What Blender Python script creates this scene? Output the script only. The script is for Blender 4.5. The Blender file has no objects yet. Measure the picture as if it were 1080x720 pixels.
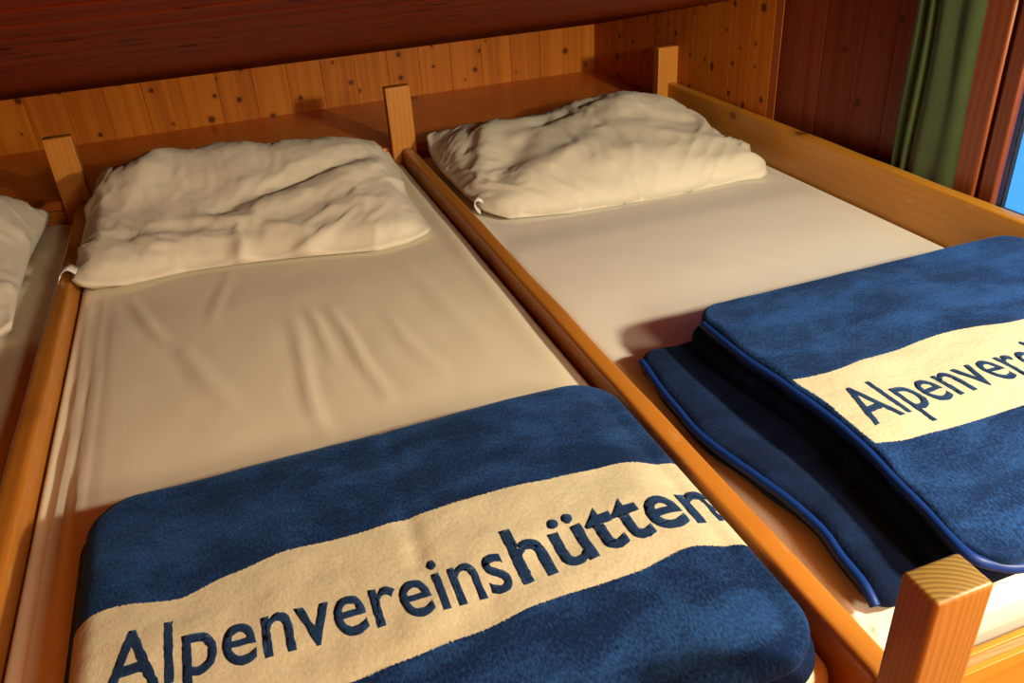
import bpy, bmesh, math, random
from mathutils import Vector, Matrix, noise
from mathutils.bvhtree import BVHTree

# folds of the two pillowcases: second differences of x, y, z on a grid, in quarter millimetres
PILLOW_DATA = {
'A': (83, 63, [
-1494,72,38,37,37,37,37,37,38,37,38,38,38,38,38,38,38,38,38,38,38,38,38,38,38,38,38,38,39,38,38,38,39,38,38,38,39,38,38,38,38,37,38,38,37,38,37,38,38,
37,38,38,37,38,37,37,37,37,37,38,37,37,37,37,37,37,38,37,38,38,38,38,39,38,38,37,35,35,34,35,35,35,68,2,-40,33,0,2,2,0,1,0,-2,1,0,1,0,-4,1,2,1,1,1,1,
-2,-8,1,3,3,2,2,0,1,1,2,0,-1,-4,-9,2,11,0,-2,-4,0,0,1,2,1,1,-2,-8,-4,0,3,0,8,-3,-1,0,1,0,-1,1,1,0,2,1,0,0,-2,-4,0,0,1,-5,-4,0,1,0,1,2,1,0,33,-29,2,2,
-30,30,-1,-1,0,0,-1,3,-3,0,-1,0,2,0,-1,0,0,0,-3,1,6,-3,-1,-2,1,0,0,0,-2,1,1,0,-2,8,-4,0,-5,1,3,0,0,-1,0,0,1,2,5,3,-1,-6,-1,1,2,-1,-4,-1,0,0,0,-1,1,0,
-1,0,1,-2,4,-4,1,-2,1,2,-3,-1,0,0,2,-3,33,-30,0,2,2,0,-27,26,-1,0,-1,1,-3,2,0,1,0,0,0,0,0,-1,-4,1,2,-1,1,2,-3,0,-1,1,-2,3,0,-1,2,4,-2,0,-2,-1,-1,0,1,
0,0,0,0,-1,0,3,1,3,4,-5,-1,-3,1,3,-4,-1,0,-1,0,0,0,1,0,-2,6,-7,4,-1,0,4,-2,-1,0,0,0,-2,26,-28,-1,3,2,1,1,-1,-23,23,-1,0,-4,3,1,0,-4,0,4,0,-1,-1,-1,1,
-1,-1,-1,5,-5,3,-1,1,-1,1,0,-1,1,-1,2,2,3,-5,2,-3,1,-1,0,0,0,0,0,-1,0,0,1,-3,7,-1,2,-5,0,4,-3,-2,0,0,-1,0,0,1,-2,0,3,0,-2,1,0,-3,2,1,-3,2,20,-19,-3,1,
2,2,1,-1,2,-2,-23,22,-3,3,0,0,-3,4,2,-2,-2,1,-6,1,1,2,-3,6,-4,2,0,1,-1,-1,1,0,-1,-1,1,0,0,-3,5,-7,6,0,0,-1,0,1,-1,1,1,-2,0,-1,4,-5,1,2,6,-4,-2,3,-1,
-2,-1,1,-1,0,-1,2,-4,3,1,2,-2,0,6,-5,-3,1,18,-16,-6,2,0,2,2,6,-1,-1,-5,3,-21,18,1,-1,0,3,-1,-4,2,0,-7,5,0,0,0,3,-1,1,0,-1,-2,1,-1,0,-1,2,-2,-2,-1,1,4,
-4,5,-1,-1,2,0,-1,-1,1,0,-2,2,-1,-1,-3,5,-3,1,0,6,-1,-1,1,-1,-1,-2,1,0,1,-4,3,0,-1,0,3,-3,2,5,-4,19,-23,1,3,-5,1,1,2,-1,2,-4,5,-2,1,-12,10,0,0,1,-2,2,
-4,-4,4,1,1,1,1,-2,-4,2,0,1,1,-2,2,0,0,-2,1,2,1,0,-4,-6,8,0,-1,0,0,-1,1,-2,-1,1,0,2,1,0,-1,1,-3,1,-1,5,0,1,-1,1,-1,-3,1,-2,5,-4,1,-1,0,0,3,-2,1,18,
-23,6,-8,3,2,-2,1,2,3,-1,2,0,2,-1,-2,-9,6,0,-1,-1,-2,3,5,-4,1,-1,1,-8,2,4,-1,-1,0,0,1,0,-3,1,0,1,0,1,1,-3,1,-1,1,2,-2,-2,3,-4,2,1,0,0,0,-2,3,0,-2,1,
-1,0,-1,4,0,4,-5,3,-1,-3,1,-1,1,0,1,1,-3,0,1,8,-13,6,-12,7,-6,3,5,1,2,3,0,1,-1,-3,2,0,-2,-4,5,-7,3,3,-2,-5,6,0,1,-8,7,0,0,-2,0,1,0,0,-1,1,-3,2,0,0,0,
1,-2,5,-2,0,-3,1,2,-3,3,-1,-1,1,-2,0,2,-1,1,0,-1,-1,0,1,-1,2,-1,7,-6,3,-1,0,-1,0,-1,0,0,2,-3,3,-6,3,-4,11,-13,0,3,1,2,2,2,-4,2,0,-1,0,1,1,0,-14,12,1,
-4,-3,6,1,0,-7,5,-1,1,0,0,0,-1,0,0,-2,1,3,-4,0,0,1,-1,9,-8,1,0,3,-3,0,1,-1,0,0,0,1,-1,-1,1,0,0,2,-1,0,-2,1,-1,1,0,6,-6,3,-1,1,1,-2,0,-1,0,4,-6,0,-3,6,
-7,13,0,-11,2,1,2,0,1,-1,-4,3,0,-1,-1,-7,10,-3,-3,1,5,0,-1,-5,2,2,2,-1,-1,-2,2,0,-1,0,1,0,-3,2,0,1,-4,1,-1,3,0,-1,-1,3,0,-3,1,0,1,0,1,1,-2,-1,1,-1,1,
2,0,-3,0,0,1,-1,0,6,-5,2,-1,-2,1,1,0,0,-1,2,-3,2,-4,7,-11,6,7,-6,0,2,-2,1,-6,5,1,-3,-1,-2,7,0,-7,4,5,-2,-1,-1,-2,3,-1,0,0,-3,3,-1,0,0,0,2,0,2,-3,0,-1,
0,-2,-1,2,1,0,1,0,-3,3,0,0,-1,-1,1,0,1,-1,0,-1,0,0,1,3,-5,2,0,0,0,0,4,-4,2,4,-1,-5,0,1,-1,1,2,-5,4,-5,9,-14,3,4,0,2,-27,7,5,1,-2,-1,3,5,3,-5,7,1,1,1,
0,-5,4,-1,2,-1,-1,4,0,-3,1,0,-1,1,1,0,3,-7,-1,2,1,0,-1,-1,1,1,-2,3,-1,-1,0,1,0,-3,1,0,1,0,-1,0,0,0,0,5,-6,0,1,0,0,1,3,-3,0,0,3,-3,0,0,1,-3,6,-8,4,-1,
-2,2,3,-2,2,15,-1,1,-4,-5,5,-3,1,-7,3,-1,0,-3,0,-8,4,0,2,0,-2,2,0,-1,2,0,-2,1,-1,-1,-1,-1,7,-4,0,-1,-1,0,1,0,-1,0,1,0,1,-1,0,1,0,-1,0,0,0,-1,0,0,0,0,
-1,6,-4,-1,0,0,0,0,2,0,-2,-1,4,-1,0,-1,-1,-1,8,-10,-2,16,-14,1,3,2,6,-1,-1,-3,6,-2,-1,0,-1,2,-3,-2,-6,-2,6,0,1,0,-3,3,0,-1,0,1,-1,0,-1,0,1,1,0,-2,5,
-2,-2,0,0,-1,1,0,-1,1,1,-1,1,-2,0,1,0,0,0,-1,0,0,1,-1,1,-1,0,0,0,0,0,-1,1,-3,-1,5,2,-1,-4,0,1,5,-4,-1,10,-1,-10,13,-10,-1,1,5,-1,-4,6,-3,-1,-1,-3,5,
-3,0,-4,1,0,1,0,1,-2,3,-1,0,1,0,-1,-2,2,1,-1,-1,2,1,2,-6,3,-4,0,0,2,0,-1,2,-1,1,0,0,1,-1,0,0,0,-1,0,0,0,0,1,-2,0,-1,1,1,0,-1,2,-2,5,-3,-3,1,0,2,-1,0,
0,4,0,-4,3,6,-11,3,-2,0,1,-2,2,-1,-3,1,3,1,-3,-3,-1,1,3,0,2,-2,1,2,0,0,-2,-1,1,0,0,0,-1,1,1,-2,3,-6,6,-3,5,-2,-1,-3,-2,5,2,-4,0,0,1,0,1,-2,1,-1,0,0,0,
0,0,-1,2,1,-4,3,0,-1,1,-1,-2,-1,2,1,-1,0,2,-1,-1,0,0,1,2,-2,-2,6,-5,1,1,0,-3,2,1,-2,0,-2,0,-4,3,1,1,1,3,-5,4,-1,0,0,-1,2,-2,0,1,1,-1,0,-1,0,2,-8,6,-2,
0,1,0,3,1,0,-6,1,5,-3,0,0,0,-1,2,-1,1,0,0,-1,0,-1,1,-1,0,4,-3,0,2,-2,0,4,-6,2,0,0,1,-3,2,-2,0,0,-2,2,-4,1,1,1,3,1,1,3,-2,-8,7,-2,0,-6,5,0,1,1,0,-4,5,
-2,1,-1,-1,1,0,1,-1,0,-1,1,0,-1,0,-6,4,-1,1,2,1,3,-2,-4,0,4,-2,-2,2,0,0,-1,1,1,-1,0,0,0,2,-2,1,-1,0,-1,0,4,-2,-1,1,0,-1,6,-7,1,-1,-1,3,-5,2,-2,-1,1,
-6,4,1,-2,4,3,0,2,0,2,-3,-2,0,2,2,-2,1,0,-1,0,0,-3,3,-2,1,0,1,-1,0,1,-1,0,0,0,0,-4,5,1,1,-3,1,-2,0,-4,4,0,-1,1,1,1,-1,-2,1,0,0,0,0,0,1,-1,0,0,1,-1,0,
0,-1,2,0,-1,0,1,-1,8,-4,-2,-1,-3,5,-6,1,-1,-3,5,-6,0,6,0,1,1,0,4,-9,8,1,-2,-3,2,2,-1,-2,2,-5,0,3,-1,0,0,1,-2,0,1,-1,0,1,0,0,-1,1,0,0,-2,4,-4,2,-1,4,0,
0,-1,-3,1,0,-1,-1,1,-1,1,1,-1,1,-2,0,2,-1,0,2,0,-2,0,-1,0,2,-2,0,1,-1,3,1,0,2,-6,5,-8,1,0,-1,10,-2,-5,2,-2,1,0,-2,1,1,-3,3,1,-1,0,1,1,-7,2,3,-1,0,1,0,
-1,1,0,0,1,-2,0,-1,0,1,0,0,-2,2,-1,2,-1,0,0,0,-2,1,2,-2,0,2,2,-4,2,-2,-1,1,-1,2,0,-1,0,0,0,0,2,-1,-1,0,0,2,-1,-1,0,2,-3,0,1,5,-6,7,-8,3,1,-1,-2,2,0,
-1,1,-1,-3,4,1,-3,0,1,0,1,-2,-3,4,2,-1,0,0,1,-1,1,0,-1,1,-1,0,0,0,0,1,1,-1,1,-1,0,1,0,-1,0,0,2,-1,-1,0,0,0,0,3,-3,1,1,-3,1,1,0,-1,0,0,0,1,-1,1,2,-3,1,
-1,1,0,-1,1,6,-1,-6,1,6,-6,7,-7,0,-1,7,4,-9,0,0,-1,-1,0,1,-1,1,0,0,0,-3,4,2,1,-1,1,0,-1,0,-1,0,1,0,0,0,0,-1,1,-1,2,0,0,-1,0,1,0,2,-3,1,0,0,1,1,-3,1,0,
1,2,-4,0,3,-5,0,1,2,0,0,0,0,1,0,-1,3,-4,1,0,1,0,0,0,-2,5,-4,0,6,-5,6,1,1,0,-3,-3,-2,1,-3,-2,3,-1,1,0,0,-2,-1,5,1,-2,0,2,-1,1,1,-1,0,1,-1,-1,-1,2,0,1,
-1,2,0,-3,1,1,0,0,0,-2,3,0,-1,0,0,0,5,-6,1,-1,0,1,0,0,4,-6,1,-1,1,1,0,1,-2,-1,1,0,3,-1,0,0,-1,0,0,0,-1,2,0,-1,6,-5,1,-2,1,3,7,-9,1,0,-1,3,-5,4,0,-4,4,
0,0,-2,2,0,0,1,-1,-2,3,-1,0,1,0,1,-3,1,1,-1,0,-2,3,-1,0,0,-1,0,2,0,0,-2,1,0,-1,0,7,-7,1,0,2,-2,1,0,4,-6,1,0,-1,0,0,3,-1,0,-1,-1,2,1,0,0,-1,1,5,3,2,-2,
3,-1,10,-9,4,0,2,16,-33,0,0,2,-2,1,4,-7,4,0,1,-2,2,0,-1,0,0,0,1,-2,1,0,0,0,0,2,-1,-2,1,-1,2,-1,1,-2,2,-1,1,0,-1,0,1,-1,1,1,-2,-1,3,-4,-1,2,2,-1,1,0,3,
0,-1,0,0,-5,-1,3,0,1,1,-3,0,1,2,0,-3,-4,-2,-2,3,-6,-1,-2,4,-12,0,2,-1,25,1,0,1,-1,5,-7,4,1,0,-3,3,0,-1,-1,0,0,1,-1,0,0,0,1,-1,0,-2,1,1,0,1,-1,1,-2,1,
-2,3,0,-2,-1,0,4,-2,0,-1,1,0,4,2,0,-5,0,0,0,0,1,0,-4,-2,-1,7,-4,0,1,0,1,2,-1,0,0,0,0,1,-3,1,-2,3,1,-10,4,-2,3,0,-4,9,1,1,1,2,-3,2,5,-2,-6,3,0,-2,1,1,
-1,-1,-1,1,0,0,0,0,-1,1,2,-1,-1,1,-1,1,0,2,0,-1,-3,1,1,-1,0,-1,2,-1,2,0,-2,0,2,0,4,-5,0,0,1,0,0,5,1,0,-12,3,1,1,2,-2,1,0,-1,0,1,-3,1,3,-4,0,0,0,5,-13,
6,2,-5,-6,15,0,4,2,0,-2,6,-8,0,4,-1,-2,1,0,-3,1,-1,1,0,0,1,-1,0,0,0,1,0,0,-1,1,0,-1,0,0,0,0,-1,-1,3,-1,0,0,0,0,0,1,-1,-1,2,0,6,-5,0,-1,0,0,0,0,-1,9,
-1,-8,1,-1,3,-2,0,0,0,0,2,-1,-1,1,0,0,-1,2,8,3,-10,-15,8,5,1,3,2,-1,6,-12,3,1,1,-2,1,2,-6,3,-1,1,0,-1,2,-3,1,0,2,-2,1,0,1,0,-1,0,1,-1,0,0,2,-3,2,-1,0,
0,0,1,-1,0,1,-1,1,-1,0,0,5,-4,-1,1,0,1,1,-1,0,2,7,-10,1,-2,2,0,0,0,-1,0,0,0,1,0,-1,-3,1,7,-7,-14,17,0,1,1,5,2,-1,-6,1,1,0,-1,3,-1,-7,5,0,0,0,0,1,-3,2,
1,0,-2,2,-1,0,1,-1,0,0,0,0,0,2,-1,0,-1,0,0,0,1,-1,0,1,-1,2,-1,0,0,-1,0,1,0,-1,1,-1,0,3,0,0,-1,3,-2,0,-2,0,1,0,1,0,0,-1,1,-1,-3,5,0,-16,2,20,-2,-1,-5,
0,5,-10,-1,3,11,-7,1,1,-2,-4,6,0,1,-1,-1,-1,1,1,0,1,0,-2,0,0,1,-3,2,1,-1,-1,1,2,-4,0,2,1,-1,1,0,-1,0,2,-1,1,-2,0,1,-2,1,1,1,-1,1,-1,0,1,-2,1,0,0,5,-5,
1,1,0,-1,0,0,0,0,1,-2,0,4,-3,0,1,9,-14,-7,1,11,1,3,-4,8,1,-12,6,0,-5,-1,7,0,0,-3,1,-1,1,-1,3,-1,1,-3,6,-4,-1,0,0,0,-1,1,1,0,-1,1,-2,2,0,0,0,-1,1,1,-1,
-1,0,2,-1,0,-1,0,-1,2,0,-1,1,1,-1,2,-1,1,-2,0,6,-5,0,-1,1,0,0,1,0,-3,1,1,-1,2,-1,13,-13,14,-3,-13,2,1,-1,3,3,-7,3,4,-1,-3,1,0,0,-3,2,-1,1,-1,1,0,4,-6,
3,-1,-1,2,-1,2,-1,0,0,0,-1,0,1,0,-1,-1,2,-1,1,0,-1,0,1,1,-2,1,-1,3,-2,0,-3,2,1,0,0,0,0,1,-2,2,-1,0,5,-3,1,-2,0,0,1,1,-1,1,-1,1,0,1,-2,9,-5,-3,-2,1,0,
-4,6,0,-3,5,0,-2,1,1,0,-4,2,0,-2,2,1,-1,-1,0,0,1,-1,3,-1,0,-3,1,2,-1,0,1,-1,0,0,0,0,0,1,0,-1,1,0,1,-4,2,1,0,1,-2,-1,2,1,-2,1,-1,1,0,-1,1,0,1,-3,1,4,
-3,2,0,-1,1,1,2,-3,1,0,0,-4,2,3,-15,5,8,-1,1,-15,10,3,-2,6,-6,0,4,1,-4,5,-2,-2,4,-2,0,1,-1,0,0,0,-2,4,-1,-1,3,-2,-1,1,0,0,0,1,-1,1,0,0,0,0,-1,0,0,0,1,
0,-1,1,-1,0,0,0,0,2,-2,1,-1,1,0,0,-1,0,1,-1,0,2,-1,2,2,-1,1,-5,3,1,1,-3,5,1,-14,16,0,-5,-2,1,-32,11,2,4,-1,9,-3,2,2,2,-3,7,-2,1,2,-1,0,1,-4,5,-2,1,0,
0,0,-2,2,0,0,0,0,1,-1,1,-1,1,0,-1,0,1,-1,0,0,1,-1,0,0,1,0,2,0,-2,0,0,-1,1,-1,1,-2,1,0,2,-1,-1,2,1,-2,-1,2,0,7,-5,1,0,5,-2,-12,11,1,-4,2,-4,-1,28,-14,
-1,2,-2,-3,7,-8,-1,-4,3,-8,4,1,1,-4,0,-2,3,-2,2,0,0,-1,1,0,0,0,0,-1,0,1,1,0,0,-1,-1,1,0,1,0,0,-1,-1,1,1,-2,0,2,0,1,0,0,0,0,0,0,-3,3,1,-2,0,0,1,0,-2,1,
1,0,-5,2,8,-2,2,-8,-2,11,3,-7,9,-6,-3,-2,15,-2,-13,19,-17,2,-1,-2,0,3,-2,6,-6,0,0,0,-1,3,-3,1,-1,2,0,-1,0,1,-1,1,-2,2,-1,-1,1,2,-1,0,2,-2,0,0,1,-1,1,
0,0,-1,1,-2,2,0,-1,2,-1,0,1,-1,0,1,0,-2,2,-1,1,0,-1,2,0,0,-3,1,1,-2,5,-1,-2,5,1,-7,6,2,-6,0,-1,8,-5,-5,-5,26,-22,-1,13,-10,2,0,0,0,0,-4,3,1,-1,2,0,-1,
1,-1,-1,1,0,1,-1,1,-1,0,1,-1,1,1,1,-2,1,0,-1,0,1,-1,0,0,1,-1,1,0,-1,0,0,1,0,-2,1,0,2,-1,1,-1,1,0,-1,1,0,0,-1,1,-1,1,2,-9,-1,11,0,-8,3,4,0,-2,2,-2,3,
-2,0,-3,2,15,-12,-1,9,-12,3,0,-1,1,-1,1,0,0,0,-1,1,0,-1,1,0,1,0,0,0,0,-1,0,1,0,0,0,0,2,-1,0,-1,0,-1,4,-3,0,2,-1,-1,1,0,-1,1,0,2,-1,0,-2,1,0,1,0,0,1,
-2,0,0,-3,2,4,-1,-1,-1,4,-4,1,5,-6,-4,6,-3,4,-2,2,-4,5,-5,1,-4,7,0,-2,1,-1,1,1,-2,7,-6,2,-2,0,0,1,-4,2,1,1,1,0,-1,1,1,-1,-2,1,1,-1,0,2,-3,2,0,1,-1,1,
-1,0,1,0,0,-1,0,1,1,-2,1,0,0,1,0,-1,1,0,-1,0,0,3,-2,0,2,-4,0,1,-6,10,-2,1,-9,6,5,-6,2,0,1,-1,0,9,-12,1,-1,0,3,-1,0,1,-1,-4,7,-2,0,1,0,1,-2,1,-1,3,-5,
6,-4,1,0,1,0,0,0,0,-1,0,1,0,0,1,-2,1,-1,2,-2,1,1,-1,1,-1,2,-1,0,0,-1,0,0,1,0,0,0,0,0,1,0,0,0,0,0,-1,1,0,-6,7,-2,1,-6,9,-4,1,0,0,-1,3,-2,1,1,13,-16,-3,
1,2,2,-1,0,1,2,-1,-2,0,5,-3,4,-4,-1,0,1,-1,0,1,0,-1,0,1,-3,4,0,0,-1,1,0,0,0,0,0,1,-2,2,-3,5,-4,0,1,0,-2,1,0,1,0,1,1,-3,2,1,-1,-1,-1,0,1,-1,2,-4,2,1,0,
3,0,-1,-7,10,-8,2,2,6,-9,3,0,-1,-6,14,1,-4,-15,6,2,0,-1,3,-1,-1,3,-2,0,-2,5,-8,7,0,-1,0,2,0,1,-2,2,-1,-1,0,-2,2,1,-1,0,0,0,0,1,-1,0,1,-4,3,-2,5,-4,3,
-2,3,-4,1,1,0,0,0,-1,0,0,1,-1,1,0,-1,0,0,1,0,0,-1,2,-2,-5,7,-8,5,2,0,-9,7,4,0,-2,9,-25,1,27,-13,-3,1,0,0,6,-2,3,-5,7,-8,4,-1,1,0,-2,2,-1,3,-2,-2,3,-1,
0,-1,1,0,0,-1,2,-1,1,-2,1,-1,1,-1,1,1,0,-2,0,0,0,2,0,-1,0,-1,0,0,1,1,0,0,-3,2,0,0,0,0,0,1,2,-2,1,-1,-5,7,-4,0,4,-1,-10,16,-7,2,-1,-2,1,-2,7,-19,21,
-11,2,0,4,0,-2,1,3,-6,7,-5,0,0,0,1,-1,0,-1,1,1,-1,1,0,0,0,0,0,1,-1,0,-1,1,0,0,0,1,-2,3,-2,0,0,0,1,0,-2,0,0,2,0,0,-2,2,-1,-2,2,0,0,1,-1,0,-2,4,-1,1,1,
-5,7,-3,1,2,2,-4,3,1,-19,25,-11,-1,-2,12,-20,19,-19,9,-1,0,-2,2,1,1,-2,6,-6,6,-6,6,-3,1,-1,0,0,-1,2,-2,0,1,0,0,-1,0,-1,1,1,0,1,-3,2,0,-1,1,-2,2,-1,0,
1,0,0,0,1,-1,-1,1,-1,-2,2,1,-1,1,0,-1,0,1,0,2,-3,1,2,-5,6,-1,1,-5,9,-2,-10,13,-9,8,1,-6,-2,0,-5,15,-18,25,-13,-5,-1,0,1,6,-7,4,1,0,-2,0,-2,2,1,1,-1,0,
0,-3,3,-1,0,1,0,0,1,0,-2,0,0,-1,2,-1,0,1,1,-1,0,0,0,2,-3,1,0,0,0,1,-1,0,2,-3,1,0,0,0,0,0,0,0,1,-1,0,-4,6,1,0,-6,11,0,-13,15,-3,-10,21,-25,9,-2,-2,0,
-3,16,-18,24,-12,-3,0,-2,1,0,0,0,1,0,4,0,-4,-2,1,1,0,0,0,0,-1,1,0,0,0,-1,1,-2,1,2,-3,1,1,0,-1,0,2,0,0,0,-3,2,-1,1,1,0,-1,0,0,0,0,0,3,-1,-1,0,-1,0,1,
-2,3,-6,5,0,1,-7,10,0,-6,6,1,-9,20,-24,10,-1,-1,-4,5,-7,3,5,-6,16,-6,0,-5,-2,1,2,-2,4,-3,-1,0,5,-4,0,0,0,-1,3,-3,1,-1,-1,0,2,0,0,-1,0,1,-1,1,-1,1,0,0,
2,-4,3,-1,-1,0,0,1,1,-1,0,0,1,-1,1,0,-3,1,0,2,0,1,-2,1,-2,3,0,0,-10,14,-1,-6,-5,10,2,8,-25,19,-6,0,-2,-3,-2,10,-13,14,2,-7,10,3,-6,-8,2,-2,2,-4,3,0,
-1,1,2,-1,0,-2,1,-2,2,0,-1,1,1,0,1,-5,3,0,0,3,-2,0,-1,1,1,-3,2,0,-5,5,-1,1,-1,0,1,1,0,-2,2,0,-4,4,0,1,-1,0,-3,1,-1,1,2,0,-6,9,-4,-6,2,9,1,-5,-15,23,
-12,5,1,-1,-3,7,-9,6,-5,5,6,-6,3,10,-9,-3,-1,-1,2,-1,0,0,-1,1,0,0,-1,0,2,-2,1,1,-1,0,-1,-1,3,-3,1,-1,2,1,1,0,0,-5,3,0,-5,6,-1,-3,-1,4,4,-3,-1,0,1,-1,
-4,3,1,-1,0,0,-2,3,0,0,1,1,-5,5,0,-12,7,8,2,-6,-11,19,-6,4,-5,0,-2,-1,3,0,4,-8,-3,0,9,-3,1,15,-13,-2,0,0,0,-4,3,1,0,0,-1,0,0,0,0,0,0,0,0,2,0,0,-2,-1,
1,0,0,0,-1,0,2,-1,0,2,-2,-3,3,1,-2,1,2,0,-2,0,0,4,-2,0,-1,0,0,1,-1,1,-1,1,-4,3,1,-10,11,-1,-5,3,-7,14,-4,-9,7,2,0,-2,-6,4,2,1,-2,-2,7,-2,0,0,-1,17,
-18,1,2,-2,2,-1,-2,1,0,0,2,0,-3,2,-1,0,1,0,-1,0,1,-2,2,-1,0,1,-2,1,0,0,1,-3,2,1,1,-1,0,2,-2,0,-1,2,-1,-1,1,3,-3,-1,0,-1,2,0,-1,2,-4,3,2,-9,9,-1,-1,-9,
-7,21,-2,-9,13,-7,5,-3,-1,5,-19,12,-5,8,5,-4,-3,0,0,2,0,21,-21,-5,3,2,0,1,1,-2,1,1,-1,3,-3,0,0,1,-1,1,0,-7,9,-7,3,0,-2,1,0,0,1,-3,2,1,-2,2,0,-1,1,3,0,
1,-6,-1,1,0,1,-3,3,0,2,-1,-4,0,1,3,1,-8,7,0,0,-8,9,2,-17,15,5,1,-2,2,-5,-2,-1,7,-22,2,17,-4,0,3,-3,0,1,2,-2,21,-10,-9,0,0,-1,0,2,-1,0,0,1,0,1,-1,0,1,
-1,0,4,-5,1,-2,0,1,0,0,0,-3,2,1,-2,2,-1,1,0,0,1,1,-1,-3,1,0,0,-1,2,0,1,-1,-4,5,0,0,0,-8,6,1,0,-5,8,-1,-7,6,-19,25,0,6,-8,-3,-2,-3,-2,16,7,-14,-3,-3,1,
3,-2,0,-1,2,-2,16,-1,-11,-1,1,-1,0,0,1,0,-2,3,-1,1,-1,0,0,-2,2,-2,7,-5,-1,0,0,0,-3,3,0,-2,1,0,0,0,0,2,0,-2,-1,0,1,-1,1,-3,3,0,0,-3,5,-1,1,-1,-5,3,2,
-1,-3,6,0,-6,6,-1,3,-18,20,-8,9,-5,-1,-7,5,19,-9,-8,5,0,-8,0,3,-1,0,-1,2,-2,11,4,-13,0,1,1,0,-1,0,2,-1,1,0,0,0,-1,1,-1,3,-3,2,1,-1,-1,-4,2,1,-2,1,-1,
-1,1,0,1,0,0,-4,-1,8,-5,1,-3,2,0,1,-2,3,0,0,0,-3,2,0,-1,-1,5,0,-3,5,-1,-5,1,0,-33,39,0,-2,-2,-2,22,-20,0,5,-4,-6,4,1,-1,1,0,1,-2,0,-1,7,9,-13,0,0,1,0,
1,-1,1,0,1,0,-1,1,-1,-4,-2,3,6,-2,-5,0,3,1,-1,3,1,1,0,-3,-1,-1,0,-1,-2,-2,-2,4,-1,3,1,-1,0,1,1,-1,1,-1,4,2,-2,-5,3,-1,0,3,-1,1,1,-6,-3,10,-32,29,-1,
-1,27,-30,-4,-1,-2,1,5,2,-2,0,-2,-1,-1,-1,0,-1,0,3,12,-1,-1,-1,0,-1,0,-2,-1,-1,0,1,-1,2,6,5,-6,-6,1,6,0,1,0,0,-2,0,0,1,3,0,0,-6,-5,7,5,3,1,0,-1,-1,0,
-2,0,-1,0,-2,0,-1,0,4,5,-1,-2,-1,-2,0,-1,2,5,0,-1,-2,-36,28,7294,-38,-2,-2,-2,-2,-2,-2,-2,-2,6,7,7,6,7,7,7,7,6,7,7,7,6,7,5,-5,-6,-5,-6,-5,-6,-5,-6,-5,
-5,-6,-5,-6,-5,-7,-9,-9,-8,-9,-9,-9,-8,-9,-9,-8,-9,-9,-8,-10,-11,-11,-10,-11,-10,-11,-11,-10,-11,-10,-11,-11,-10,-11,-1,6,5,6,5,6,5,9,17,17,17,16,17,
17,70,34,42,-37,2,3,1,1,0,3,0,0,1,0,-1,-2,-3,-1,1,2,3,1,-2,0,-4,-4,2,3,-1,-2,-3,3,4,2,0,-2,-11,-26,23,8,8,2,-1,-1,0,3,2,-1,0,-4,-8,-26,7,-8,29,10,2,0,
0,-1,-1,-2,-2,0,-1,1,1,2,3,1,1,0,-2,0,0,1,-1,-2,-3,-2,-1,0,44,-54,34,2,38,-33,-3,1,2,-2,4,-6,4,-4,4,0,-1,0,-2,-2,0,-3,9,-1,-2,2,-21,-5,7,6,4,6,-5,2,5,
0,0,3,1,-2,1,0,-2,0,-1,1,1,2,2,0,-2,-1,4,4,0,-16,-7,0,11,4,0,0,-1,3,1,1,-2,-1,2,0,-4,7,-1,-6,5,-7,5,2,-2,0,-3,3,38,-43,-3,34,1,2,28,-27,3,-7,5,-9,11,
-9,6,-5,4,1,-8,3,2,-5,11,-4,4,1,-28,11,16,1,0,0,-9,6,0,-2,2,0,1,3,-4,1,-1,0,0,1,-2,0,0,-1,2,4,2,1,-4,6,-1,-5,-1,-13,10,4,-3,3,-4,5,1,2,-1,-6,7,-5,-6,
0,10,-11,13,-9,-1,1,0,3,36,-39,1,-3,34,1,-1,-1,27,-21,-4,-3,8,-10,7,-2,5,-1,-14,8,3,-8,12,-2,4,0,-29,17,13,-5,-2,-2,3,2,1,-2,0,1,1,1,1,-2,-2,1,0,-1,
-3,4,-1,0,1,-4,1,1,7,-4,5,-2,0,-1,4,-16,5,6,-5,6,-5,4,0,3,-1,-3,2,-2,4,-7,2,3,3,-2,2,-3,33,-38,2,-1,-2,34,1,-4,4,2,7,-6,3,-11,9,-2,3,-9,-5,15,-5,-5,
13,-1,-1,-12,-19,23,9,-2,-8,0,5,-6,9,-4,-5,2,3,0,1,-1,4,0,-4,0,-2,1,1,1,0,2,2,-4,-1,3,4,-14,5,6,-2,0,7,-14,3,7,-7,7,-4,1,-2,6,-9,7,0,-4,7,1,-12,11,-2,
-1,28,-33,4,-2,-1,-1,34,-4,5,1,-10,9,16,-21,8,1,1,-3,-2,7,-4,0,5,-11,1,-15,-2,18,4,0,0,-4,3,-3,-3,-5,2,6,5,-9,1,1,6,1,-1,-6,1,5,0,-6,5,1,-2,-2,5,-2,0,
-7,8,1,-4,2,2,-2,8,-12,1,10,-8,7,0,1,-7,5,2,-1,-1,-6,6,1,-11,10,17,-20,-1,-3,3,0,-1,34,0,0,-6,6,3,-7,15,-4,-2,0,-8,8,-2,-8,12,-13,2,-7,8,4,2,0,0,-12,
11,-2,-6,5,1,2,1,-9,6,2,2,1,-1,-4,0,2,0,0,0,0,-5,-1,2,-3,4,0,7,-1,-4,5,0,-3,2,-2,7,-9,-2,11,-7,3,-2,6,-4,-2,4,1,1,-6,3,1,7,-8,-4,3,-2,-2,0,0,34,1,-5,
3,3,-2,0,4,1,-1,-7,6,1,-10,11,-2,-3,5,-1,-2,-3,2,-5,-4,12,-3,-5,4,2,0,0,-5,5,0,0,0,3,-2,-4,7,-3,-2,-2,5,-8,3,1,1,1,3,1,0,0,-3,0,3,0,-2,3,-2,5,-6,-5,
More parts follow.
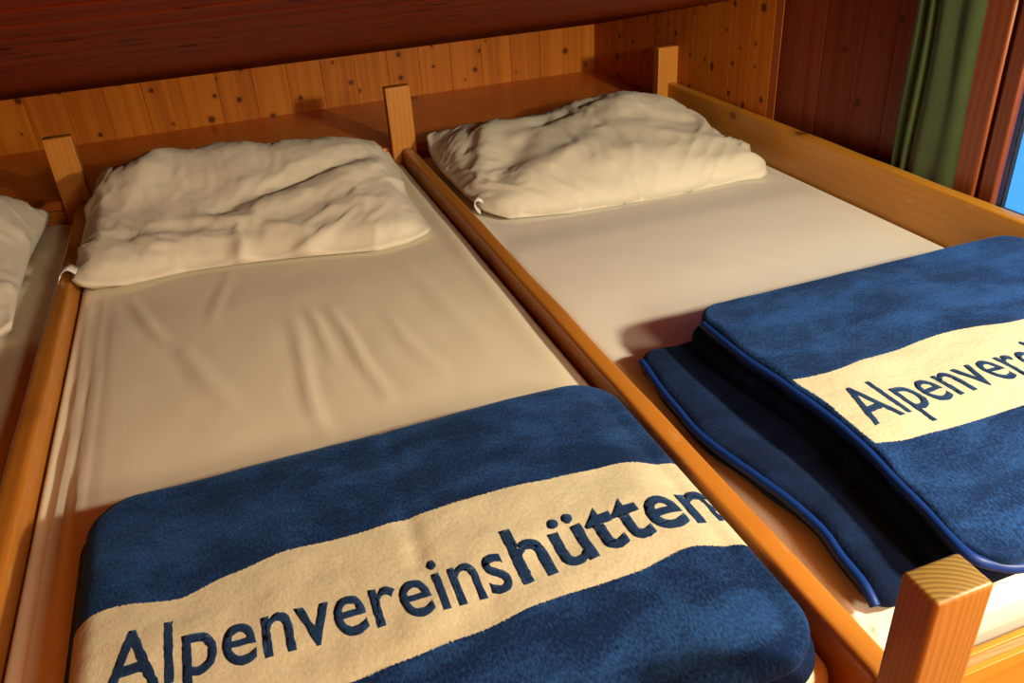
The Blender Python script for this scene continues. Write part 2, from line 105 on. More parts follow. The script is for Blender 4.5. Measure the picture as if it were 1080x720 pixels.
12,-5,0,2,1,-2,-5,1,5,1,-4,12,-8,-9,8,-3,1,-4,-5,5,34,-1,1,0,2,-6,6,1,-2,-4,5,1,-8,8,2,-14,13,-2,-1,-2,0,-1,1,5,0,-1,0,0,-1,1,-6,2,-2,0,2,4,1,-11,13,
-3,-5,4,3,-6,4,-1,1,0,0,0,4,-3,3,-1,-4,3,1,0,-1,4,-2,2,-4,-8,13,-1,-7,7,-1,0,-3,-5,7,13,-12,-7,6,-10,8,0,-1,-2,0,34,0,-4,6,-6,6,1,-5,4,0,-1,-4,4,1,
-10,11,-2,0,-2,-4,7,-6,7,0,0,-1,0,0,0,-4,3,0,-1,1,1,-2,7,-6,-1,1,4,-9,5,3,-3,1,0,1,1,-1,2,2,0,0,0,-5,-4,7,2,-3,3,1,1,-3,-9,11,1,-8,8,-1,1,-1,1,-4,-1,
3,-7,6,-8,-1,7,0,-1,34,-1,0,-2,5,-2,-3,4,-5,3,1,0,0,-5,6,0,1,-3,-8,9,-2,4,-1,0,2,0,-1,-2,0,1,0,2,-1,1,-8,4,1,2,-2,-4,-1,5,-1,4,0,0,-1,0,1,1,1,0,1,-1,
1,1,1,-8,4,1,4,-2,-2,3,-2,-7,9,-1,0,-1,3,7,-7,-8,5,-3,3,-5,3,0,-5,4,-1,34,-4,2,2,-2,1,2,-6,5,1,-3,0,2,2,2,-1,-2,-8,11,-3,0,0,-1,2,0,0,0,0,1,1,2,-8,7,
-4,0,-4,1,3,-7,3,4,0,3,-1,-2,0,1,-4,1,3,4,-1,1,-1,0,0,1,1,-6,3,-2,6,0,-5,7,-2,-5,8,-11,10,-1,-4,1,3,-8,5,-3,3,-5,3,0,-1,-1,34,1,7,-1,0,-2,-7,7,1,-5,1,
3,-2,2,0,-1,-11,9,-2,2,-1,-1,1,-3,4,2,0,-3,6,3,-1,3,-14,-1,2,3,2,-1,-2,1,0,1,-3,3,2,-1,-2,-1,4,0,2,-1,1,-2,0,0,1,-1,0,0,0,-4,2,2,-5,11,-2,0,-1,-4,6,
-1,-1,-5,5,-6,4,-3,1,0,-2,-3,3,33,6,0,0,-3,-4,6,1,-5,2,2,-1,0,-1,0,-14,15,0,2,-2,2,0,-2,5,-2,1,-5,2,-2,-6,-3,0,9,-2,1,-1,2,-1,1,-1,1,1,0,0,-3,3,1,0,0,
-2,1,1,2,-1,1,-1,0,0,1,-1,2,1,0,1,-1,-8,11,-2,-1,1,-10,2,2,2,1,1,-5,4,0,-6,3,-1,1,34,1,-2,-2,-1,6,0,0,1,0,-3,3,1,-9,-6,19,1,-3,-1,5,-3,-5,4,-4,-3,1,
-2,1,-5,4,2,3,-4,6,-4,4,-1,-1,0,1,0,1,-1,0,2,-5,5,1,1,3,-1,-2,-3,1,-1,2,-1,0,-2,2,0,0,0,0,-1,4,-11,-2,10,-4,5,0,-1,1,-3,2,0,-5,0,4,-3,2,-2,35,-4,3,-3,
5,-1,1,1,2,-4,5,1,-8,2,9,0,-8,2,4,-8,-3,3,-2,2,2,-7,5,2,-1,1,1,1,2,-6,5,0,-2,0,0,0,0,1,1,-3,4,0,-6,10,-8,-1,5,-2,3,-1,-1,-1,3,-2,1,1,-1,1,-1,-1,2,-4,
5,-1,-1,0,0,0,1,0,-1,-2,0,1,0,-3,2,0,-2,34,2,-1,0,0,0,1,-3,-1,6,2,-10,3,8,-1,-4,-2,2,-4,3,3,-3,3,-2,0,-1,2,-2,1,0,-1,2,-7,7,-1,-6,7,-2,2,-2,2,-1,1,0,
-1,3,1,-7,10,1,-8,0,0,1,4,-2,0,3,-2,-5,6,0,0,1,-1,0,-1,1,0,1,-2,-1,1,0,0,0,-1,-1,1,0,-2,1,-2,34,1,-3,4,0,-1,0,-1,3,0,-9,3,6,1,-2,-7,7,1,-1,1,-5,4,0,1,
-1,1,0,0,-2,1,-2,-5,7,-1,-2,2,1,1,-2,2,-2,1,1,1,-1,1,1,0,-1,-2,5,-1,-5,-1,-2,10,-3,-7,2,8,-7,5,3,-3,0,1,-2,2,1,-3,-1,4,-3,1,0,-2,2,-1,0,-1,0,0,-1,34,
-2,3,-2,-2,5,-2,0,-1,-3,2,5,0,-1,-7,6,2,-1,-2,-3,4,1,-1,0,-1,4,0,-1,-2,-1,2,2,0,-5,3,1,-4,4,0,-1,1,0,0,0,1,0,-2,2,-3,4,-4,3,3,0,-1,-8,9,-1,2,-2,4,-7,
-1,8,-1,-2,-1,0,1,2,-1,-6,5,-2,1,1,-3,3,-2,0,-1,0,-2,34,-3,3,2,-1,-2,0,2,1,-2,2,1,0,-4,1,3,-2,-2,1,3,0,-2,1,-3,3,2,-3,3,-1,1,-1,-7,-2,7,0,2,0,-2,2,0,
0,1,-1,-1,1,0,1,1,-1,-1,2,0,0,1,-1,1,-8,13,-7,-4,5,4,0,-8,4,1,1,0,-4,3,-1,3,-7,6,-2,1,1,-4,2,-1,-1,0,-1,34,0,-2,0,4,0,-1,1,-1,2,-1,1,-2,-6,8,-1,-1,0,
2,-1,-1,2,-4,4,0,-4,3,0,2,-1,-3,4,2,-6,6,-2,0,0,-2,0,-1,2,0,1,0,0,0,0,0,0,1,0,-1,-1,2,1,1,-5,8,-3,-9,6,0,5,-6,-1,0,0,6,-5,1,-3,6,-7,7,-1,0,0,-5,1,2,
-2,0,34,1,0,-1,1,-2,3,0,-4,4,2,-1,-10,11,-2,0,-1,1,1,-2,3,-3,3,-4,1,-1,1,1,0,2,-1,2,-1,0,-1,-5,2,1,3,-3,0,3,0,0,-2,-1,5,-3,2,-1,1,0,0,0,0,0,1,1,-3,6,
0,-10,6,-3,7,-1,2,-1,-8,6,-1,0,-6,6,-6,6,-3,0,0,0,-1,0,0,34,1,-1,2,0,0,1,-4,2,1,2,-13,12,-2,2,-2,1,2,-3,3,-3,3,-1,-1,0,-1,1,-2,3,-1,0,0,1,-1,-2,7,-9,
-2,0,11,0,-8,5,-1,1,1,-5,7,-4,-1,3,0,0,-1,2,-1,0,0,1,-1,1,4,-7,4,-5,8,-4,5,0,-12,3,5,0,-6,4,-7,7,-1,1,-4,-6,7,0,34,2,-1,0,0,0,-1,2,3,0,-13,12,-1,-2,1,
1,1,-1,-1,1,-1,0,0,1,-1,0,0,-1,2,-2,0,-2,3,2,-2,-1,6,-4,-2,1,4,1,-12,9,-1,-1,1,-5,9,0,-8,8,-1,0,-1,1,0,0,0,1,1,-3,4,-4,3,-6,4,-5,2,3,2,-6,5,-1,-6,5,
-6,-2,-3,-1,4,2,3,35,0,0,1,-1,0,0,2,-6,-4,11,-1,-6,6,-1,0,0,1,0,1,1,-5,-1,6,-2,0,-1,1,-3,-3,6,1,-6,7,1,-1,-4,4,3,-11,4,-1,7,-16,12,-4,4,-1,-3,2,4,-7,
9,-2,1,0,0,0,0,-1,-1,2,0,1,0,1,1,-2,1,-1,-1,2,-3,0,2,-7,4,0,0,-1,-4,-6,9,34,1,0,0,-1,2,0,-6,4,3,1,-8,8,-1,-1,1,0,-5,4,0,-2,5,-1,-7,5,1,-3,-4,2,5,-1,0,
0,1,-3,-1,4,1,0,-1,-5,3,4,-2,-11,16,-6,3,-2,2,-1,0,-5,9,-1,0,-2,-1,0,2,0,0,-2,0,3,1,-1,0,-1,2,-3,-2,-1,6,-3,4,-8,6,1,1,-1,-11,5,34,2,0,-1,0,1,-5,4,2,
2,-8,6,-4,2,-2,2,0,0,3,-3,1,-3,4,-1,-4,4,-5,5,1,0,-3,-3,8,-3,0,2,1,0,-2,0,-1,1,-4,11,-9,-2,12,-1,-1,-3,-1,0,-2,-6,0,1,3,1,5,-3,3,0,-1,1,-4,0,0,3,1,2,
2,2,1,-8,7,1,0,-2,5,0,-2,2,-15,34,1,0,-1,2,-3,2,3,-1,-7,8,2,-3,0,0,-2,0,-1,0,-1,1,0,1,1,1,-8,9,0,-2,0,3,-2,-1,-5,7,0,-4,-2,0,7,-1,-1,2,0,6,-16,-6,3,
12,1,1,-1,0,0,0,3,1,0,-4,3,-1,-1,0,0,1,0,0,1,-1,0,-1,1,-2,2,-4,-3,10,-4,1,-6,3,0,-2,34,1,0,1,-1,1,4,-3,-6,7,2,-4,2,-2,-7,1,4,0,-1,1,1,0,0,0,0,-1,1,-1,
4,0,-1,3,-11,10,-6,3,1,-2,4,-3,1,1,-2,-2,5,5,-6,1,-13,12,1,-5,3,1,1,-4,-3,-1,12,0,-4,0,0,1,1,0,0,0,0,0,0,-2,3,-1,-2,1,-6,8,-3,-1,1,-4,2,34,1,1,0,-2,5,
-8,-1,7,2,-5,2,5,-13,6,4,-3,0,0,-1,0,1,1,1,-2,-1,0,2,-2,-1,4,1,-1,-1,0,-1,-3,5,-1,2,0,1,-1,-1,-1,5,1,-4,1,-14,13,4,-10,3,-1,-3,9,-2,-8,-1,13,-2,1,-3,
2,1,-2,0,1,1,-1,0,0,0,0,-1,-2,-7,-4,12,-4,3,-1,34,1,1,0,2,-10,5,7,1,-7,3,4,-12,7,4,-4,-5,9,-6,5,0,0,-6,5,-3,2,-3,2,-4,3,0,3,0,-1,2,-8,9,-1,-7,1,5,-3,
1,3,-2,1,3,1,1,1,-17,13,1,-6,0,3,-9,16,-5,1,-10,9,0,2,-4,0,5,1,-1,-2,0,-2,-1,1,1,-3,1,-1,2,-4,3,0,-2,34,3,0,0,-3,1,0,2,-4,7,-1,-10,8,2,-5,2,-1,-3,8,
-3,-3,-3,7,-3,-5,10,-4,-1,0,2,1,-1,1,-3,3,-1,1,-3,5,0,-4,1,2,-3,3,-4,1,2,-2,5,4,-16,14,5,2,2,0,-22,0,-1,4,8,-2,0,3,0,-3,-1,1,0,1,1,-3,3,-2,0,-2,-1,1,
-6,0,0,5,34,2,-9,-1,5,7,-2,-4,7,-4,-7,8,2,2,1,-9,8,-3,-2,-1,-4,2,2,-3,4,-3,9,-8,5,1,-5,0,4,2,-8,7,0,0,1,-3,2,0,-3,3,-3,4,-1,-1,-1,1,2,3,-11,0,1,0,3,
17,-1,-1,-5,-17,14,-2,-2,0,1,1,-1,1,-3,2,0,-1,0,-1,1,0,-6,5,-3,-1,2,35,-2,-2,5,0,-5,5,2,-10,-2,12,1,0,-5,2,1,-1,3,-8,2,0,4,-9,10,-1,-1,1,2,1,-6,4,1,
-1,-1,0,3,-2,0,-1,2,-4,1,1,1,2,-4,4,-2,0,0,-2,3,1,-1,0,0,0,-7,3,2,9,1,-19,13,-4,4,0,0,0,-2,0,3,-2,0,-2,1,-3,-2,3,-4,2,2,-1,34,-2,1,3,-3,2,2,-2,-2,2,2,
0,-4,4,-1,1,0,-2,3,-9,10,-3,-1,0,0,0,-3,8,-5,3,0,0,-1,0,0,1,-4,4,0,-3,1,2,0,-1,-2,5,-6,5,1,-7,7,-4,4,1,0,1,-2,0,1,3,-10,1,7,-12,14,-7,5,0,-2,0,1,-4,5,
-5,2,-1,0,1,-4,2,0,0,-1,34,-4,2,2,-2,4,1,-3,1,3,0,-5,3,2,-3,4,-4,0,2,0,0,-3,4,-4,3,-3,4,-5,2,0,-1,2,0,1,-1,1,1,-2,0,0,2,-1,0,-4,6,-4,2,0,2,-2,0,3,-1,
-3,2,2,2,-1,2,-6,4,1,4,-1,-11,11,-8,2,3,-3,-3,3,-2,3,-2,2,-4,0,2,-4,2,1,-1,34,-11,10,2,0,3,-5,-1,4,5,-8,5,-1,-4,6,-4,3,-1,0,1,0,1,1,-7,3,-1,-2,4,0,-2,
-1,2,0,-1,0,-3,5,1,-4,2,1,0,0,2,-1,1,1,-5,5,-1,-1,-2,1,6,-3,-1,2,0,-1,1,2,-1,0,2,-1,-3,4,-6,-2,3,-5,6,0,-1,0,-2,3,-2,-4,4,-1,0,0,34,5,6,-2,1,-5,6,-2,
-1,0,-2,-5,4,-2,-3,3,-3,2,0,5,-6,2,-1,-1,0,1,1,-2,0,-1,4,-2,0,0,0,2,-5,2,4,0,-4,4,2,-2,-2,2,-3,5,-1,1,-5,7,-2,1,-1,0,-4,3,-2,4,-4,2,-3,2,5,-8,0,4,3,
-2,0,-8,7,-1,1,-6,3,-2,3,0,-1,0,-1,34,4,-9,9,0,0,-4,5,-1,-1,-2,2,-5,3,1,1,0,0,1,-3,2,-1,0,-1,1,1,0,-2,2,0,1,-5,4,-1,1,1,-1,2,0,-3,4,-5,2,2,2,-2,2,1,
-3,2,-1,0,0,-4,5,-4,4,-2,2,-4,2,2,0,-1,-2,3,2,1,-3,-3,10,-2,-9,2,-8,8,-2,2,-1,-1,0,1,-2,34,-3,1,-14,14,2,2,-1,0,-1,2,-2,1,1,0,0,1,-1,-3,4,-2,2,-2,1,0,
1,-1,0,-1,3,-3,-1,4,-2,1,0,1,-3,2,0,0,2,-4,3,1,-2,3,0,-3,2,2,-4,2,1,-5,4,0,0,0,0,2,-2,2,0,0,1,-4,0,1,6,-1,-4,2,-10,9,0,-3,-2,2,0,-1,0,-1,34,-2,2,0,-8,
3,1,-3,7,-3,5,0,0,1,0,-1,0,-1,1,-1,0,1,-1,1,1,0,0,-1,1,0,-4,5,-2,-2,4,-4,3,-2,1,1,0,-3,5,-1,0,2,-3,0,0,1,1,0,1,-1,0,0,-1,2,-3,4,-3,2,-2,2,1,-1,2,-1,1,
-1,1,-3,-4,8,0,-6,0,4,-1,-2,-1,1,-2,34,0,0,1,0,0,-2,2,-1,-1,0,3,0,0,0,0,0,0,0,0,2,-5,1,3,-1,0,-1,0,0,0,0,1,-1,1,1,1,-1,0,-3,4,-3,4,-4,4,-4,2,1,-3,3,1,
0,-1,1,-1,2,-2,1,0,1,0,1,-1,1,-1,-1,2,0,0,1,-1,-4,3,1,1,-5,4,-1,-5,4,0,-1,-1,-1,34,0,1,-1,1,0,-2,3,0,0,0,-1,1,0,-1,-1,2,0,-1,2,-1,2,2,-2,-2,1,-3,2,0,
-3,3,0,-1,1,1,-2,-1,3,1,-1,0,1,0,-2,2,0,0,0,1,-1,0,1,-1,1,0,1,0,0,0,-1,1,0,1,0,0,-1,1,1,-2,1,0,1,-1,-3,2,-1,2,-2,-3,3,-1,0,-2,34,1,-3,3,0,0,0,0,1,-1,
1,-1,1,-1,2,-1,0,0,1,-3,2,1,-2,1,-2,1,1,0,0,0,1,-1,0,1,-1,0,1,0,0,-1,2,-2,2,0,0,0,-1,1,0,0,0,1,0,0,1,0,-1,0,1,0,0,1,-1,0,1,0,0,0,0,0,-2,1,0,1,-1,0,-4,
3,-1,0,0,-1,0,35,0,0,-5,5,0,1,0,-1,1,0,0,-2,1,1,0,-2,2,-2,2,0,0,-1,1,0,0,0,0,-1,2,-3,3,0,0,0,0,0,-1,0,1,0,0,0,1,-1,0,2,0,0,-1,1,0,0,1,-1,0,1,-1,1,0,1,
-2,-1,1,1,1,-1,0,2,-3,3,-3,1,0,-1,-2,1,1,-1,-3,3,0,-2,34,-3,2,-1,1,0,2,0,1,0,0,0,1,-1,0,1,0,-6,5,-1,0,-2,3,0,0,0,-2,2,-2,2,0,-1,1,0,0,1,-1,1,0,0,0,1,
0,-2,2,-1,1,-3,3,1,-3,3,0,0,0,1,0,0,0,0,0,-1,2,0,0,-1,1,1,-2,2,-3,2,0,-3,1,-1,2,0,-1,-2,1,-2,0,34,-6,1,3,-2,5,1,0,1,-1,-3,3,-2,2,-3,4,0,-1,0,-3,3,1,
-3,2,-1,0,1,-1,1,0,0,0,-1,1,0,0,1,1,0,-1,0,0,1,0,0,-1,0,1,1,0,-1,1,0,-2,1,0,1,1,0,1,-3,3,0,0,-1,1,1,-1,1,-1,1,-1,-3,2,0,-1,1,-1,-3,2,0,-1,0,34,0,1,-3,
2,-2,5,-2,-2,5,-5,3,-1,-1,3,-4,3,1,0,-1,-1,0,2,-4,3,-1,1,0,0,0,0,0,0,-2,2,0,2,0,0,-1,1,-2,2,0,0,0,0,0,-2,4,-1,0,0,1,0,0,-1,0,1,-2,1,1,-1,1,1,0,-2,3,0,
0,0,-4,3,-1,0,0,0,-1,-1,1,-7,-5,9,34,1,-5,6,-7,7,-1,-2,2,2,0,-1,1,-1,-5,5,-8,8,-6,6,-6,5,0,-2,0,1,-2,2,0,0,0,0,0,1,-2,3,-2,0,-4,4,0,0,0,0,1,1,0,1,-1,
2,1,-1,-4,0,0,3,-1,3,0,-1,1,0,1,0,0,0,0,-2,3,0,-4,4,-1,0,-3,5,-2,-5,3,-1,1,-2,0,34,1,1,-6,5,-12,9,7,-2,-1,1,-4,4,-2,-2,0,0,1,2,-2,3,-6,3,2,-3,-2,4,-1,
1,0,-1,0,1,-3,3,1,-1,-2,1,1,-2,3,-1,0,1,0,1,0,0,0,2,-2,0,0,1,0,1,-3,2,1,2,-1,-2,-1,2,1,1,0,0,-4,4,0,-1,-5,7,-1,-7,5,0,-4,-3,-4,9,34,1,0,1,-6,4,-13,11,
4,-4,6,-3,1,0,-1,-1,4,-12,0,6,3,2,-2,-1,1,0,0,-1,2,-2,0,0,0,-1,2,1,-2,-4,4,-2,4,-4,3,2,0,0,0,-2,2,1,1,-1,-1,1,0,-3,4,0,0,2,-3,2,-1,2,-4,-1,5,3,-9,8,0,
-2,-6,7,-1,-4,2,1,-2,-3,-6,7,0,34,1,-1,2,-1,-1,1,-13,8,3,-1,4,0,-3,5,-8,6,0,1,-11,5,-2,2,-1,5,2,-5,5,-1,-6,6,-3,-3,4,1,1,-2,0,-2,1,2,0,2,1,-4,4,-2,0,
3,-2,1,-1,0,-1,0,2,0,2,0,-2,5,-4,3,1,1,-2,0,-3,4,0,1,-6,5,0,-5,-3,5,0,-1,-9,9,-1,-1,34,1,1,-3,3,-5,-1,5,-9,-7,16,1,-1,2,-6,8,-3,1,0,-4,0,-1,-3,8,-4,
-3,7,-3,-6,7,-5,0,3,3,-9,9,-1,1,-2,4,-5,3,-1,-3,4,0,-5,9,-1,-2,3,-2,1,-1,0,1,0,1,-5,6,1,1,0,-1,-4,6,-7,1,6,-1,-9,10,1,-13,2,8,0,-4,-11,11,-2,1,-1,34,
2,-2,2,-1,2,-3,-5,5,5,-20,19,-5,2,1,0,-9,8,-1,-1,-2,1,2,1,-7,7,-6,2,3,1,-1,1,1,-1,-1,-2,3,3,2,-2,1,0,-9,4,3,-9,9,1,-7,1,8,-5,7,0,0,-1,-2,-4,4,3,-6,0,
4,-6,9,-3,0,4,0,-10,12,-3,-12,14,-1,0,-5,-11,11,0,-1,-1,-1,34,0,0,1,-3,4,1,0,0,0,4,-24,24,-6,0,-1,-1,4,-6,1,1,0,1,-1,2,-2,-1,-2,5,0,1,-4,-1,3,1,6,-13,
2,-1,1,-3,6,1,4,-4,1,6,-12,6,3,6,-5,-6,5,-8,5,4,2,-1,0,-2,0,0,2,-1,2,0,2,-9,13,-4,-13,14,-1,6,-12,-7,11,-2,-7,6,0,-1,34,-1,2,-1,-1,1,3,5,-14,2,2,11,
-30,29,-1,-6,-3,-1,-4,9,-3,2,2,-5,-6,6,5,1,0,-3,2,3,0,-4,0,1,-4,-3,5,-6,3,1,3,0,-6,14,-10,1,6,0,-10,10,-5,-6,3,1,4,3,3,-5,-1,5,-6,8,-1,-4,3,-10,14,-4,
-14,17,-3,-2,-13,11,3,-2,-7,8,-4,2,-3,35,-9,9,-1,3,-3,13,-17,12,-3,-1,-7,11,-32,28,-13,13,-5,4,-9,-2,11,-4,-6,9,-12,8,-7,-1,1,0,-2,-1,15,7,-12,4,4,-8,
4,-1,0,2,-11,16,-6,-3,6,0,-6,8,-10,11,1,-4,3,-10,0,8,-6,11,-4,6,-3,-14,0,3,14,-5,-14,19,-5,-2,-12,15,2,0,-8,2,1,-1,-1,-1,34,-1,-9,17,1,15,-16,0,-9,11,
-4,0,-7,11,-32,35,-19,4,-3,10,0,-10,4,0,0,1,-1,6,-4,2,0,0,-3,-7,16,2,-4,-6,2,-1,1,0,-9,13,-6,-6,8,7,-3,1,1,-4,-3,6,-3,-1,-2,7,-4,2,4,2,-4,-11,14,3,1,
-8,-15,22,-5,-2,-10,15,-4,-12,14,8,-11,-1,-1,-1,-2,34,2,1,-14,35,-28,5,12,-2,-12,8,-5,5,-7,10,-27,32,-22,9,-9,4,5,-3,3,-6,9,-12,7,6,-3,-3,-3,13,-6,1,
9,-5,-2,-1,-1,6,-14,10,-2,-11,10,5,0,-1,6,-3,1,0,-7,0,-12,15,-3,-10,15,-6,-1,-8,16,0,-2,-6,-12,23,-8,-2,-5,15,-4,-11,13,-4,1,20,-26,-6,4,1,34,6,-6,30,
-38,17,-17,-4,20,0,-12,8,-6,6,-3,8,-21,30,-19,4,-5,-4,0,5,3,-5,4,-7,3,-1,0,12,-6,5,-5,14,-2,3,-2,-1,-12,6,2,-11,15,1,-1,-1,3,0,2,-1,-13,-2,9,-7,-1,
-10,15,-8,-1,-5,16,-7,-5,5,-8,20,-23,10,-1,13,-5,-6,12,-6,-13,1,9,15,-15,-1,-2,34,1,39,-37,1,-7,13,8,-22,1,4,-5,4,-1,3,1,6,-11,26,-10,-2,-3,-4,-4,1,1,
-2,1,-3,4,5,-1,7,4,3,0,3,-8,-8,-2,6,3,-4,5,-6,-3,-1,6,2,4,5,-11,-3,-1,-2,6,-12,7,-7,-1,0,6,-6,1,5,-2,12,-9,14,-12,3,-5,2,5,-5,-1,10,-3,-12,13,24,-39,
2,34,43,-33,5,3,2,1,-3,9,1,2,1,1,1,0,-1,0,-1,-7,14,0,0,1,1,2,0,2,-1,-1,-1,1,-3,-7,-12,-17,-31,26,13,14,5,2,0,0,2,-1,-3,-5,-13,-8,-9,-20,30,18,8,6,5,2,
-2,-4,-2,-1,0,0,0,0,-1,-1,0,-4,-1,-2,-1,-1,1,0,0,-3,1,-1,-4,-3,35,-47,2035,-24,-10,-10,-10,-11,-10,-10,-11,-10,-3,-2,-1,-2,-2,-2,-2,-2,-2,-2,-2,-2,-1,
-2,-2,0,0,0,0,0,0,0,0,0,0,0,0,0,0,0,0,0,0,0,0,0,0,0,0,0,0,0,0,0,0,0,0,0,0,0,0,0,0,0,0,0,0,0,0,0,0,0,0,0,0,0,2,1,2,1,2,1,7,3,21,-12,0,1,4,2,3,16,-7,1,
1,1,9,-19,-6,-1,1,4,6,7,16,-22,-12,-10,0,0,-1,-1,1,4,8,9,10,14,22,15,-7,-10,-18,-20,-7,-6,-2,2,6,5,9,21,14,16,0,1,-19,-20,-14,-7,-3,-4,-6,-5,-3,1,4,4,
3,5,14,-16,2,-1,2,17,-16,-2,-3,-4,-3,-2,2,-1,6,-19,3,3,35,-5,9,1,-3,5,-16,20,-9,7,-7,-4,3,0,6,4,2,4,-12,-2,7,-3,22,2,-2,-4,-5,-11,4,-5,-9,0,4,-11,5,4,
-11,3,11,0,3,0,-2,-4,-4,-9,-13,-2,0,21,6,24,5,0,-13,-7,-2,0,3,-2,-2,-3,-1,3,-8,5,18,-14,-1,8,-29,34,-7,-3,0,-1,1,-13,0,-36,3,3,2,1,33,-2,-7,15,-6,12,
-22,17,-11,6,-10,1,17,-4,0,6,-18,9,-8,-3,29,-5,-22,-4,0,3,16,-12,-4,1,-4,-6,4,0,7,-3,-2,1,4,2,4,0,-1,3,-2,-8,-8,-9,-12,16,-6,32,2,14,-13,-8,1,-5,9,-4,
-1,-3,-3,11,-23,22,11,-2,-19,19,-30,28,1,-2,-4,-8,-3,-23,-8,0,3,2,7,6,8,3,6,4,-22,22,-9,1,-14,1,27,-8,-1,9,-15,3,-10,-2,33,-10,-24,9,2,5,-2,-1,-3,0,
-1,-2,-3,-5,-8,14,1,-4,4,5,7,-6,0,-1,-2,9,1,-1,-8,5,-31,3,-6,31,-8,26,-9,-13,8,-12,13,-4,2,-4,2,2,-5,1,-8,16,-4,-6,-6,4,-9,9,-7,-3,-8,-3,-2,3,4,13,-6,
-7,25,-12,-15,27,-15,3,-10,18,8,-20,12,8,-33,6,9,17,12,-14,-17,6,10,-1,-6,11,-10,7,5,-4,-7,-1,-1,4,-16,-7,15,0,5,1,0,-1,3,-3,-4,8,1,-4,-11,20,-8,-20,
-17,33,-18,32,-4,-19,14,-16,12,1,5,-14,15,-13,0,8,-20,-1,28,-31,15,-1,-9,10,-13,4,-1,-4,3,14,-24,5,30,-14,-14,27,-11,-3,-1,7,4,-16,14,2,-27,34,-2,10,
1,-15,-8,4,-1,6,-4,3,4,6,-2,-6,-9,12,-1,-2,-8,-15,5,12,-1,-10,2,15,-4,-1,6,4,-10,2,-1,6,-11,-10,11,-4,-27,34,-24,35,-1,-23,18,-16,-1,-3,18,-11,-15,1,
11,13,-14,-12,30,-31,24,-10,1,6,-11,1,-3,3,-9,16,13,-11,-12,24,-5,-9,4,-4,14,-19,7,16,-34,37,-4,6,-9,-9,-12,-9,11,25,-14,2,9,-7,-2,-6,-11,22,-11,-14,
0,10,-10,17,0,-6,5,2,3,3,7,2,-3,0,-8,2,-22,9,9,-17,0,14,-25,29,-25,35,3,-26,19,-7,3,-18,12,6,-8,-12,3,17,-8,-18,31,-27,20,-20,15,2,-6,-7,3,4,12,-5,
-13,11,3,-13,18,-5,10,-16,-5,24,-21,8,6,-14,0,3,-24,6,27,7,-25,15,6,-6,-6,-14,1,20,-16,0,5,-2,4,2,11,-15,11,2,3,-12,16,-7,-4,-4,-3,-5,-8,8,-2,14,1,-7,
-8,13,-18,20,-25,34,7,-28,17,-1,-8,-3,7,7,1,-14,-7,16,2,-26,29,-23,16,-23,22,7,-19,3,8,0,-1,-3,14,-18,0,8,13,-14,-14,29,-16,-13,33,-23,9,0,-30,31,0,1,
-20,4,-6,1,6,-2,1,18,-5,3,-1,-2,-9,3,21,-16,9,9,-8,-13,9,-18,8,-6,-3,-8,3,8,6,-11,-2,25,-5,-4,-7,8,-11,14,-26,30,11,-29,2,21,-26,4,5,9,9,-10,-12,3,16,
-26,27,-19,1,-7,-4,9,3,7,9,-14,16,-26,6,16,-21,11,-18,30,-9,-17,36,-21,9,-4,-28,38,-16,14,-19,2,-2,5,0,-6,-10,25,-8,-16,-3,2,7,17,-14,20,3,1,-5,10,
-13,-18,14,-19,-2,3,2,12,-2,-4,2,-4,-7,29,6,-11,-5,7,-5,-1,-24,26,14,-22,-8,24,-23,-2,0,11,16,-7,0,-14,17,-24,23,-1,-24,5,3,3,9,2,5,-27,23,3,-19,20,
-31,24,0,-23,33,-11,2,-7,-21,41,-17,5,-13,-4,-6,13,-7,-6,-5,27,-5,-17,9,6,6,16,-1,-1,-4,2,5,0,-6,-1,-14,-15,3,1,-6,7,-7,17,-3,3,-3,-1,-12,8,27,-6,0,
-8,5,3,-28,21,13,-16,4,3,1,-10,-7,-1,25,-14,7,-17,17,-24,14,7,-14,2,3,13,-2,-23,27,-5,-18,27,-30,13,11,-31,26,-15,3,0,-15,43,-29,-9,0,4,-7,9,-6,3,5,6,
-6,-2,15,19,-4,7,1,1,-2,-11,6,-6,-5,-2,-9,6,4,1,-6,10,-1,-5,-21,16,-7,7,-3,2,-2,-10,27,-1,4,-7,-2,8,-30,20,11,-23,26,-19,11,0,-1,-19,23,-16,10,-15,16,
-24,4,8,-4,3,24,-26,4,0,-17,36,-28,5,16,-31,11,-5,5,1,-8,36,-37,-1,10,1,-6,10,14,-7,1,3,9,-8,-1,4,-8,25,-1,-8,-9,-10,-8,-6,0,3,13,10,-2,-8,1,5,0,-11,
-2,6,-11,8,0,4,-3,1,1,-16,18,8,6,-2,-3,9,-30,16,2,2,10,-18,-2,-1,14,-23,22,-16,11,-2,-2,4,3,-14,3,-11,4,10,-22,36,-17,-5,17,-28,7,6,0,-1,-1,30,-36,0,
15,5,-8,3,10,-12,13,1,9,-2,0,6,0,-5,-24,7,-7,-16,-1,3,10,4,3,3,8,2,7,-7,-1,-1,-2,7,1,-1,-8,-3,-4,4,-5,1,-4,-13,14,-7,2,0,3,25,-23,11,2,-6,16,-3,-4,-9,
-3,-5,15,-18,-6,23,-24,-3,14,3,-11,-6,-2,34,-18,3,2,-5,0,15,-6,3,16,6,-41,0,28,0,-14,11,9,-8,5,1,-4,2,0,6,-9,-8,-11,17,-20,-17,27,-4,-6,3,0,5,3,6,4,
-3,12,-8,-2,2,-6,1,-1,5,-4,1,-11,6,-7,7,-11,0,3,7,-2,8,-17,29,3,-15,7,-12,-14,-1,-1,20,-15,-3,21,-2,-20,15,-17,10,2,-21,8,28,-18,10,-1,0,-9,21,-10,3,
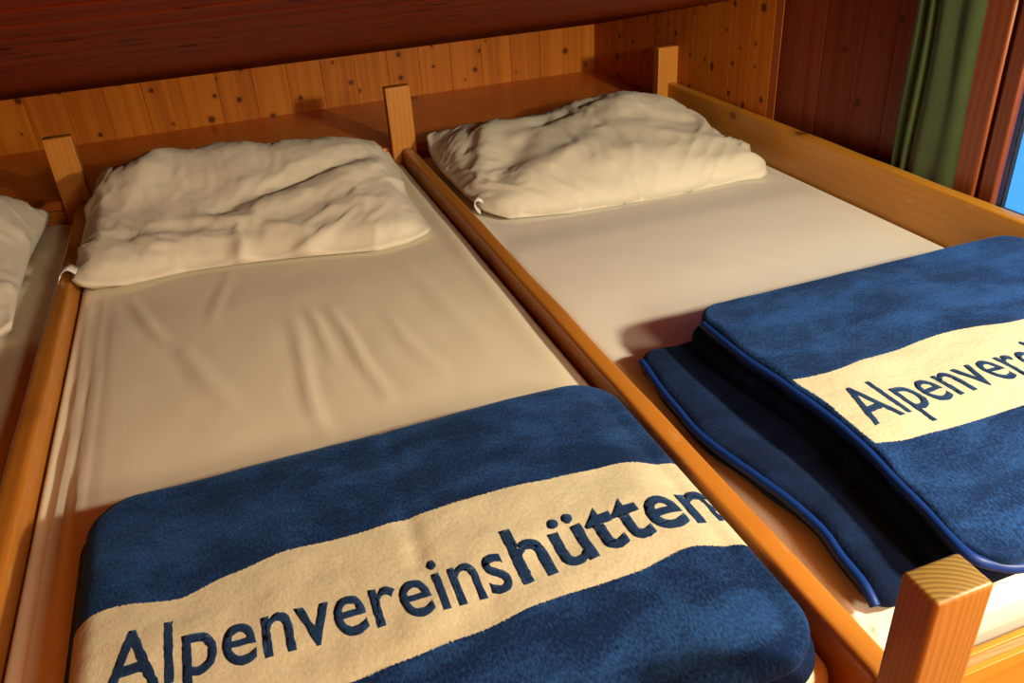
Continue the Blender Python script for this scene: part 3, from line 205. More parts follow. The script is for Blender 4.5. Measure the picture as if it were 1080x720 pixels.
16,-3,-34,2,29,-3,-12,17,1,-3,2,-4,-10,11,-9,-10,4,-9,7,-3,-5,-19,10,7,-4,14,-6,2,7,-2,5,9,-4,0,13,-15,17,0,-7,1,-7,-1,-1,4,-18,9,-15,5,-1,2,-3,12,
-11,18,-21,10,-18,3,15,1,-4,-2,-7,19,-3,-15,9,6,-16,5,4,2,-5,11,-1,-4,5,0,10,4,-15,-5,27,-3,-32,1,21,4,-7,8,-8,-7,7,-6,3,1,-1,-10,9,-12,10,-19,19,-30,
19,15,-34,29,-18,19,4,-15,-4,13,5,6,-3,1,15,-18,2,14,-2,-1,-2,-6,2,-2,-15,7,12,-24,8,7,-12,3,6,3,-5,0,-4,-12,25,-6,-3,3,-11,11,2,-8,-1,8,-7,0,1,2,13,
-13,1,4,-11,-7,11,-6,30,-3,-29,4,13,13,-25,3,-4,6,15,-9,0,-2,5,-4,-2,-7,11,-10,12,-31,13,15,-25,7,-1,5,-4,4,16,-2,-18,14,2,0,-3,8,4,4,-12,5,11,4,2,
-14,5,8,-3,-23,21,-10,-11,12,0,-21,20,-7,2,7,3,-25,20,-5,-5,9,-11,8,-6,0,1,1,-2,2,12,-11,-14,26,-18,-8,24,-24,31,-1,-22,4,4,17,-14,-6,-3,16,3,-10,0,0,
2,6,-14,5,2,4,2,-21,10,-3,-19,8,5,-12,16,8,-1,-14,1,13,-8,7,-4,13,-6,11,-13,12,-2,-5,2,10,10,-10,0,-6,3,-15,20,2,-18,0,3,-20,18,0,-8,-4,24,-24,16,-4,
-7,12,-13,8,1,-5,2,-4,2,-14,4,11,4,-18,25,-13,5,6,-7,0,-1,12,-1,-20,13,7,-3,-10,3,3,3,6,-8,-1,6,-5,1,-13,13,15,3,-11,0,-10,-2,6,-9,-4,6,-10,-3,-4,3,
20,-15,6,-6,18,-11,6,3,3,3,3,13,-21,14,2,-9,-14,3,20,-9,-3,-2,-23,31,-9,4,-22,27,-22,12,-1,-13,16,-10,-2,8,-1,-5,1,-5,-9,26,-16,5,5,-10,13,-8,6,-5,9,
12,-30,14,4,1,-11,6,4,-8,13,-10,-3,12,-2,-3,-1,1,10,-8,-5,16,-12,5,-6,-14,-6,-2,-2,16,-11,1,5,-3,1,4,7,-13,12,-5,12,4,-4,-1,1,14,-19,10,11,-8,0,-13,
18,1,-1,0,-30,25,-4,4,-27,29,-22,6,-1,-7,17,-3,-11,5,-3,2,-5,10,0,-16,24,-11,3,12,-8,-6,2,20,-33,15,0,4,-6,1,7,-10,10,-8,9,-4,3,-4,0,-1,1,3,-5,6,3,4,
7,-4,-3,-8,4,-2,-23,8,-3,-11,-3,19,-18,12,12,-13,6,-2,1,1,-7,2,3,20,-14,1,20,-11,8,-15,7,-5,1,14,-27,-4,13,13,-29,31,-19,8,-1,-5,-3,4,1,-5,2,-4,8,-4,
2,5,-10,19,-4,0,-17,31,-32,18,-7,7,-4,-7,14,-10,9,-9,4,2,-1,1,-6,10,-8,2,2,1,1,3,7,-8,13,2,-1,-19,-2,12,-22,4,-1,-6,-17,21,-18,-1,24,-8,-5,-1,7,1,1,3,
-4,15,0,-12,21,-9,11,-12,11,-10,-5,17,-6,-24,2,21,-30,31,-14,-4,-4,11,10,-9,-9,2,-3,1,1,4,2,10,-5,-17,5,29,-30,10,4,-2,-5,-1,7,2,-4,2,1,1,-1,-1,0,-1,
0,-11,11,2,5,-5,2,5,4,-9,8,5,-1,-8,-8,16,-27,-8,-5,3,-12,23,-3,-20,23,3,0,-6,1,2,1,5,-6,4,10,-15,19,-6,13,-3,7,-4,-8,-7,8,-14,-8,22,-29,29,3,2,0,-4,
-3,-15,1,-1,5,-5,6,1,1,-12,27,5,-24,3,14,-14,7,0,0,0,0,-1,-7,14,2,-13,4,-1,0,-6,7,8,-21,3,19,-17,5,5,11,-4,-5,16,-4,1,-16,18,-18,7,-10,2,-33,0,6,-11,
13,-1,7,9,-3,1,-3,12,4,-3,-1,-10,13,-4,-3,10,-3,3,-1,-4,3,0,-13,19,-30,16,-4,8,9,2,-19,2,0,1,-6,15,-8,-9,27,-6,-13,0,22,-17,5,2,1,0,8,-9,0,5,-13,1,15,
-7,-11,9,7,-1,-18,10,1,1,1,8,3,-5,-2,1,6,7,-4,-5,2,9,-28,14,-12,3,-15,-6,-7,-9,16,-1,8,9,5,0,-13,5,-6,16,3,-14,2,7,4,4,-3,7,1,0,-12,6,-15,17,-30,14,
-8,-2,27,-20,2,2,-3,6,0,-10,24,-8,-17,6,22,-7,7,-6,3,-2,1,1,-10,7,-3,7,-10,3,5,-9,9,-16,-2,10,9,4,-20,9,1,-2,-4,3,7,2,4,1,5,-19,18,2,-23,-7,3,4,-5,-8,
-11,-13,-2,1,5,4,20,12,-9,-1,-4,4,16,2,1,-7,0,-2,-3,0,2,17,-12,-1,-2,6,-23,5,9,-13,5,1,3,-2,5,-8,18,-3,-17,15,12,-13,-2,11,0,-2,3,1,-1,0,-1,-2,-1,-1,
-3,-5,17,-22,7,7,0,-8,8,-1,7,-15,0,13,3,0,-16,9,2,-2,5,-12,26,4,-1,-11,-3,-5,-5,-8,-11,-8,10,3,1,-20,12,4,9,0,0,-4,3,1,-3,2,2,6,-2,10,-3,7,1,-18,6,-2,
8,-12,-13,6,2,4,0,-1,10,-1,-17,16,11,-15,3,12,-4,4,8,-2,-7,-1,-1,0,-2,-1,-2,-2,2,2,-1,2,-7,4,3,-10,19,-18,12,-5,-4,3,-11,10,-3,-1,9,4,-6,-9,17,0,14,
-9,-1,3,-8,-8,-8,-24,-6,-5,24,-7,-8,1,2,7,3,0,0,0,1,-6,8,16,-12,9,4,3,6,-16,4,-2,-15,-10,15,2,5,1,4,4,-12,21,2,-11,-4,12,-4,-5,18,-5,-6,4,-3,0,1,-2,
-3,-3,-3,4,2,2,-6,6,3,-3,-1,2,-2,-1,0,4,-8,-1,-7,0,-5,1,10,6,-5,0,12,0,15,-9,-3,11,-5,-2,0,-21,1,-36,-3,23,-9,2,-8,5,2,-7,1,3,11,11,-1,1,0,2,2,5,7,1,
-24,-17,9,9,1,7,2,4,-6,20,-4,-12,-5,19,-5,-5,18,-6,-4,4,5,-14,9,-12,-3,-3,12,-12,9,0,4,-2,5,-4,1,-2,1,2,-10,13,-17,-1,14,-3,-15,11,0,-9,8,-2,-8,-4,5,
5,28,-9,4,9,0,-6,3,-27,3,-16,-22,23,-13,1,-11,0,13,4,3,7,-11,-4,21,-8,-7,-9,5,17,-8,-13,17,-3,0,2,4,3,4,9,0,-1,-3,8,-11,2,16,-9,-1,6,0,0,3,-14,3,0,2,
-12,8,9,-15,10,-1,0,-2,-2,5,-1,4,-6,1,-1,6,-11,-2,5,-5,-6,8,-10,11,-1,-4,8,-5,-6,32,-12,-1,0,1,-2,20,-3,-5,-8,-40,5,-8,5,-5,-7,1,4,2,13,1,-16,12,-7,
20,1,-24,5,28,-2,-1,-15,2,6,17,2,-3,-17,10,7,-13,11,9,-12,-2,-4,3,15,-10,5,0,-4,4,-4,-3,6,-3,5,-16,16,-8,-3,8,0,-5,-8,15,-7,1,1,-2,2,-7,-4,6,-12,12,
-12,1,6,5,0,1,-6,24,3,4,2,0,-19,-1,-1,1,13,-25,-9,-14,-1,2,0,1,1,-8,13,-4,1,11,-15,7,1,17,-21,-10,0,18,2,11,5,-17,-1,20,-10,-6,23,1,-19,0,1,14,-1,1,2,
-8,9,-3,-3,-8,14,-15,5,4,0,-3,-3,7,-5,-6,5,2,3,-9,7,0,0,-6,8,-2,-5,-1,-9,14,-7,3,2,-1,4,-4,0,4,5,5,5,8,0,-2,-10,-4,14,-17,2,-16,-7,-3,-7,-7,-1,9,-1,
-2,-4,6,-7,26,-22,20,-1,-17,10,1,14,0,-8,9,-3,-8,11,3,-2,-3,0,10,-4,3,-1,-1,4,-5,8,-13,7,0,-3,-2,2,6,-14,8,-7,0,3,1,1,0,-2,7,-8,-4,7,-5,-3,0,5,5,-12,
15,-8,-6,16,-15,10,-13,1,0,1,9,5,2,-2,16,1,-7,9,-21,9,-13,-11,2,2,4,-33,23,-20,18,7,1,-9,12,-11,-1,-2,4,2,16,-3,-3,5,-5,0,8,0,-5,0,11,-5,-3,6,-9,10,0,
-3,2,0,5,-9,3,-15,8,-6,11,-5,0,3,-3,0,1,1,-2,-3,-1,3,-1,-5,5,3,7,-13,10,-4,3,-7,5,-1,-8,5,8,-2,-6,-5,6,-1,14,-4,0,-6,4,16,-16,8,-9,-19,-14,-7,30,-27,
22,-18,7,-12,2,13,-12,5,8,3,2,21,-10,-2,5,-10,16,2,-4,-13,18,-14,6,7,-11,9,-6,5,2,1,2,-3,-8,5,-6,0,4,-9,1,6,2,-2,0,-1,1,5,-12,-2,10,-3,-2,4,3,-1,0,-6,
2,9,-6,1,1,4,1,-13,6,2,-5,1,3,0,-10,9,3,2,3,4,-5,6,-1,-8,4,-34,12,-11,15,-22,13,9,-25,17,2,-3,4,1,18,-21,14,1,9,-14,7,0,-1,-2,11,-14,5,5,-5,7,-1,2,
-11,13,-6,-3,2,-3,0,-4,7,3,3,-8,1,0,0,-1,-5,12,-2,-16,1,16,-6,0,3,4,-4,4,-6,1,0,9,-15,7,-4,-1,-4,9,-4,5,-17,17,-5,11,-1,-7,14,-1,-5,-4,5,-3,7,-14,-7,
-11,21,-8,-28,13,-1,-4,7,4,0,-9,34,-14,-1,4,5,-17,9,3,3,-13,14,-9,-11,0,11,2,-7,12,-9,5,2,2,-1,-2,1,6,-4,-1,-5,11,-8,3,0,-2,1,-6,5,5,-11,12,-4,0,-3,8,
-4,-8,9,-3,1,0,-2,7,-14,8,-10,6,-12,18,-9,-7,9,7,5,-4,-5,2,8,8,-18,2,10,-9,9,-32,-7,15,3,-11,9,-3,2,-2,-11,2,42,-38,17,-3,2,1,1,-5,7,-20,9,-3,5,2,1,
10,-12,9,-6,7,1,-1,-2,1,2,2,-12,9,1,-11,11,-3,0,0,5,-4,1,-2,-5,12,-5,0,4,-6,0,6,-10,-4,15,-9,-8,15,-7,-3,-2,2,2,-7,11,-11,5,-1,-4,17,4,2,-9,1,6,-8,14,
-21,-3,7,1,-14,4,0,-3,1,-1,-11,4,5,25,-32,28,5,-32,28,-13,0,-7,1,0,8,-6,-8,9,7,2,0,4,-2,0,-2,0,1,-3,-1,8,-16,9,8,-7,6,-14,12,-1,0,1,4,-12,6,1,-9,7,0,
-1,-2,-1,1,-8,4,0,-7,15,-12,14,-15,15,-9,8,-13,0,11,-4,5,-1,3,0,5,7,-25,0,20,0,-16,1,2,0,-5,-2,-2,-6,2,1,7,0,-9,18,2,-25,24,-14,0,1,2,-1,-2,4,-6,13,
-4,16,-2,-7,-1,0,1,-1,-3,1,-1,-4,8,-3,-4,-3,8,0,7,-13,13,-12,12,-12,12,-10,0,10,-22,10,1,1,-2,6,-15,15,-16,16,-15,9,3,4,-11,10,1,-15,-2,7,-6,11,13,-7,
-4,1,11,-9,2,8,-8,-7,3,-4,-4,-2,-3,3,-3,6,3,6,-7,4,-10,-1,-4,6,-1,10,-19,9,-3,14,-4,12,-4,-9,6,1,-4,8,-9,-9,18,-10,1,6,-13,-1,15,2,-9,-7,9,1,0,3,2,-6,
-1,0,-4,-2,3,2,-2,9,-15,4,2,0,-4,0,11,-4,0,-3,-5,-1,10,-7,1,5,-13,5,7,-11,21,-4,3,-16,14,6,-6,-2,-4,-4,-1,-3,-5,9,-1,6,-1,-5,-1,-2,-1,-7,14,-13,6,0,0,
3,3,13,-3,-4,6,-16,15,-17,6,-5,5,1,2,-1,1,-3,6,-10,3,3,1,7,-15,16,-7,-7,6,0,-11,7,0,-7,15,-15,7,2,0,0,0,-4,0,0,3,2,7,-1,-1,-3,-3,-2,-2,6,9,-20,16,-8,
3,-10,23,-10,2,0,-3,-2,-3,-2,1,0,-8,10,3,-2,-4,-1,-2,-2,1,-8,3,4,1,-5,17,-16,8,-1,-1,5,-1,0,-2,-1,-4,15,-7,-11,13,0,-1,-2,2,-6,-6,20,-17,13,-13,10,4,
-15,17,-12,0,3,-8,5,3,0,1,0,-2,7,-17,8,-7,3,-5,-4,4,3,9,10,-21,8,16,-12,10,-5,-1,-15,23,-22,9,4,6,-8,1,-2,-1,13,-20,-1,0,16,-8,-3,1,-3,-1,3,5,-10,1,3,
4,-18,22,-15,2,-4,9,6,-1,4,-16,16,-16,7,0,13,-17,16,-10,-1,-2,1,3,7,-15,7,-1,-6,11,-12,15,-19,19,-10,-10,20,-6,7,0,-7,-1,-1,10,-11,-4,-6,7,8,2,-11,7,
0,13,-16,-6,8,2,-10,20,-22,8,2,-2,-7,14,3,-5,-2,-16,30,-3,-25,5,4,-2,4,0,-12,20,-16,16,-19,14,-8,-3,0,-8,7,7,-7,16,-6,-6,10,-7,-1,1,1,0,-3,4,11,-2,1,
-8,-2,-7,8,8,-8,1,-1,-2,0,-2,1,5,-9,3,0,-6,1,2,5,1,3,4,-20,9,10,-5,-5,14,-10,4,-3,-5,6,0,-10,22,-16,-2,8,-3,-11,23,-8,3,-3,-2,-5,0,-9,17,-19,8,-5,-4,
23,-20,7,3,-8,17,-20,5,0,-3,-1,-1,1,9,-9,8,2,-2,-2,2,0,1,1,-1,-6,6,-3,8,0,-3,-1,9,-15,7,6,-6,-2,0,1,-9,14,-9,1,0,8,2,0,-10,4,1,-10,5,8,-11,1,15,-10,
-8,16,-7,0,3,-16,23,-13,-1,2,10,-13,3,8,-14,38,-25,-1,-4,-9,17,-22,16,-10,-7,3,5,1,0,5,5,-17,17,-23,19,-17,15,-15,10,0,0,3,5,-9,3,1,0,1,1,1,7,-13,6,4,
7,-22,11,0,-2,0,-6,5,0,2,0,-4,3,-2,-2,-8,0,1,9,-4,17,-13,-1,3,-3,14,0,-9,1,7,-17,8,6,-17,19,-11,-2,-6,24,-13,-11,28,-18,6,10,-8,-2,-3,1,-12,23,-30,6,
19,-17,1,5,-9,16,-8,-4,-1,-2,-1,8,-6,8,-13,6,8,-6,-5,11,-5,3,0,1,0,7,-13,18,-8,0,-6,4,9,-14,13,-12,-2,0,3,0,6,-7,1,-1,-2,0,-1,1,1,11,-16,6,-1,11,3,
-19,-3,5,3,5,0,-3,-12,21,-8,-3,-10,23,-2,-20,30,-14,-11,35,-44,24,-2,-3,-3,4,-13,27,-35,7,29,-30,16,-11,0,0,0,-2,8,-22,-1,8,7,6,-8,-1,3,2,2,-3,8,-3,1,
1,1,-2,5,8,-11,-10,13,-11,12,-15,3,2,1,1,1,-5,7,-2,-1,0,-1,1,1,-9,11,-2,0,7,-14,4,-2,3,-10,-3,12,10,-21,20,-6,-1,-14,26,2,-18,6,7,-12,28,-37,12,11,-1,
-4,-7,6,-4,-3,22,-34,6,34,-33,5,-3,-6,12,-17,8,-2,3,-14,6,-4,2,-1,8,8,-9,17,-2,-14,20,-10,-7,10,0,-1,-3,1,-6,2,-1,-3,2,6,-9,13,-6,0,11,-10,1,-1,0,0,
-1,4,0,0,-5,-6,17,-16,7,-1,2,-6,0,-6,6,5,1,-15,27,-1,-16,-5,21,-3,9,-29,20,-4,7,-2,-1,-1,-11,15,-20,-1,32,-34,-5,42,-27,-6,4,-12,15,-10,0,1,-4,-1,-1,
-4,13,-5,-2,17,-5,-9,16,-14,-1,10,12,-28,7,6,8,-9,5,-13,4,-2,-4,9,0,-9,22,-8,-6,2,1,4,0,1,7,-6,2,-17,12,-1,4,0,-7,-9,17,-19,1,15,-5,-14,29,-6,-23,4,
20,10,-19,-10,28,-13,4,5,-1,1,-11,5,-8,11,-11,-7,32,-11,-29,42,-34,3,0,-1,-12,10,1,-3,-2,-2,3,2,-4,17,-13,2,5,3,-2,5,4,-10,-7,-6,5,8,8,-10,2,2,-17,8,
9,-15,12,2,-14,0,10,-8,19,4,3,-8,-5,-9,7,7,-15,-2,5,-7,17,-9,-2,7,-2,-15,28,-8,-20,24,4,7,-22,-10,31,-10,5,-2,4,-2,2,-8,-3,-7,7,10,-1,-14,3,11,-32,44,
-30,2,-1,-2,11,-15,3,-3,0,0,2,7,-2,-1,-2,9,-1,1,-8,-3,4,-5,6,-17,2,-2,4,-3,7,3,7,-7,1,13,-23,9,6,16,-16,-13,6,-9,8,8,9,-5,-4,-5,0,1,2,-1,2,0,2,-16,26,
-8,-18,29,-4,4,-18,-9,31,-14,-7,15,2,4,-2,15,-19,-7,-6,0,5,-6,-12,0,1,23,-29,38,-2,-17,-3,-1,-5,9,-8,-1,6,-5,-6,10,13,1,-2,-10,6,3,-1,-10,-1,-4,-4,-5,
7,-8,6,2,4,-1,-9,21,-17,3,15,2,-19,19,-12,-12,2,1,6,8,9,-14,-2,9,-11,15,-1,-9,3,-14,26,-13,-18,33,-9,-2,-17,2,33,-16,-10,20,-9,10,3,-1,-19,30,-28,0,
-9,4,-10,15,-9,0,-8,19,-22,18,-14,20,-10,6,-15,-2,13,-6,-7,12,-13,9,-7,-3,-1,-1,-1,-2,13,16,-24,4,5,-10,7,-1,2,5,-12,18,-12,-3,8,2,-5,11,-13,17,0,-12,
4,-14,-1,9,-5,16,-10,13,-6,-17,0,4,24,-15,-15,30,-14,-1,-12,23,10,-27,9,4,5,1,8,3,-2,-10,-14,25,-6,-12,-12,0,-10,14,-7,1,-9,14,-21,35,-28,4,-3,12,-2,
-10,4,-1,-1,1,-1,4,-6,2,-1,-2,-3,-3,18,0,-5,-7,4,-2,1,0,-7,16,-7,-6,7,13,-6,0,2,-3,-6,9,-4,-3,-4,8,-6,3,4,4,-8,-12,16,8,6,-15,-14,31,-18,-5,-8,24,-3,
-14,23,-16,24,-1,10,-6,3,-2,-7,-6,-19,-6,-13,2,12,-3,-13,9,-6,5,-9,11,-19,40,-33,7,-7,2,7,-4,0,-8,7,-11,6,5,-3,-2,-3,12,-6,4,17,-10,-3,-1,-1,8,-17,11,
-1,-8,12,11,-1,-7,11,-12,7,9,-17,-1,-12,15,-7,-9,19,-9,-2,-8,18,-3,-4,-4,-8,34,-19,-5,-6,20,-6,-10,26,-5,12,-2,3,-8,45,-21,-1,6,-28,-18,-19,12,-20,-5,
14,1,-10,6,-8,4,-4,9,-17,43,-34,3,-4,-4,-1,2,0,-5,2,-4,3,1,1,10,-6,5,-5,16,2,9,-2,-4,-19,7,4,-10,21,6,2,-3,6,-5,0,6,-28,0,12,-12,-2,-8,14,-8,-1,-3,15,
-8,-4,4,-6,27,-25,8,-4,17,-8,-6,21,-7,-13,5,13,-6,60,-15,3,-2,-11,-15,-29,-2,-13,10,11,-30,0,3,-5,1,-3,1,0,6,-10,43,-27,-4,-6,-6,-3,1,-3,-2,-1,0,4,6,
-1,6,5,4,-4,13,-10,-9,-2,7,4,-4,7,-7,-2,0,8,4,6,10,-22,-3,-3,-4,3,-11,6,-5,1,2,6,-4,2,5,-1,13,-9,27,-24,8,-5,3,10,-8,-1,33,-15,-15,40,-18,22,18,-1,
-37,-9,10,-4,-4,-9,-19,18,3,1,0,-1,-2,-3,-5,-5,-6,-14,27,7,6,4,-1,-3,-1,-2,-1,-3,-3,-7,-8,-13,-16,-16,-9,8,10,18,11,8,2,2,0,-4,-5,-8,-12,-8,-8,-7,12,
19,13,11,9,4,5,4,3,3,1,0,1,-1,-1,-4,-4,-17,21,5,1,0,-2,0,1,-18,18,7,-17,7,10,28,]),
'B': (83, 63, [
2219,51,23,22,23,23,23,27,36,36,36,36,36,37,36,36,36,36,36,36,36,36,36,37,37,37,37,36,37,37,37,37,37,37,37,37,37,37,37,36,37,37,37,37,37,37,37,37,37,
37,37,37,36,37,37,37,37,37,37,37,37,37,37,37,37,37,37,37,37,37,37,37,36,37,37,37,36,37,36,37,36,36,88,-4,-21,22,1,2,4,4,2,1,1,-7,-2,-2,-1,0,1,1,1,1,0,
2,3,2,-1,0,1,-4,-7,1,2,1,2,2,-2,-4,1,1,1,2,2,1,3,3,1,-8,-8,2,1,1,0,1,1,2,1,0,1,1,2,2,0,1,2,1,1,0,-10,-5,1,2,1,2,1,2,1,1,2,2,1,1,-5,-2,46,-47,-5,3,-16,
13,-2,1,4,3,1,-6,9,1,-2,-1,0,0,0,0,-2,-1,0,1,1,1,1,-4,6,1,-1,-3,0,0,-1,3,3,-1,-1,0,0,0,1,0,0,-7,9,2,-1,0,-1,1,-1,0,0,0,0,0,0,0,0,1,1,0,0,-2,-2,11,-2,
-1,-1,0,-1,-2,-1,-1,-1,-1,1,1,2,4,43,-42,0,-4,-1,-2,-8,14,1,2,0,-10,7,-3,3,0,2,1,-1,-2,-3,2,3,1,0,1,-1,-3,3,-4,0,2,2,1,0,-1,-1,2,1,1,1,0,0,0,0,0,2,-7,
8,1,0,1,0,-1,0,0,0,2,-2,0,1,-1,1,-1,0,1,2,2,0,9,-5,-4,1,0,1,-2,-3,1,1,0,0,-1,37,-35,-2,2,-5,0,-1,-2,-10,9,-2,0,11,-3,1,-2,6,0,-1,-7,2,4,1,0,0,0,-5,2,
-1,2,-7,10,-1,2,-1,0,-1,3,-1,2,1,-1,0,1,0,0,1,-1,4,1,-2,1,0,-1,3,-1,0,0,-1,3,-1,-3,2,-1,1,0,0,0,1,1,1,6,0,-5,1,1,0,2,-5,-2,-1,0,34,-34,-3,6,1,-4,0,1,
0,1,-10,14,-3,-1,0,2,2,1,1,-14,9,1,0,0,0,0,-5,5,-4,4,-8,10,0,1,-1,1,-2,4,-2,2,0,0,1,0,-1,1,0,0,1,3,0,-1,0,1,0,-1,0,1,1,0,0,3,0,-5,1,0,1,0,1,1,-1,0,-1,
3,5,-4,1,3,-1,2,-4,-1,22,-30,3,2,0,3,-5,4,1,0,-2,0,-22,22,3,-2,2,0,1,-21,17,0,0,0,1,0,-6,6,-3,-2,-1,7,1,-1,0,1,-1,3,-2,1,1,-1,0,0,0,1,-2,1,0,2,0,-2,3,
0,0,3,-1,2,-2,0,2,-1,0,3,1,-5,0,0,1,0,-1,1,-2,2,1,0,4,-3,1,4,-1,3,19,-25,-2,-4,2,1,2,-4,-20,6,2,3,1,9,-16,10,7,-2,2,-22,20,0,1,0,0,-1,-6,7,-2,-5,6,0,
1,0,0,0,0,2,-2,2,0,0,-1,1,0,0,0,0,0,-3,4,2,-2,0,0,0,0,0,1,2,1,-2,1,-1,1,2,0,-2,0,-3,0,1,1,-1,1,1,0,0,3,-2,-1,4,16,-17,0,-8,4,-3,1,2,-5,25,-2,-2,-3,-3,
-4,-3,-10,2,1,-22,22,-1,0,0,1,0,-7,7,-2,-4,6,1,0,1,0,1,1,-2,-1,1,0,1,0,0,0,1,-1,0,1,-1,0,1,-4,5,-1,0,1,-1,1,0,0,0,0,1,1,-1,2,4,-5,0,-2,0,0,0,4,-5,1,0,
1,0,3,-1,14,-12,-5,2,7,-15,4,1,2,-4,1,0,2,0,0,-1,-1,-1,-4,-18,22,-1,2,0,-2,0,-6,8,-2,-2,3,3,-3,2,0,1,-1,-1,2,-1,0,1,1,-1,0,1,0,-1,0,1,0,1,0,0,0,0,0,
-1,1,1,-1,-1,1,1,-1,-1,1,1,2,6,-8,0,-1,1,0,0,5,-5,0,0,1,-2,13,-13,0,4,-5,0,14,-18,2,5,-5,-1,-1,2,1,1,0,-1,-3,-19,20,3,-4,0,-1,4,-5,7,1,1,-2,0,-4,4,0,
0,0,1,0,0,1,0,0,-1,-2,3,-2,-2,3,1,0,1,0,-4,5,-2,2,0,-1,0,0,1,-1,0,1,0,1,-2,0,0,2,7,-2,-6,0,0,0,1,4,-5,0,1,8,-11,1,0,1,6,-8,0,13,-14,3,-4,-2,1,-1,1,0,
0,-2,-20,22,0,-9,9,3,-4,-1,6,-1,0,2,-5,2,2,-2,1,0,0,0,1,-1,0,1,0,-2,3,-2,2,-1,1,0,-1,-1,1,3,-1,1,-1,-1,2,-1,0,0,0,0,1,1,-1,2,-3,0,1,1,7,3,-11,0,-1,-1,
2,5,-4,3,-5,2,-2,-2,1,-1,9,-7,2,0,-1,-5,0,2,-12,-6,-1,-1,-1,20,-3,-5,8,-1,-3,7,-3,-1,2,0,-9,10,-1,1,-1,1,0,0,0,-1,2,1,0,-1,0,0,-1,0,2,0,-1,1,0,0,0,1,
0,-2,2,0,1,0,-1,3,-2,0,0,0,0,3,-3,0,0,-2,3,11,-11,1,-2,-1,1,6,-7,-1,0,3,2,-5,3,-3,1,3,6,-8,-4,2,-9,7,6,0,0,-4,-2,-5,2,1,0,0,1,4,-3,2,-10,9,1,-2,1,0,0,
1,0,0,1,0,0,0,0,1,-1,1,-3,2,-1,1,0,0,1,1,-1,0,0,0,1,-1,1,1,0,2,-2,0,1,0,-1,4,-4,1,2,0,-1,10,-11,2,-3,3,0,4,0,0,2,3,1,2,2,6,-2,14,-34,-2,4,14,-3,0,0,
-7,7,0,-12,-1,-2,-1,0,1,-6,8,-10,10,0,-3,2,1,0,0,0,0,1,0,0,0,1,0,-1,-1,2,-1,-1,1,0,0,1,-1,0,1,0,3,-3,0,0,1,0,0,0,1,-1,1,-1,0,1,3,-4,0,3,0,0,8,-10,2,
-5,-2,-2,0,-1,-3,-4,6,-10,3,0,-4,-3,21,0,-6,-2,12,-3,-6,12,-13,2,5,0,-1,-5,5,-9,9,-8,8,2,-3,3,2,-5,3,-1,0,1,-1,1,-1,1,-1,-1,2,0,-1,4,-3,0,1,-1,0,0,1,
-1,0,1,-1,-1,2,-2,1,0,-1,0,2,-1,1,0,-1,0,3,-2,-1,0,0,2,9,-8,0,-3,0,-2,0,-4,2,-1,8,-12,-4,6,0,7,-1,-1,0,2,6,-15,-10,12,-2,11,0,-3,2,-2,-1,-3,9,-2,0,-1,
2,-4,3,0,0,-1,-1,2,-2,1,0,0,-1,1,2,0,0,-1,0,0,1,0,-1,0,0,0,0,-1,1,-1,2,-2,1,-1,1,0,0,0,0,0,0,-1,3,-2,1,1,-2,1,9,-7,0,-3,1,-5,5,-3,-4,0,10,-2,-8,1,5,
-1,-2,-2,0,1,6,0,1,-2,-1,1,-1,-3,0,0,4,-6,6,-5,4,0,1,0,0,-1,1,1,-2,3,-2,0,0,2,-2,1,0,0,1,0,-1,1,1,-1,-1,1,-1,-1,1,-1,1,-1,1,0,0,0,-1,1,-1,0,0,0,2,-1,
0,1,-1,2,-4,-1,-1,2,1,1,4,-8,4,1,-6,-1,6,-3,0,4,-1,-2,-2,1,-7,18,-6,0,2,-3,0,0,1,-2,2,-2,-1,-1,5,-1,-3,3,0,0,-1,1,0,0,0,0,0,1,0,0,0,0,0,0,0,0,-1,1,0,
1,-1,0,-1,1,1,-2,0,1,-1,1,0,0,-1,1,0,-1,1,-1,1,2,-2,-2,0,4,1,9,-11,3,-5,1,5,-7,3,2,-6,-1,11,-10,3,-1,-1,-1,-4,5,-2,6,-6,-2,5,-1,2,0,-2,4,-2,-2,1,2,0,
1,-1,0,-1,2,-1,0,1,-2,1,0,-1,1,2,-1,-1,0,1,-1,0,0,-1,1,1,-1,1,-1,3,-1,-1,0,0,0,0,-1,1,1,-2,1,0,-1,1,-1,0,1,1,1,-1,2,0,13,-15,3,-4,2,2,-5,3,2,-4,-1,5,
-4,-1,1,-1,-4,2,1,6,-5,4,-2,1,-1,0,1,-1,-3,5,-3,1,1,0,0,0,0,1,0,-1,0,0,-1,0,-1,1,0,-1,2,-3,3,0,0,0,-1,0,0,0,1,1,0,-2,1,1,-1,0,1,0,0,-1,2,-2,1,1,-2,1,
-2,0,4,0,1,-1,2,-4,13,-14,3,-3,4,-2,-3,5,0,-3,-1,1,0,-1,-3,4,0,5,-13,11,0,0,-2,0,1,-1,0,1,-1,1,-2,1,1,-1,1,0,0,0,0,-1,1,0,0,-1,-1,0,2,-3,3,0,0,0,0,0,
0,-1,1,0,1,0,-1,0,0,1,0,-1,0,0,0,-1,2,0,-1,3,-1,1,-1,-1,1,0,-1,-1,3,-1,13,-14,4,-4,6,-4,0,3,-2,-2,-2,-1,-1,2,-2,2,-14,13,3,-3,1,1,1,-2,1,0,1,0,-2,-1,
1,0,1,0,1,1,-1,-1,1,0,0,0,2,-1,-1,0,-1,0,1,-1,0,1,0,1,-1,0,0,0,0,0,0,1,-1,0,0,0,0,1,-1,0,0,2,-2,1,0,1,0,-2,0,0,0,0,2,2,10,-13,5,-4,7,-6,3,-1,-2,-3,-1,
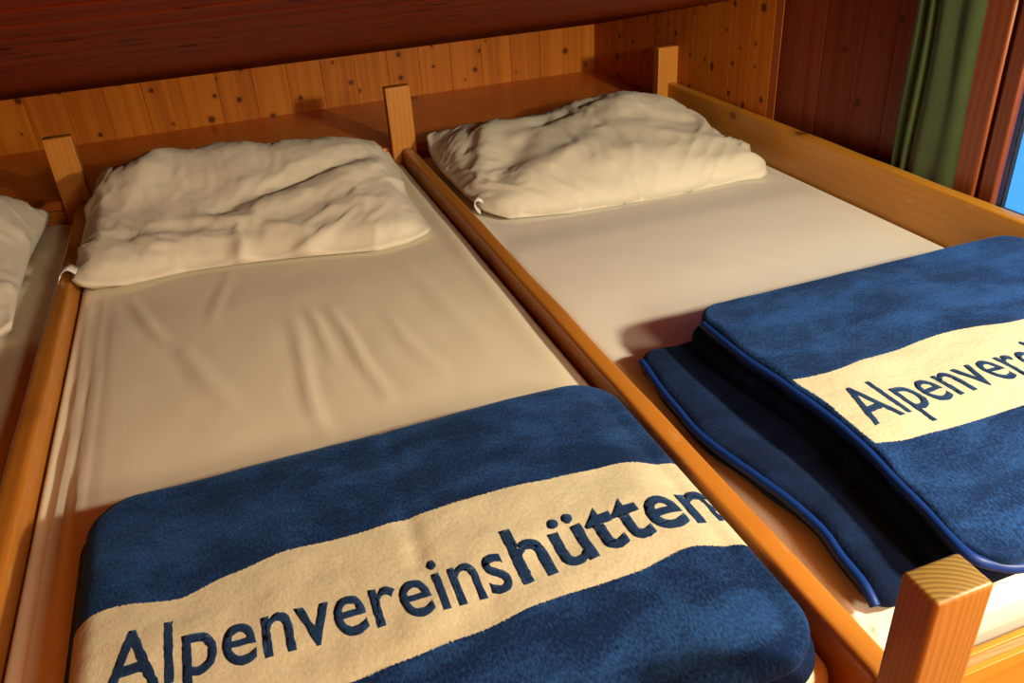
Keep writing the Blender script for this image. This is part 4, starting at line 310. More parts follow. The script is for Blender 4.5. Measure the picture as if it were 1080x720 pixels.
-1,1,0,-13,14,-1,-2,3,0,1,-1,2,0,-1,1,0,0,-1,-2,0,2,0,1,0,-1,1,0,-1,2,-1,1,-2,1,0,-2,1,0,0,1,0,0,-1,1,0,0,0,1,-2,1,-1,1,0,0,1,0,-1,2,-3,-1,1,0,1,0,0,
-1,1,0,-1,1,-1,1,0,5,5,-11,5,-4,6,-8,5,-2,-1,-1,6,-5,-5,0,-2,13,-4,-1,1,0,1,0,0,1,-2,1,-1,-1,0,-1,0,0,1,0,0,1,-1,1,-1,2,-2,3,-2,-1,2,-3,1,1,0,-1,0,1,
-1,1,0,0,-1,1,0,0,-1,1,0,0,0,0,-1,3,-4,-1,2,-1,1,1,0,0,0,0,-1,0,0,0,0,6,-5,-4,6,-3,-1,-1,1,2,-1,-3,5,-5,-1,5,1,3,-2,-1,0,1,1,0,0,0,-2,1,0,-1,0,0,0,1,
-2,2,-1,1,-1,2,-2,2,-2,2,-2,0,-1,0,2,-1,1,-1,1,0,0,-1,0,1,0,1,-1,0,0,0,0,-1,1,1,-1,3,-4,1,-1,0,-1,1,0,1,0,-1,1,-2,2,-2,1,10,-12,0,3,2,-5,1,2,-1,-4,3,
-1,7,-3,-3,9,-1,-2,-2,0,-2,0,0,1,1,0,-1,1,0,-1,1,-2,2,0,0,0,-1,0,1,-1,1,0,0,-4,4,-1,0,1,-1,1,0,0,0,0,0,-1,1,0,0,0,0,-1,1,0,0,-1,1,2,-1,0,-1,-1,0,1,0,
0,-1,1,-1,2,-1,2,-2,4,7,-13,3,1,-1,-1,0,0,0,1,3,0,-2,-3,0,11,-4,-4,-2,2,0,0,0,-1,0,1,-1,0,0,-1,1,0,1,0,-1,1,-1,-1,1,0,0,1,1,-1,0,-1,0,0,1,-2,1,0,1,-2,
1,1,-1,1,0,-1,1,0,0,0,0,0,1,0,0,-1,0,-1,0,2,-2,2,-1,1,0,0,1,0,1,6,-3,-6,7,-3,-3,-1,-1,5,-2,8,-4,0,-5,2,-1,9,-7,0,-2,0,-1,-1,1,0,0,1,0,-1,0,-1,1,-1,1,
1,-1,0,0,0,1,-1,1,7,-5,-2,0,0,1,-2,2,0,-1,-1,2,-6,3,2,-1,1,0,2,-2,1,-1,1,0,-1,0,-1,2,0,0,-1,-1,0,0,2,-1,1,0,0,3,-1,3,7,-10,0,6,-6,-3,-1,5,5,-2,1,-2,1,
-4,2,-1,-1,0,0,-2,0,1,-1,1,-1,0,0,1,-1,0,-2,1,2,0,-1,0,1,-1,0,1,1,-1,0,0,0,0,0,0,0,-1,0,1,1,-3,1,0,1,0,1,-2,1,-1,1,0,0,0,0,-1,0,2,0,-1,-2,1,1,-3,2,-1,
0,0,0,1,1,4,3,-11,4,0,0,-1,4,1,2,-1,-2,0,-1,1,0,0,-1,-1,1,-1,0,1,-2,2,0,0,-1,0,0,0,-2,2,1,0,0,-1,1,0,0,0,1,0,-1,0,-1,0,1,0,-1,1,0,-1,0,1,-1,0,0,0,1,0,
0,0,-1,0,0,1,0,0,-1,2,-2,0,0,0,1,-2,0,0,-2,0,0,-1,5,-1,-2,-2,3,2,-1,4,-2,0,3,0,-2,-2,3,-6,6,0,-1,0,0,0,-1,1,-1,0,0,0,1,-1,0,0,-1,-1,2,1,0,-1,0,1,-1,0,
1,1,-2,1,0,0,-1,1,0,0,0,0,0,0,1,-1,0,-1,0,1,-1,0,0,0,2,-1,-1,1,-2,3,-2,0,-1,1,1,-1,0,-2,0,-3,0,2,8,-4,-5,2,3,0,1,-1,3,4,1,-2,-2,-4,1,2,0,0,-2,0,0,1,0,
0,0,-1,1,-1,0,1,0,-2,2,-1,0,1,0,0,-1,1,0,0,1,-1,0,0,0,1,-1,0,-1,1,2,0,-1,0,-1,0,0,0,0,0,1,0,-3,1,1,0,0,0,-1,0,0,0,-1,0,1,0,0,-1,1,-2,-2,6,4,-6,0,1,-1,
1,6,0,-2,-8,1,0,-4,11,-1,3,-2,-2,1,-1,-1,0,0,0,1,-1,0,1,-1,1,-1,-1,0,0,1,1,-1,0,0,0,2,-1,0,0,0,0,-1,2,-2,1,0,2,0,-2,0,2,-2,1,-1,0,1,-1,-1,1,-1,1,2,-3,
2,-3,3,-2,0,2,-1,-2,1,1,0,-5,0,2,2,6,-3,-3,1,-1,2,2,-6,-3,7,2,0,-6,-5,15,-7,-1,5,-4,1,1,0,0,0,0,-1,1,0,-1,1,0,-3,5,-2,-1,0,1,0,-1,0,1,1,-1,0,0,-1,1,0,
-1,0,-1,2,0,0,0,0,0,0,0,0,0,0,-1,1,1,-1,1,0,0,0,-1,1,0,-2,1,-1,-1,3,-8,4,2,-2,-1,6,2,-6,1,-1,-1,0,13,-9,1,0,0,2,-1,-6,9,-5,-4,2,1,0,0,0,0,0,1,0,-1,2,
-1,0,1,-1,2,-2,0,0,-1,0,0,2,1,-1,0,-1,0,-1,0,0,-1,-1,4,-5,5,-1,-1,3,-3,1,0,0,0,2,-1,0,-3,2,3,-3,4,-5,1,0,1,-4,3,-3,0,-2,2,-1,-4,1,3,7,-4,1,-1,-1,0,-9,
10,1,1,-3,0,0,-1,3,3,-2,1,-1,1,0,0,-1,1,0,-1,1,0,0,0,2,-3,-1,1,0,1,0,0,0,1,-5,5,0,-1,0,-1,-2,1,1,1,0,0,0,0,-1,1,0,0,0,0,0,0,0,-3,5,-3,-1,1,0,5,-5,0,0,
0,-2,0,-1,3,-6,1,-2,0,1,8,2,-3,-1,1,-6,10,2,-5,1,-1,-1,0,0,0,8,-5,-2,0,-1,1,0,1,-1,0,1,0,-1,1,0,-1,2,-2,1,0,-1,1,-1,2,-4,3,1,-2,1,-1,1,3,-4,-1,2,0,-1,
0,0,0,0,1,0,0,-1,1,-1,1,1,0,0,-2,1,-1,-3,7,-3,-1,0,-1,1,0,-7,7,-5,4,-5,2,6,9,-10,1,1,-1,-7,8,5,-7,1,1,-2,4,-6,3,2,-1,0,0,0,-1,1,1,0,0,-1,1,-1,0,0,-1,
2,0,0,-1,0,1,0,-2,1,0,-1,1,1,1,-2,6,-5,-1,1,-1,1,-2,0,0,0,1,0,0,-1,1,1,0,-1,-2,3,-1,1,-2,0,1,1,0,2,0,1,1,-3,5,-1,-4,0,2,12,-16,1,2,0,-1,-6,6,3,3,-4,0,
-2,2,-1,1,0,-1,0,0,0,2,-2,1,-1,1,-1,0,0,0,0,0,0,0,1,-1,2,-5,4,1,-3,3,-2,2,-2,1,0,1,-3,-1,2,1,1,0,-5,2,0,0,1,-1,0,0,2,-3,1,1,1,-1,0,-1,3,-2,2,2,1,2,4,
5,-13,4,7,0,0,6,-21,1,1,7,-3,-1,-9,8,-2,4,-3,-3,2,-1,2,2,-1,0,-1,1,-1,1,-1,1,0,-1,0,0,0,0,0,0,0,0,1,-3,4,-1,-1,-1,1,1,-1,-2,1,1,5,-7,0,6,-9,1,1,2,0,0,
-1,1,0,0,0,-1,3,0,-1,-4,1,5,-2,-2,2,-4,-2,0,-4,2,-2,8,-18,-6,-2,-1,1,27,1,0,2,-8,0,9,-7,3,1,3,-4,-5,6,6,0,-4,0,0,1,-2,2,0,-1,0,0,0,0,0,0,0,1,0,0,0,-1,
-1,1,0,-1,0,-1,1,-1,1,1,-1,1,1,-1,-1,1,1,-1,0,-3,2,-2,3,0,-2,2,-2,0,1,-1,-1,0,2,-1,-2,4,-5,-3,-1,9,-4,-4,15,-5,-14,2,-3,12,2,-6,-12,19,-10,1,7,-2,1,
-1,4,1,-10,6,-1,5,-1,1,-1,0,-2,1,1,-1,1,0,0,0,0,0,-1,1,0,0,3,-2,-5,-1,4,-1,1,-2,0,1,-1,-5,9,-1,-7,7,-1,-1,2,0,0,0,1,-2,-1,2,-1,1,0,-1,1,0,-2,0,1,-1,
-2,1,2,0,-3,-5,5,0,-8,4,-2,-6,15,1,-3,4,-15,20,-12,2,7,-3,3,-2,2,-3,-4,5,1,1,-1,0,-1,1,-1,0,1,0,0,0,-1,0,1,-1,1,1,-1,0,-2,3,0,-3,0,-3,-1,6,-1,-11,11,
-4,1,3,0,0,2,-2,0,0,0,0,0,0,0,0,-1,1,0,3,0,0,-3,1,-1,2,1,-1,-1,-1,4,-1,-1,1,6,-17,4,4,1,0,2,4,-11,15,-10,1,4,-5,2,0,2,3,-2,-1,0,-2,0,1,-1,1,-1,0,-1,1,
0,1,-1,-2,3,-2,1,-1,1,3,-1,-2,1,-1,4,1,-1,-14,5,-2,5,-3,5,0,-1,0,1,0,0,-1,0,0,1,0,-1,1,0,-1,-1,1,-4,3,0,-1,1,-3,0,1,2,-5,1,4,4,-2,7,-9,1,1,-2,-1,7,-1,
-5,13,-12,-1,5,0,-2,6,-7,5,-2,0,-1,0,0,0,0,0,0,0,-1,0,0,0,1,-3,1,-2,3,-2,1,3,-2,2,-2,0,0,0,5,-8,-2,0,2,-4,3,2,-1,0,1,2,-1,-1,1,-1,0,0,0,0,-1,2,-5,5,
-1,-4,3,0,-1,2,-1,0,-2,2,-2,8,-8,1,2,-2,2,-4,-1,-2,11,-7,-2,12,-8,1,0,1,-2,5,-7,5,-3,2,0,-1,0,0,0,0,0,0,0,-1,1,0,-1,0,-1,-1,1,0,0,4,-3,1,0,0,0,3,-4,0,
-2,0,1,-4,2,0,2,0,2,-2,1,-1,0,-1,0,0,-1,3,0,-2,1,-3,4,-1,-5,8,-8,5,-1,-1,1,-4,1,2,-1,2,-1,1,-2,0,-1,-2,11,-10,1,2,0,1,1,1,-2,6,-8,5,1,-1,-2,0,-1,2,-2,
1,-1,0,1,-1,0,2,-3,1,0,-1,0,0,1,-1,2,0,0,-1,3,0,-1,0,-1,-4,1,-1,1,0,0,1,-1,0,1,0,0,0,-1,2,-2,1,2,-4,2,-1,-4,4,-1,6,-9,3,2,-2,2,-4,0,2,0,0,1,1,1,4,-5,
1,4,-8,8,-6,1,0,1,1,-1,5,-7,2,-4,3,-1,1,-2,2,-1,1,0,-1,1,-1,0,2,-2,0,1,-1,-1,-1,5,-3,-1,1,0,1,2,0,1,-1,2,-3,-1,-1,0,0,-3,4,-3,0,1,1,0,1,-3,-1,-6,2,4,
-2,-1,5,0,-3,-3,8,-6,10,-7,2,-6,5,-4,2,0,2,2,2,-1,6,-8,6,2,-9,6,-4,0,-1,0,0,1,5,-8,5,-4,0,-1,0,0,2,-1,0,0,0,0,0,0,0,0,0,0,1,-1,-1,1,0,-1,1,0,2,0,-1,
-1,0,1,0,-1,-1,-1,0,-3,3,-1,0,0,0,-2,-1,-1,2,2,-3,2,2,-3,1,-3,5,-4,4,0,-1,1,1,-3,7,-6,-1,1,4,1,-2,1,0,-4,2,7,-6,3,-3,0,0,-1,-1,-1,6,-3,4,-4,-2,0,1,-1,
1,-1,1,-1,1,-1,0,1,-1,-1,1,-1,3,-2,1,-1,0,-1,0,3,0,-4,2,1,1,-3,1,-1,-1,-1,2,-2,1,-1,-1,1,1,0,0,-3,0,4,-2,0,0,-1,7,-6,3,1,-6,9,-8,14,0,-23,11,-2,1,3,0,
3,-6,6,1,-5,0,6,-5,2,-1,-1,1,-2,1,-1,1,-1,5,-3,-3,0,1,0,0,-1,1,-1,1,-1,0,0,0,-1,1,-1,-1,1,0,1,0,-6,7,-1,0,-1,1,-3,2,-1,1,-1,0,0,0,-1,0,1,-1,-4,3,-4,6,
-1,-1,1,-4,4,2,-1,1,2,-5,5,-4,7,-3,-17,25,-14,1,1,2,0,2,-1,-4,0,7,-3,0,3,-3,2,-1,-2,2,-2,0,1,1,-1,5,-3,-3,0,-1,0,0,0,0,-1,1,-1,1,0,0,-1,0,-1,0,0,1,-3,
6,-4,1,0,1,-1,2,-3,1,-1,0,-1,1,0,-1,0,-1,-3,4,-4,4,-1,0,-1,-3,4,2,-2,-5,7,-2,5,1,3,-3,-18,28,-8,-5,-4,2,0,1,-2,6,-2,2,-5,3,-1,1,1,-2,1,-1,1,-1,0,0,-1,
1,-1,6,-3,-3,1,0,0,-2,0,0,-1,1,0,-1,0,0,0,-1,0,3,-2,0,0,0,0,1,-1,0,0,0,-1,0,0,1,-3,1,0,0,-3,0,0,3,1,-1,-3,0,4,-1,-1,-2,4,-6,7,1,2,-3,-16,23,-5,-5,4,
-4,4,-2,1,1,-1,6,-4,4,-5,1,2,3,-3,0,2,-3,2,-2,0,0,0,0,0,7,-3,-5,0,0,0,0,0,-1,0,-1,1,-1,0,0,0,0,0,-3,3,0,1,-1,5,-6,0,0,0,0,-1,1,0,-1,0,1,-3,-1,2,0,0,
-4,0,3,-1,-3,-1,1,4,0,1,-9,9,-5,-10,19,-4,-3,-1,5,-3,6,-2,-2,0,0,2,1,1,8,-6,0,-2,2,0,-2,1,0,1,-1,1,-1,0,-1,0,6,0,-5,-1,1,-2,0,1,0,-1,-1,0,0,-1,2,0,1,
-2,1,-1,0,0,-1,0,0,-2,2,0,0,0,0,0,-1,-4,1,4,0,-3,0,3,-3,0,-4,4,-1,1,-2,-4,2,2,-15,1,17,-1,-4,-8,10,0,0,7,-5,0,1,0,-1,4,7,-2,0,1,-3,0,0,1,0,-2,0,1,-1,
-1,0,-1,1,-5,1,3,1,-1,1,-1,-1,0,0,-1,1,-2,0,2,1,-5,4,-2,-3,4,-1,0,0,-1,1,0,0,0,0,-4,2,1,0,2,-3,0,1,-4,-3,5,-1,-1,-1,3,-5,-2,6,1,-12,-1,4,8,-3,-8,10,
-3,2,1,6,-3,-1,-1,3,-2,16,-8,-1,6,-5,2,-3,-2,1,-1,2,-1,0,-1,0,0,0,0,-1,2,-1,-1,0,0,1,0,-2,-1,1,-1,1,1,-2,0,3,-4,1,0,0,0,-1,0,0,0,0,-1,1,-5,4,0,-4,4,
-1,1,0,1,-4,1,-6,0,5,1,-6,1,4,-1,-14,11,6,-3,-12,3,11,-2,-1,1,0,6,-3,-1,0,0,27,-20,1,0,-1,-1,1,2,0,-3,1,-2,1,-1,0,0,0,0,-1,0,-1,2,-1,0,0,-1,1,1,0,0,
-1,0,-1,0,-2,0,2,-1,3,0,-3,-2,1,0,0,0,0,0,0,-2,1,1,-2,0,1,-1,1,-3,1,0,-2,2,-7,5,2,-2,-13,14,1,-2,0,-10,-1,14,0,1,-3,-1,6,-1,-1,1,22,-18,4,-2,-1,0,-1,
-3,2,1,2,-2,0,-1,1,-3,-1,-1,1,1,4,-4,-1,1,0,-1,1,-1,0,1,-1,2,0,0,-3,-1,0,2,-1,0,0,-2,-1,1,0,1,-1,1,-5,4,0,-3,3,0,0,0,1,-3,0,-3,-3,5,-5,6,2,-3,-9,11,
-8,1,1,1,2,0,-17,22,-6,1,0,6,1,1,26,-24,-1,0,1,0,-1,-1,-1,-1,1,0,2,0,0,0,3,-2,-3,-2,2,2,-1,-2,-1,0,1,-1,0,1,0,0,0,0,-3,2,-2,-1,1,0,0,0,-1,-1,2,0,-1,1,
0,-2,0,0,1,-1,1,0,0,0,-5,5,-7,7,-6,4,0,-5,-2,8,-4,5,-2,-2,-7,9,-2,-5,-23,29,2,-4,7,2,31,-29,1,-2,-2,0,0,1,0,-1,0,-1,0,0,1,1,-1,1,3,1,-3,-4,2,4,0,-6,
-1,0,0,1,-1,0,1,-1,1,-5,0,1,0,0,1,-1,0,-1,3,-2,1,0,0,-1,1,-4,1,2,0,0,0,-1,0,6,-5,-1,-2,2,-2,-1,1,3,0,3,0,-10,-1,5,-1,0,5,-5,-26,27,-1,6,43,-34,0,-1,
-5,1,0,-1,-2,4,4,0,-1,-1,-1,-1,-1,-1,-2,-1,2,4,-5,-6,1,2,6,0,-1,-2,-2,-1,-1,-1,-1,-2,6,0,0,-2,-2,-1,-1,-1,5,-1,2,-2,-1,-2,-2,4,3,-1,-2,-1,-2,-1,0,-1,
0,9,10,0,-1,-1,-3,-1,-2,-1,0,0,7,-2,-2,-2,-1,-1,3,-2,-36,28,7372,-89,-29,-28,-29,-29,-28,-22,-8,-8,-8,-8,-8,-8,-8,-8,-8,-8,-8,-8,-8,-8,-8,-6,-3,-2,-2,
-2,-2,-2,-2,-2,-2,-2,-2,-2,-2,-2,-2,-2,-2,-2,-2,-3,-2,-2,-2,-2,-2,-2,-2,1,2,1,1,1,2,1,1,2,1,1,2,1,1,2,1,1,1,2,1,1,2,1,1,-2,-7,-6,-7,-7,-6,-7,19,33,62,
-54,-1,2,5,2,1,2,1,-3,3,-2,-4,-2,0,0,-1,-2,-1,2,5,3,0,1,0,3,-3,1,1,-1,-4,-5,5,-9,1,0,-2,-6,-5,4,7,7,3,4,-8,-6,0,1,0,0,0,4,4,4,1,-4,-8,-8,-4,4,6,6,4,4,
4,-3,-2,-1,-1,1,-1,-2,0,2,0,2,0,2,-4,3,14,-36,32,2,54,-53,-1,-1,3,4,1,-5,6,0,3,-2,-2,-2,5,-2,-4,-4,0,3,5,3,-1,-6,6,5,-5,-7,3,1,2,3,-5,-6,5,1,0,0,-2,1,
4,-8,8,1,-2,-2,-5,6,-3,3,-2,4,-8,1,4,-7,5,2,-3,5,0,-6,11,-2,-18,8,-3,4,-10,8,-9,6,-13,0,2,5,4,20,-2,-9,-7,33,0,-1,53,-46,2,2,0,-11,8,3,0,-11,1,0,10,
-11,-5,3,7,5,4,0,-6,-8,10,1,-23,8,16,-1,-4,1,-16,3,13,-2,0,0,-1,1,4,-2,0,8,-11,4,1,2,-10,10,-7,6,-7,8,-13,-2,12,-10,1,11,-4,1,3,-21,-3,21,-19,16,-9,
12,-19,20,-15,19,2,0,-1,-1,-15,2,2,-3,32,2,-1,-1,44,-44,-3,-1,13,1,-7,-7,8,2,7,-22,2,9,6,3,0,-3,-10,1,14,-3,-29,19,9,-4,-1,5,-15,7,11,-4,-1,-3,0,0,6,
-5,2,0,-4,5,-5,7,-1,-2,-6,11,-11,6,-9,11,-14,6,9,-4,-2,5,-4,1,-1,-8,-5,18,-21,18,-11,14,-20,20,-16,12,-4,4,5,-7,4,-8,0,32,2,1,0,0,38,-34,-1,2,-7,1,5,
2,4,-25,15,6,2,1,-2,-4,-11,8,9,-9,-20,24,2,-4,-4,4,-9,12,5,-7,1,-3,1,-1,7,-6,0,2,-2,-8,8,-2,1,4,-2,-4,3,1,-10,8,-7,14,-17,13,1,0,-7,3,-4,7,-3,-1,2,3,
-16,16,-11,13,-20,19,-17,15,-5,-9,8,-12,-3,13,33,2,1,0,0,0,27,-23,-2,-1,4,-1,2,-24,24,2,1,-2,-4,-1,-10,11,5,-18,-5,22,-2,0,-8,3,-8,10,6,-7,3,-1,-2,1,
7,-6,-4,0,-1,3,2,-11,13,-9,0,8,-4,-9,12,1,-11,10,-8,14,-21,18,-10,-1,-2,5,3,2,4,-10,9,-1,-14,14,-11,10,-16,14,-9,7,0,-1,2,-2,0,32,-20,7,3,3,3,8,21,
-24,6,-2,2,-23,26,1,-1,-4,-3,4,-12,14,4,-18,6,11,-2,1,-6,-1,-5,5,5,-5,4,3,-7,3,7,-9,3,-2,2,-13,14,-7,0,3,-1,-2,3,1,2,-12,5,10,-10,10,-11,13,-20,15,-3,
5,-5,-4,5,3,2,-6,4,1,-11,12,-9,8,-7,5,-13,13,-3,1,0,0,33,16,-2,0,-1,-2,-5,0,16,-18,1,-22,23,-7,-2,-1,3,9,-15,15,3,-16,7,8,0,-1,-2,2,0,-5,3,-3,0,5,-3,
-1,3,0,-1,3,-2,-2,0,-2,-8,9,1,-1,1,-1,1,-3,4,-1,1,1,-5,9,-10,10,-14,7,2,2,1,0,-9,6,1,-1,2,1,-8,10,-4,0,-11,11,-18,18,-2,0,-1,32,4,0,1,1,-1,1,-1,0,11,
-32,22,-3,3,1,0,3,-15,14,4,-13,4,5,2,-5,1,-1,2,-3,3,0,-6,5,0,0,0,-1,1,1,-2,8,-10,9,-6,0,2,-1,1,1,-1,0,1,2,-5,0,2,4,-4,5,-9,7,-5,0,3,-2,1,1,-11,10,0,
-1,4,-1,-4,4,-8,3,-6,10,-22,20,0,-1,32,1,1,1,1,1,0,0,-1,-18,27,-8,-3,3,-1,6,-10,10,2,-2,-3,-2,6,-5,2,0,-2,-1,1,2,0,-1,1,-1,-4,5,4,-11,6,0,-2,5,0,-7,8,
-2,-5,8,-5,1,2,-2,1,0,-5,6,-5,7,-1,4,-7,4,-12,8,0,1,1,1,-13,11,2,-1,3,-4,-4,4,-6,1,-3,4,-14,17,-2,33,3,0,1,1,0,-1,-2,-16,18,0,-2,3,1,0,-5,9,-1,0,-2,
-4,5,-1,-2,5,-2,-3,0,0,5,-6,5,0,-8,9,-2,-2,0,3,-1,3,-3,-2,2,-3,6,-4,0,3,-5,1,1,-1,2,0,-3,6,-8,8,-1,0,-5,3,-15,15,-2,3,1,2,-14,11,-3,0,3,-4,1,0,0,-4,2,
-2,-1,4,32,3,1,-8,-5,0,-2,-2,17,1,-4,6,2,-4,2,1,-2,1,2,-12,14,-3,-2,-1,-3,5,-2,0,6,-2,1,-2,-1,-1,1,-1,-1,2,3,-1,-1,0,-3,2,0,2,-1,-4,2,3,-1,1,-5,4,0,1,
-4,4,-5,6,0,-2,2,0,-17,16,-4,6,-2,3,-14,11,-1,1,1,-8,7,-5,4,-1,-3,-5,8,33,1,-5,4,6,1,0,-2,-3,-2,4,2,0,1,-1,0,0,1,-10,10,0,-1,-2,0,-1,-3,6,3,-1,-2,1,
-2,0,0,1,1,-5,3,1,2,-2,0,-2,0,0,2,0,1,-2,2,0,0,1,-4,3,-1,3,0,1,-6,4,1,-6,5,-1,-16,18,-7,8,-4,5,-9,8,-5,1,4,1,0,1,0,-4,-3,0,33,-8,12,0,4,0,-1,1,-2,-1,
2,1,0,0,-2,-1,1,-4,6,0,-3,1,-1,0,1,-1,1,1,-2,2,-2,0,1,-1,1,1,-1,-1,2,1,-2,2,-4,3,-1,-4,6,-4,2,1,2,-2,0,1,-3,3,0,1,1,0,-6,4,0,-3,3,-1,-14,16,-7,10,-5,
4,-7,5,2,-1,-3,4,-1,1,0,1,-6,33,-1,-3,7,-7,-3,14,-7,5,0,2,1,-1,0,-1,2,-3,3,-1,0,2,1,-4,4,-1,0,0,-1,0,1,0,0,1,-1,1,-2,4,-1,-1,1,-1,-3,4,-2,1,1,-1,1,-1,
-2,2,1,-1,1,0,-1,0,0,0,0,1,-5,5,-1,-1,1,0,-13,14,-8,8,-6,3,0,-1,0,-3,-1,2,-4,4,1,-1,32,-3,-4,-1,5,8,-10,13,-1,-3,2,1,1,0,1,-2,0,2,0,1,0,-1,1,0,0,1,-2,
2,-3,-3,2,4,2,1,-3,2,0,-1,-1,0,0,0,0,0,0,0,0,0,1,-1,0,0,0,1,1,-2,0,1,0,-1,1,0,-4,4,-1,0,0,0,-12,10,-5,5,-3,1,0,1,0,-2,-4,3,3,-1,-1,33,0,1,1,1,0,3,1,2,
-2,-5,3,-1,3,1,-3,3,-2,3,-1,1,1,0,0,0,-1,1,-2,2,-2,0,1,-3,7,-2,-1,1,0,-2,1,0,-1,1,0,0,0,0,0,0,1,0,0,-1,0,1,0,0,0,1,1,-1,1,-2,-1,-1,1,2,-2,-2,0,0,1,-1,
-3,1,1,-1,-1,0,1,1,-2,1,33,2,1,0,-1,1,2,1,0,0,0,0,1,0,1,1,1,0,-3,2,0,0,0,0,1,0,0,0,0,0,-1,1,-1,1,-3,2,1,0,0,0,-1,2,-1,0,0,1,0,0,-1,0,0,0,0,-1,1,0,2,0,
0,1,0,-2,3,-5,2,1,-4,1,-2,-9,10,-1,1,1,-3,0,2,-2,-3,2,-2,-2,4,33,2,0,1,1,0,1,-1,-6,10,0,-7,5,1,-1,2,2,-1,0,-1,0,1,0,1,-1,0,0,0,1,0,0,0,-1,-3,3,2,-2,0,
2,-3,4,-1,0,-2,1,0,-1,1,-1,2,0,-1,0,0,0,2,-3,4,-3,2,-2,0,1,0,-1,-1,0,-1,1,1,-12,8,1,0,0,-1,-1,2,0,-4,-2,3,1,33,1,1,-1,2,1,-4,0,6,1,0,2,-4,-2,2,3,-4,5,
-1,1,0,0,0,0,0,0,0,1,-1,3,0,0,-2,-1,1,-1,-2,3,-1,0,1,1,-1,2,-1,0,0,0,0,1,1,0,-2,-1,1,-1,1,-4,5,-5,2,2,-4,3,-1,0,1,-1,0,-3,2,-11,9,1,0,-1,0,0,0,0,0,-4,
4,33,2,-1,2,0,-3,2,3,1,-4,6,1,-2,0,0,0,1,-2,3,-1,0,1,0,0,0,1,0,-1,1,-1,1,1,1,0,-3,-1,1,1,-2,2,-2,1,2,1,0,0,0,-1,0,1,-1,1,1,-2,-1,0,-1,2,-4,3,0,-1,2,
-1,1,-2,0,0,0,-1,-2,2,-10,8,1,0,-1,1,0,-1,0,-1,0,33,1,0,1,-2,1,3,3,-2,3,-1,-2,5,2,-2,-3,1,0,0,1,1,-1,0,0,1,-1,0,0,0,1,-1,-1,1,2,-1,1,-1,0,0,0,0,0,-1,
1,1,0,0,0,-1,1,0,-2,2,0,-1,-1,0,0,1,0,0,0,0,0,-1,1,-1,0,1,-1,0,-1,-1,-8,6,1,1,-3,2,1,-1,1,-2,33,2,0,-1,0,3,1,-2,4,1,-4,6,-2,-2,3,0,-1,0,1,0,0,0,1,-1,
0,0,1,0,-1,-1,2,-1,1,-2,3,-1,1,-1,0,0,0,1,0,-2,1,0,0,1,0,-1,-1,1,0,0,0,-1,1,-1,1,1,0,-1,1,-1,0,-1,0,1,-1,1,0,-3,0,-3,-3,4,1,2,-3,1,0,0,0,33,-2,4,0,1,
0,-2,4,2,2,0,-6,0,2,0,3,-1,2,-1,1,0,0,0,1,0,0,-1,0,1,0,1,0,-1,-1,1,0,0,0,0,0,0,0,0,0,0,0,0,1,0,-1,-1,0,1,0,0,1,-1,1,-2,2,-1,1,-1,0,0,0,0,-1,0,0,-1,0,
-1,1,-5,3,0,-1,1,1,0,0,-2,33,1,1,0,2,-2,2,1,1,-1,0,1,0,0,0,0,4,-2,1,-1,1,0,0,0,0,0,0,1,-1,1,-1,1,-2,1,0,1,0,0,0,0,0,0,0,0,1,-1,0,1,0,-2,2,-1,-1,2,-1,
1,0,-2,1,-2,3,-2,1,1,0,-1,-1,-1,1,0,-1,1,-2,1,-1,-7,7,0,0,-2,2,-1,-1,33,-1,2,1,1,0,2,-1,2,1,0,0,1,0,0,1,-4,4,0,0,-1,1,0,0,0,0,1,0,0,-1,0,0,1,1,0,-2,1,
0,0,0,0,0,0,1,-2,2,-1,1,0,0,-2,2,-1,1,0,-1,1,0,-1,-1,0,0,1,0,0,-1,1,-1,0,-1,1,-2,1,-2,2,-2,-6,6,1,0,-1,1,-1,33,2,0,1,-4,6,1,-1,-1,3,0,3,-4,1,-2,1,6,
-4,0,1,0,0,0,0,0,1,-1,0,0,0,0,0,1,1,0,-1,0,0,0,0,1,0,-1,0,-1,-1,2,-1,1,0,1,0,0,-1,0,0,0,0,0,0,0,0,-1,1,0,0,-2,1,-1,1,-1,1,-1,-1,0,0,-3,1,1,0,1,0,-2,
33,2,0,0,2,0,1,1,0,0,2,1,0,-3,4,2,-3,0,1,-1,0,0,1,0,-1,0,1,0,0,0,-1,1,0,1,-1,1,-3,2,0,0,0,0,0,-1,1,1,-1,-2,2,0,0,0,0,-1,1,0,0,0,0,0,-1,2,-1,-1,0,1,-1,
1,-1,-1,1,-1,0,0,-1,0,-1,-4,5,0,-1,1,-2,33,2,0,2,1,0,0,1,0,0,1,-1,5,-1,2,-4,1,-1,1,-1,1,-1,1,0,1,-1,0,0,0,0,1,-1,1,0,1,-1,1,-1,0,0,0,0,0,2,1,-3,1,-1,
0,0,1,-1,0,1,-1,1,-1,0,0,0,1,0,0,-2,0,0,2,-1,-3,3,-1,-1,1,-1,-1,0,0,-2,-2,3,0,1,-1,33,1,1,1,2,-2,2,0,1,0,1,0,-2,3,-1,-1,0,4,-3,2,1,1,-2,0,0,1,0,0,0,0,
0,0,0,0,-1,2,0,0,-2,1,0,0,0,0,-2,2,0,0,1,-1,0,0,1,-1,1,-2,2,-1,1,-1,0,-2,3,0,-3,2,0,0,0,-2,1,1,-3,3,-1,0,-1,-2,-1,2,0,-1,-1,33,2,0,0,1,2,-2,1,1,0,1,0,
1,-1,-1,1,3,-2,1,2,0,1,-2,1,0,-1,0,0,1,0,-1,1,0,-1,1,0,0,0,0,0,0,0,0,0,-1,1,0,0,1,-1,1,-1,1,1,1,2,-1,-2,1,0,-2,-1,1,-1,4,-5,3,-3,5,-6,-2,3,0,0,-1,2,0,
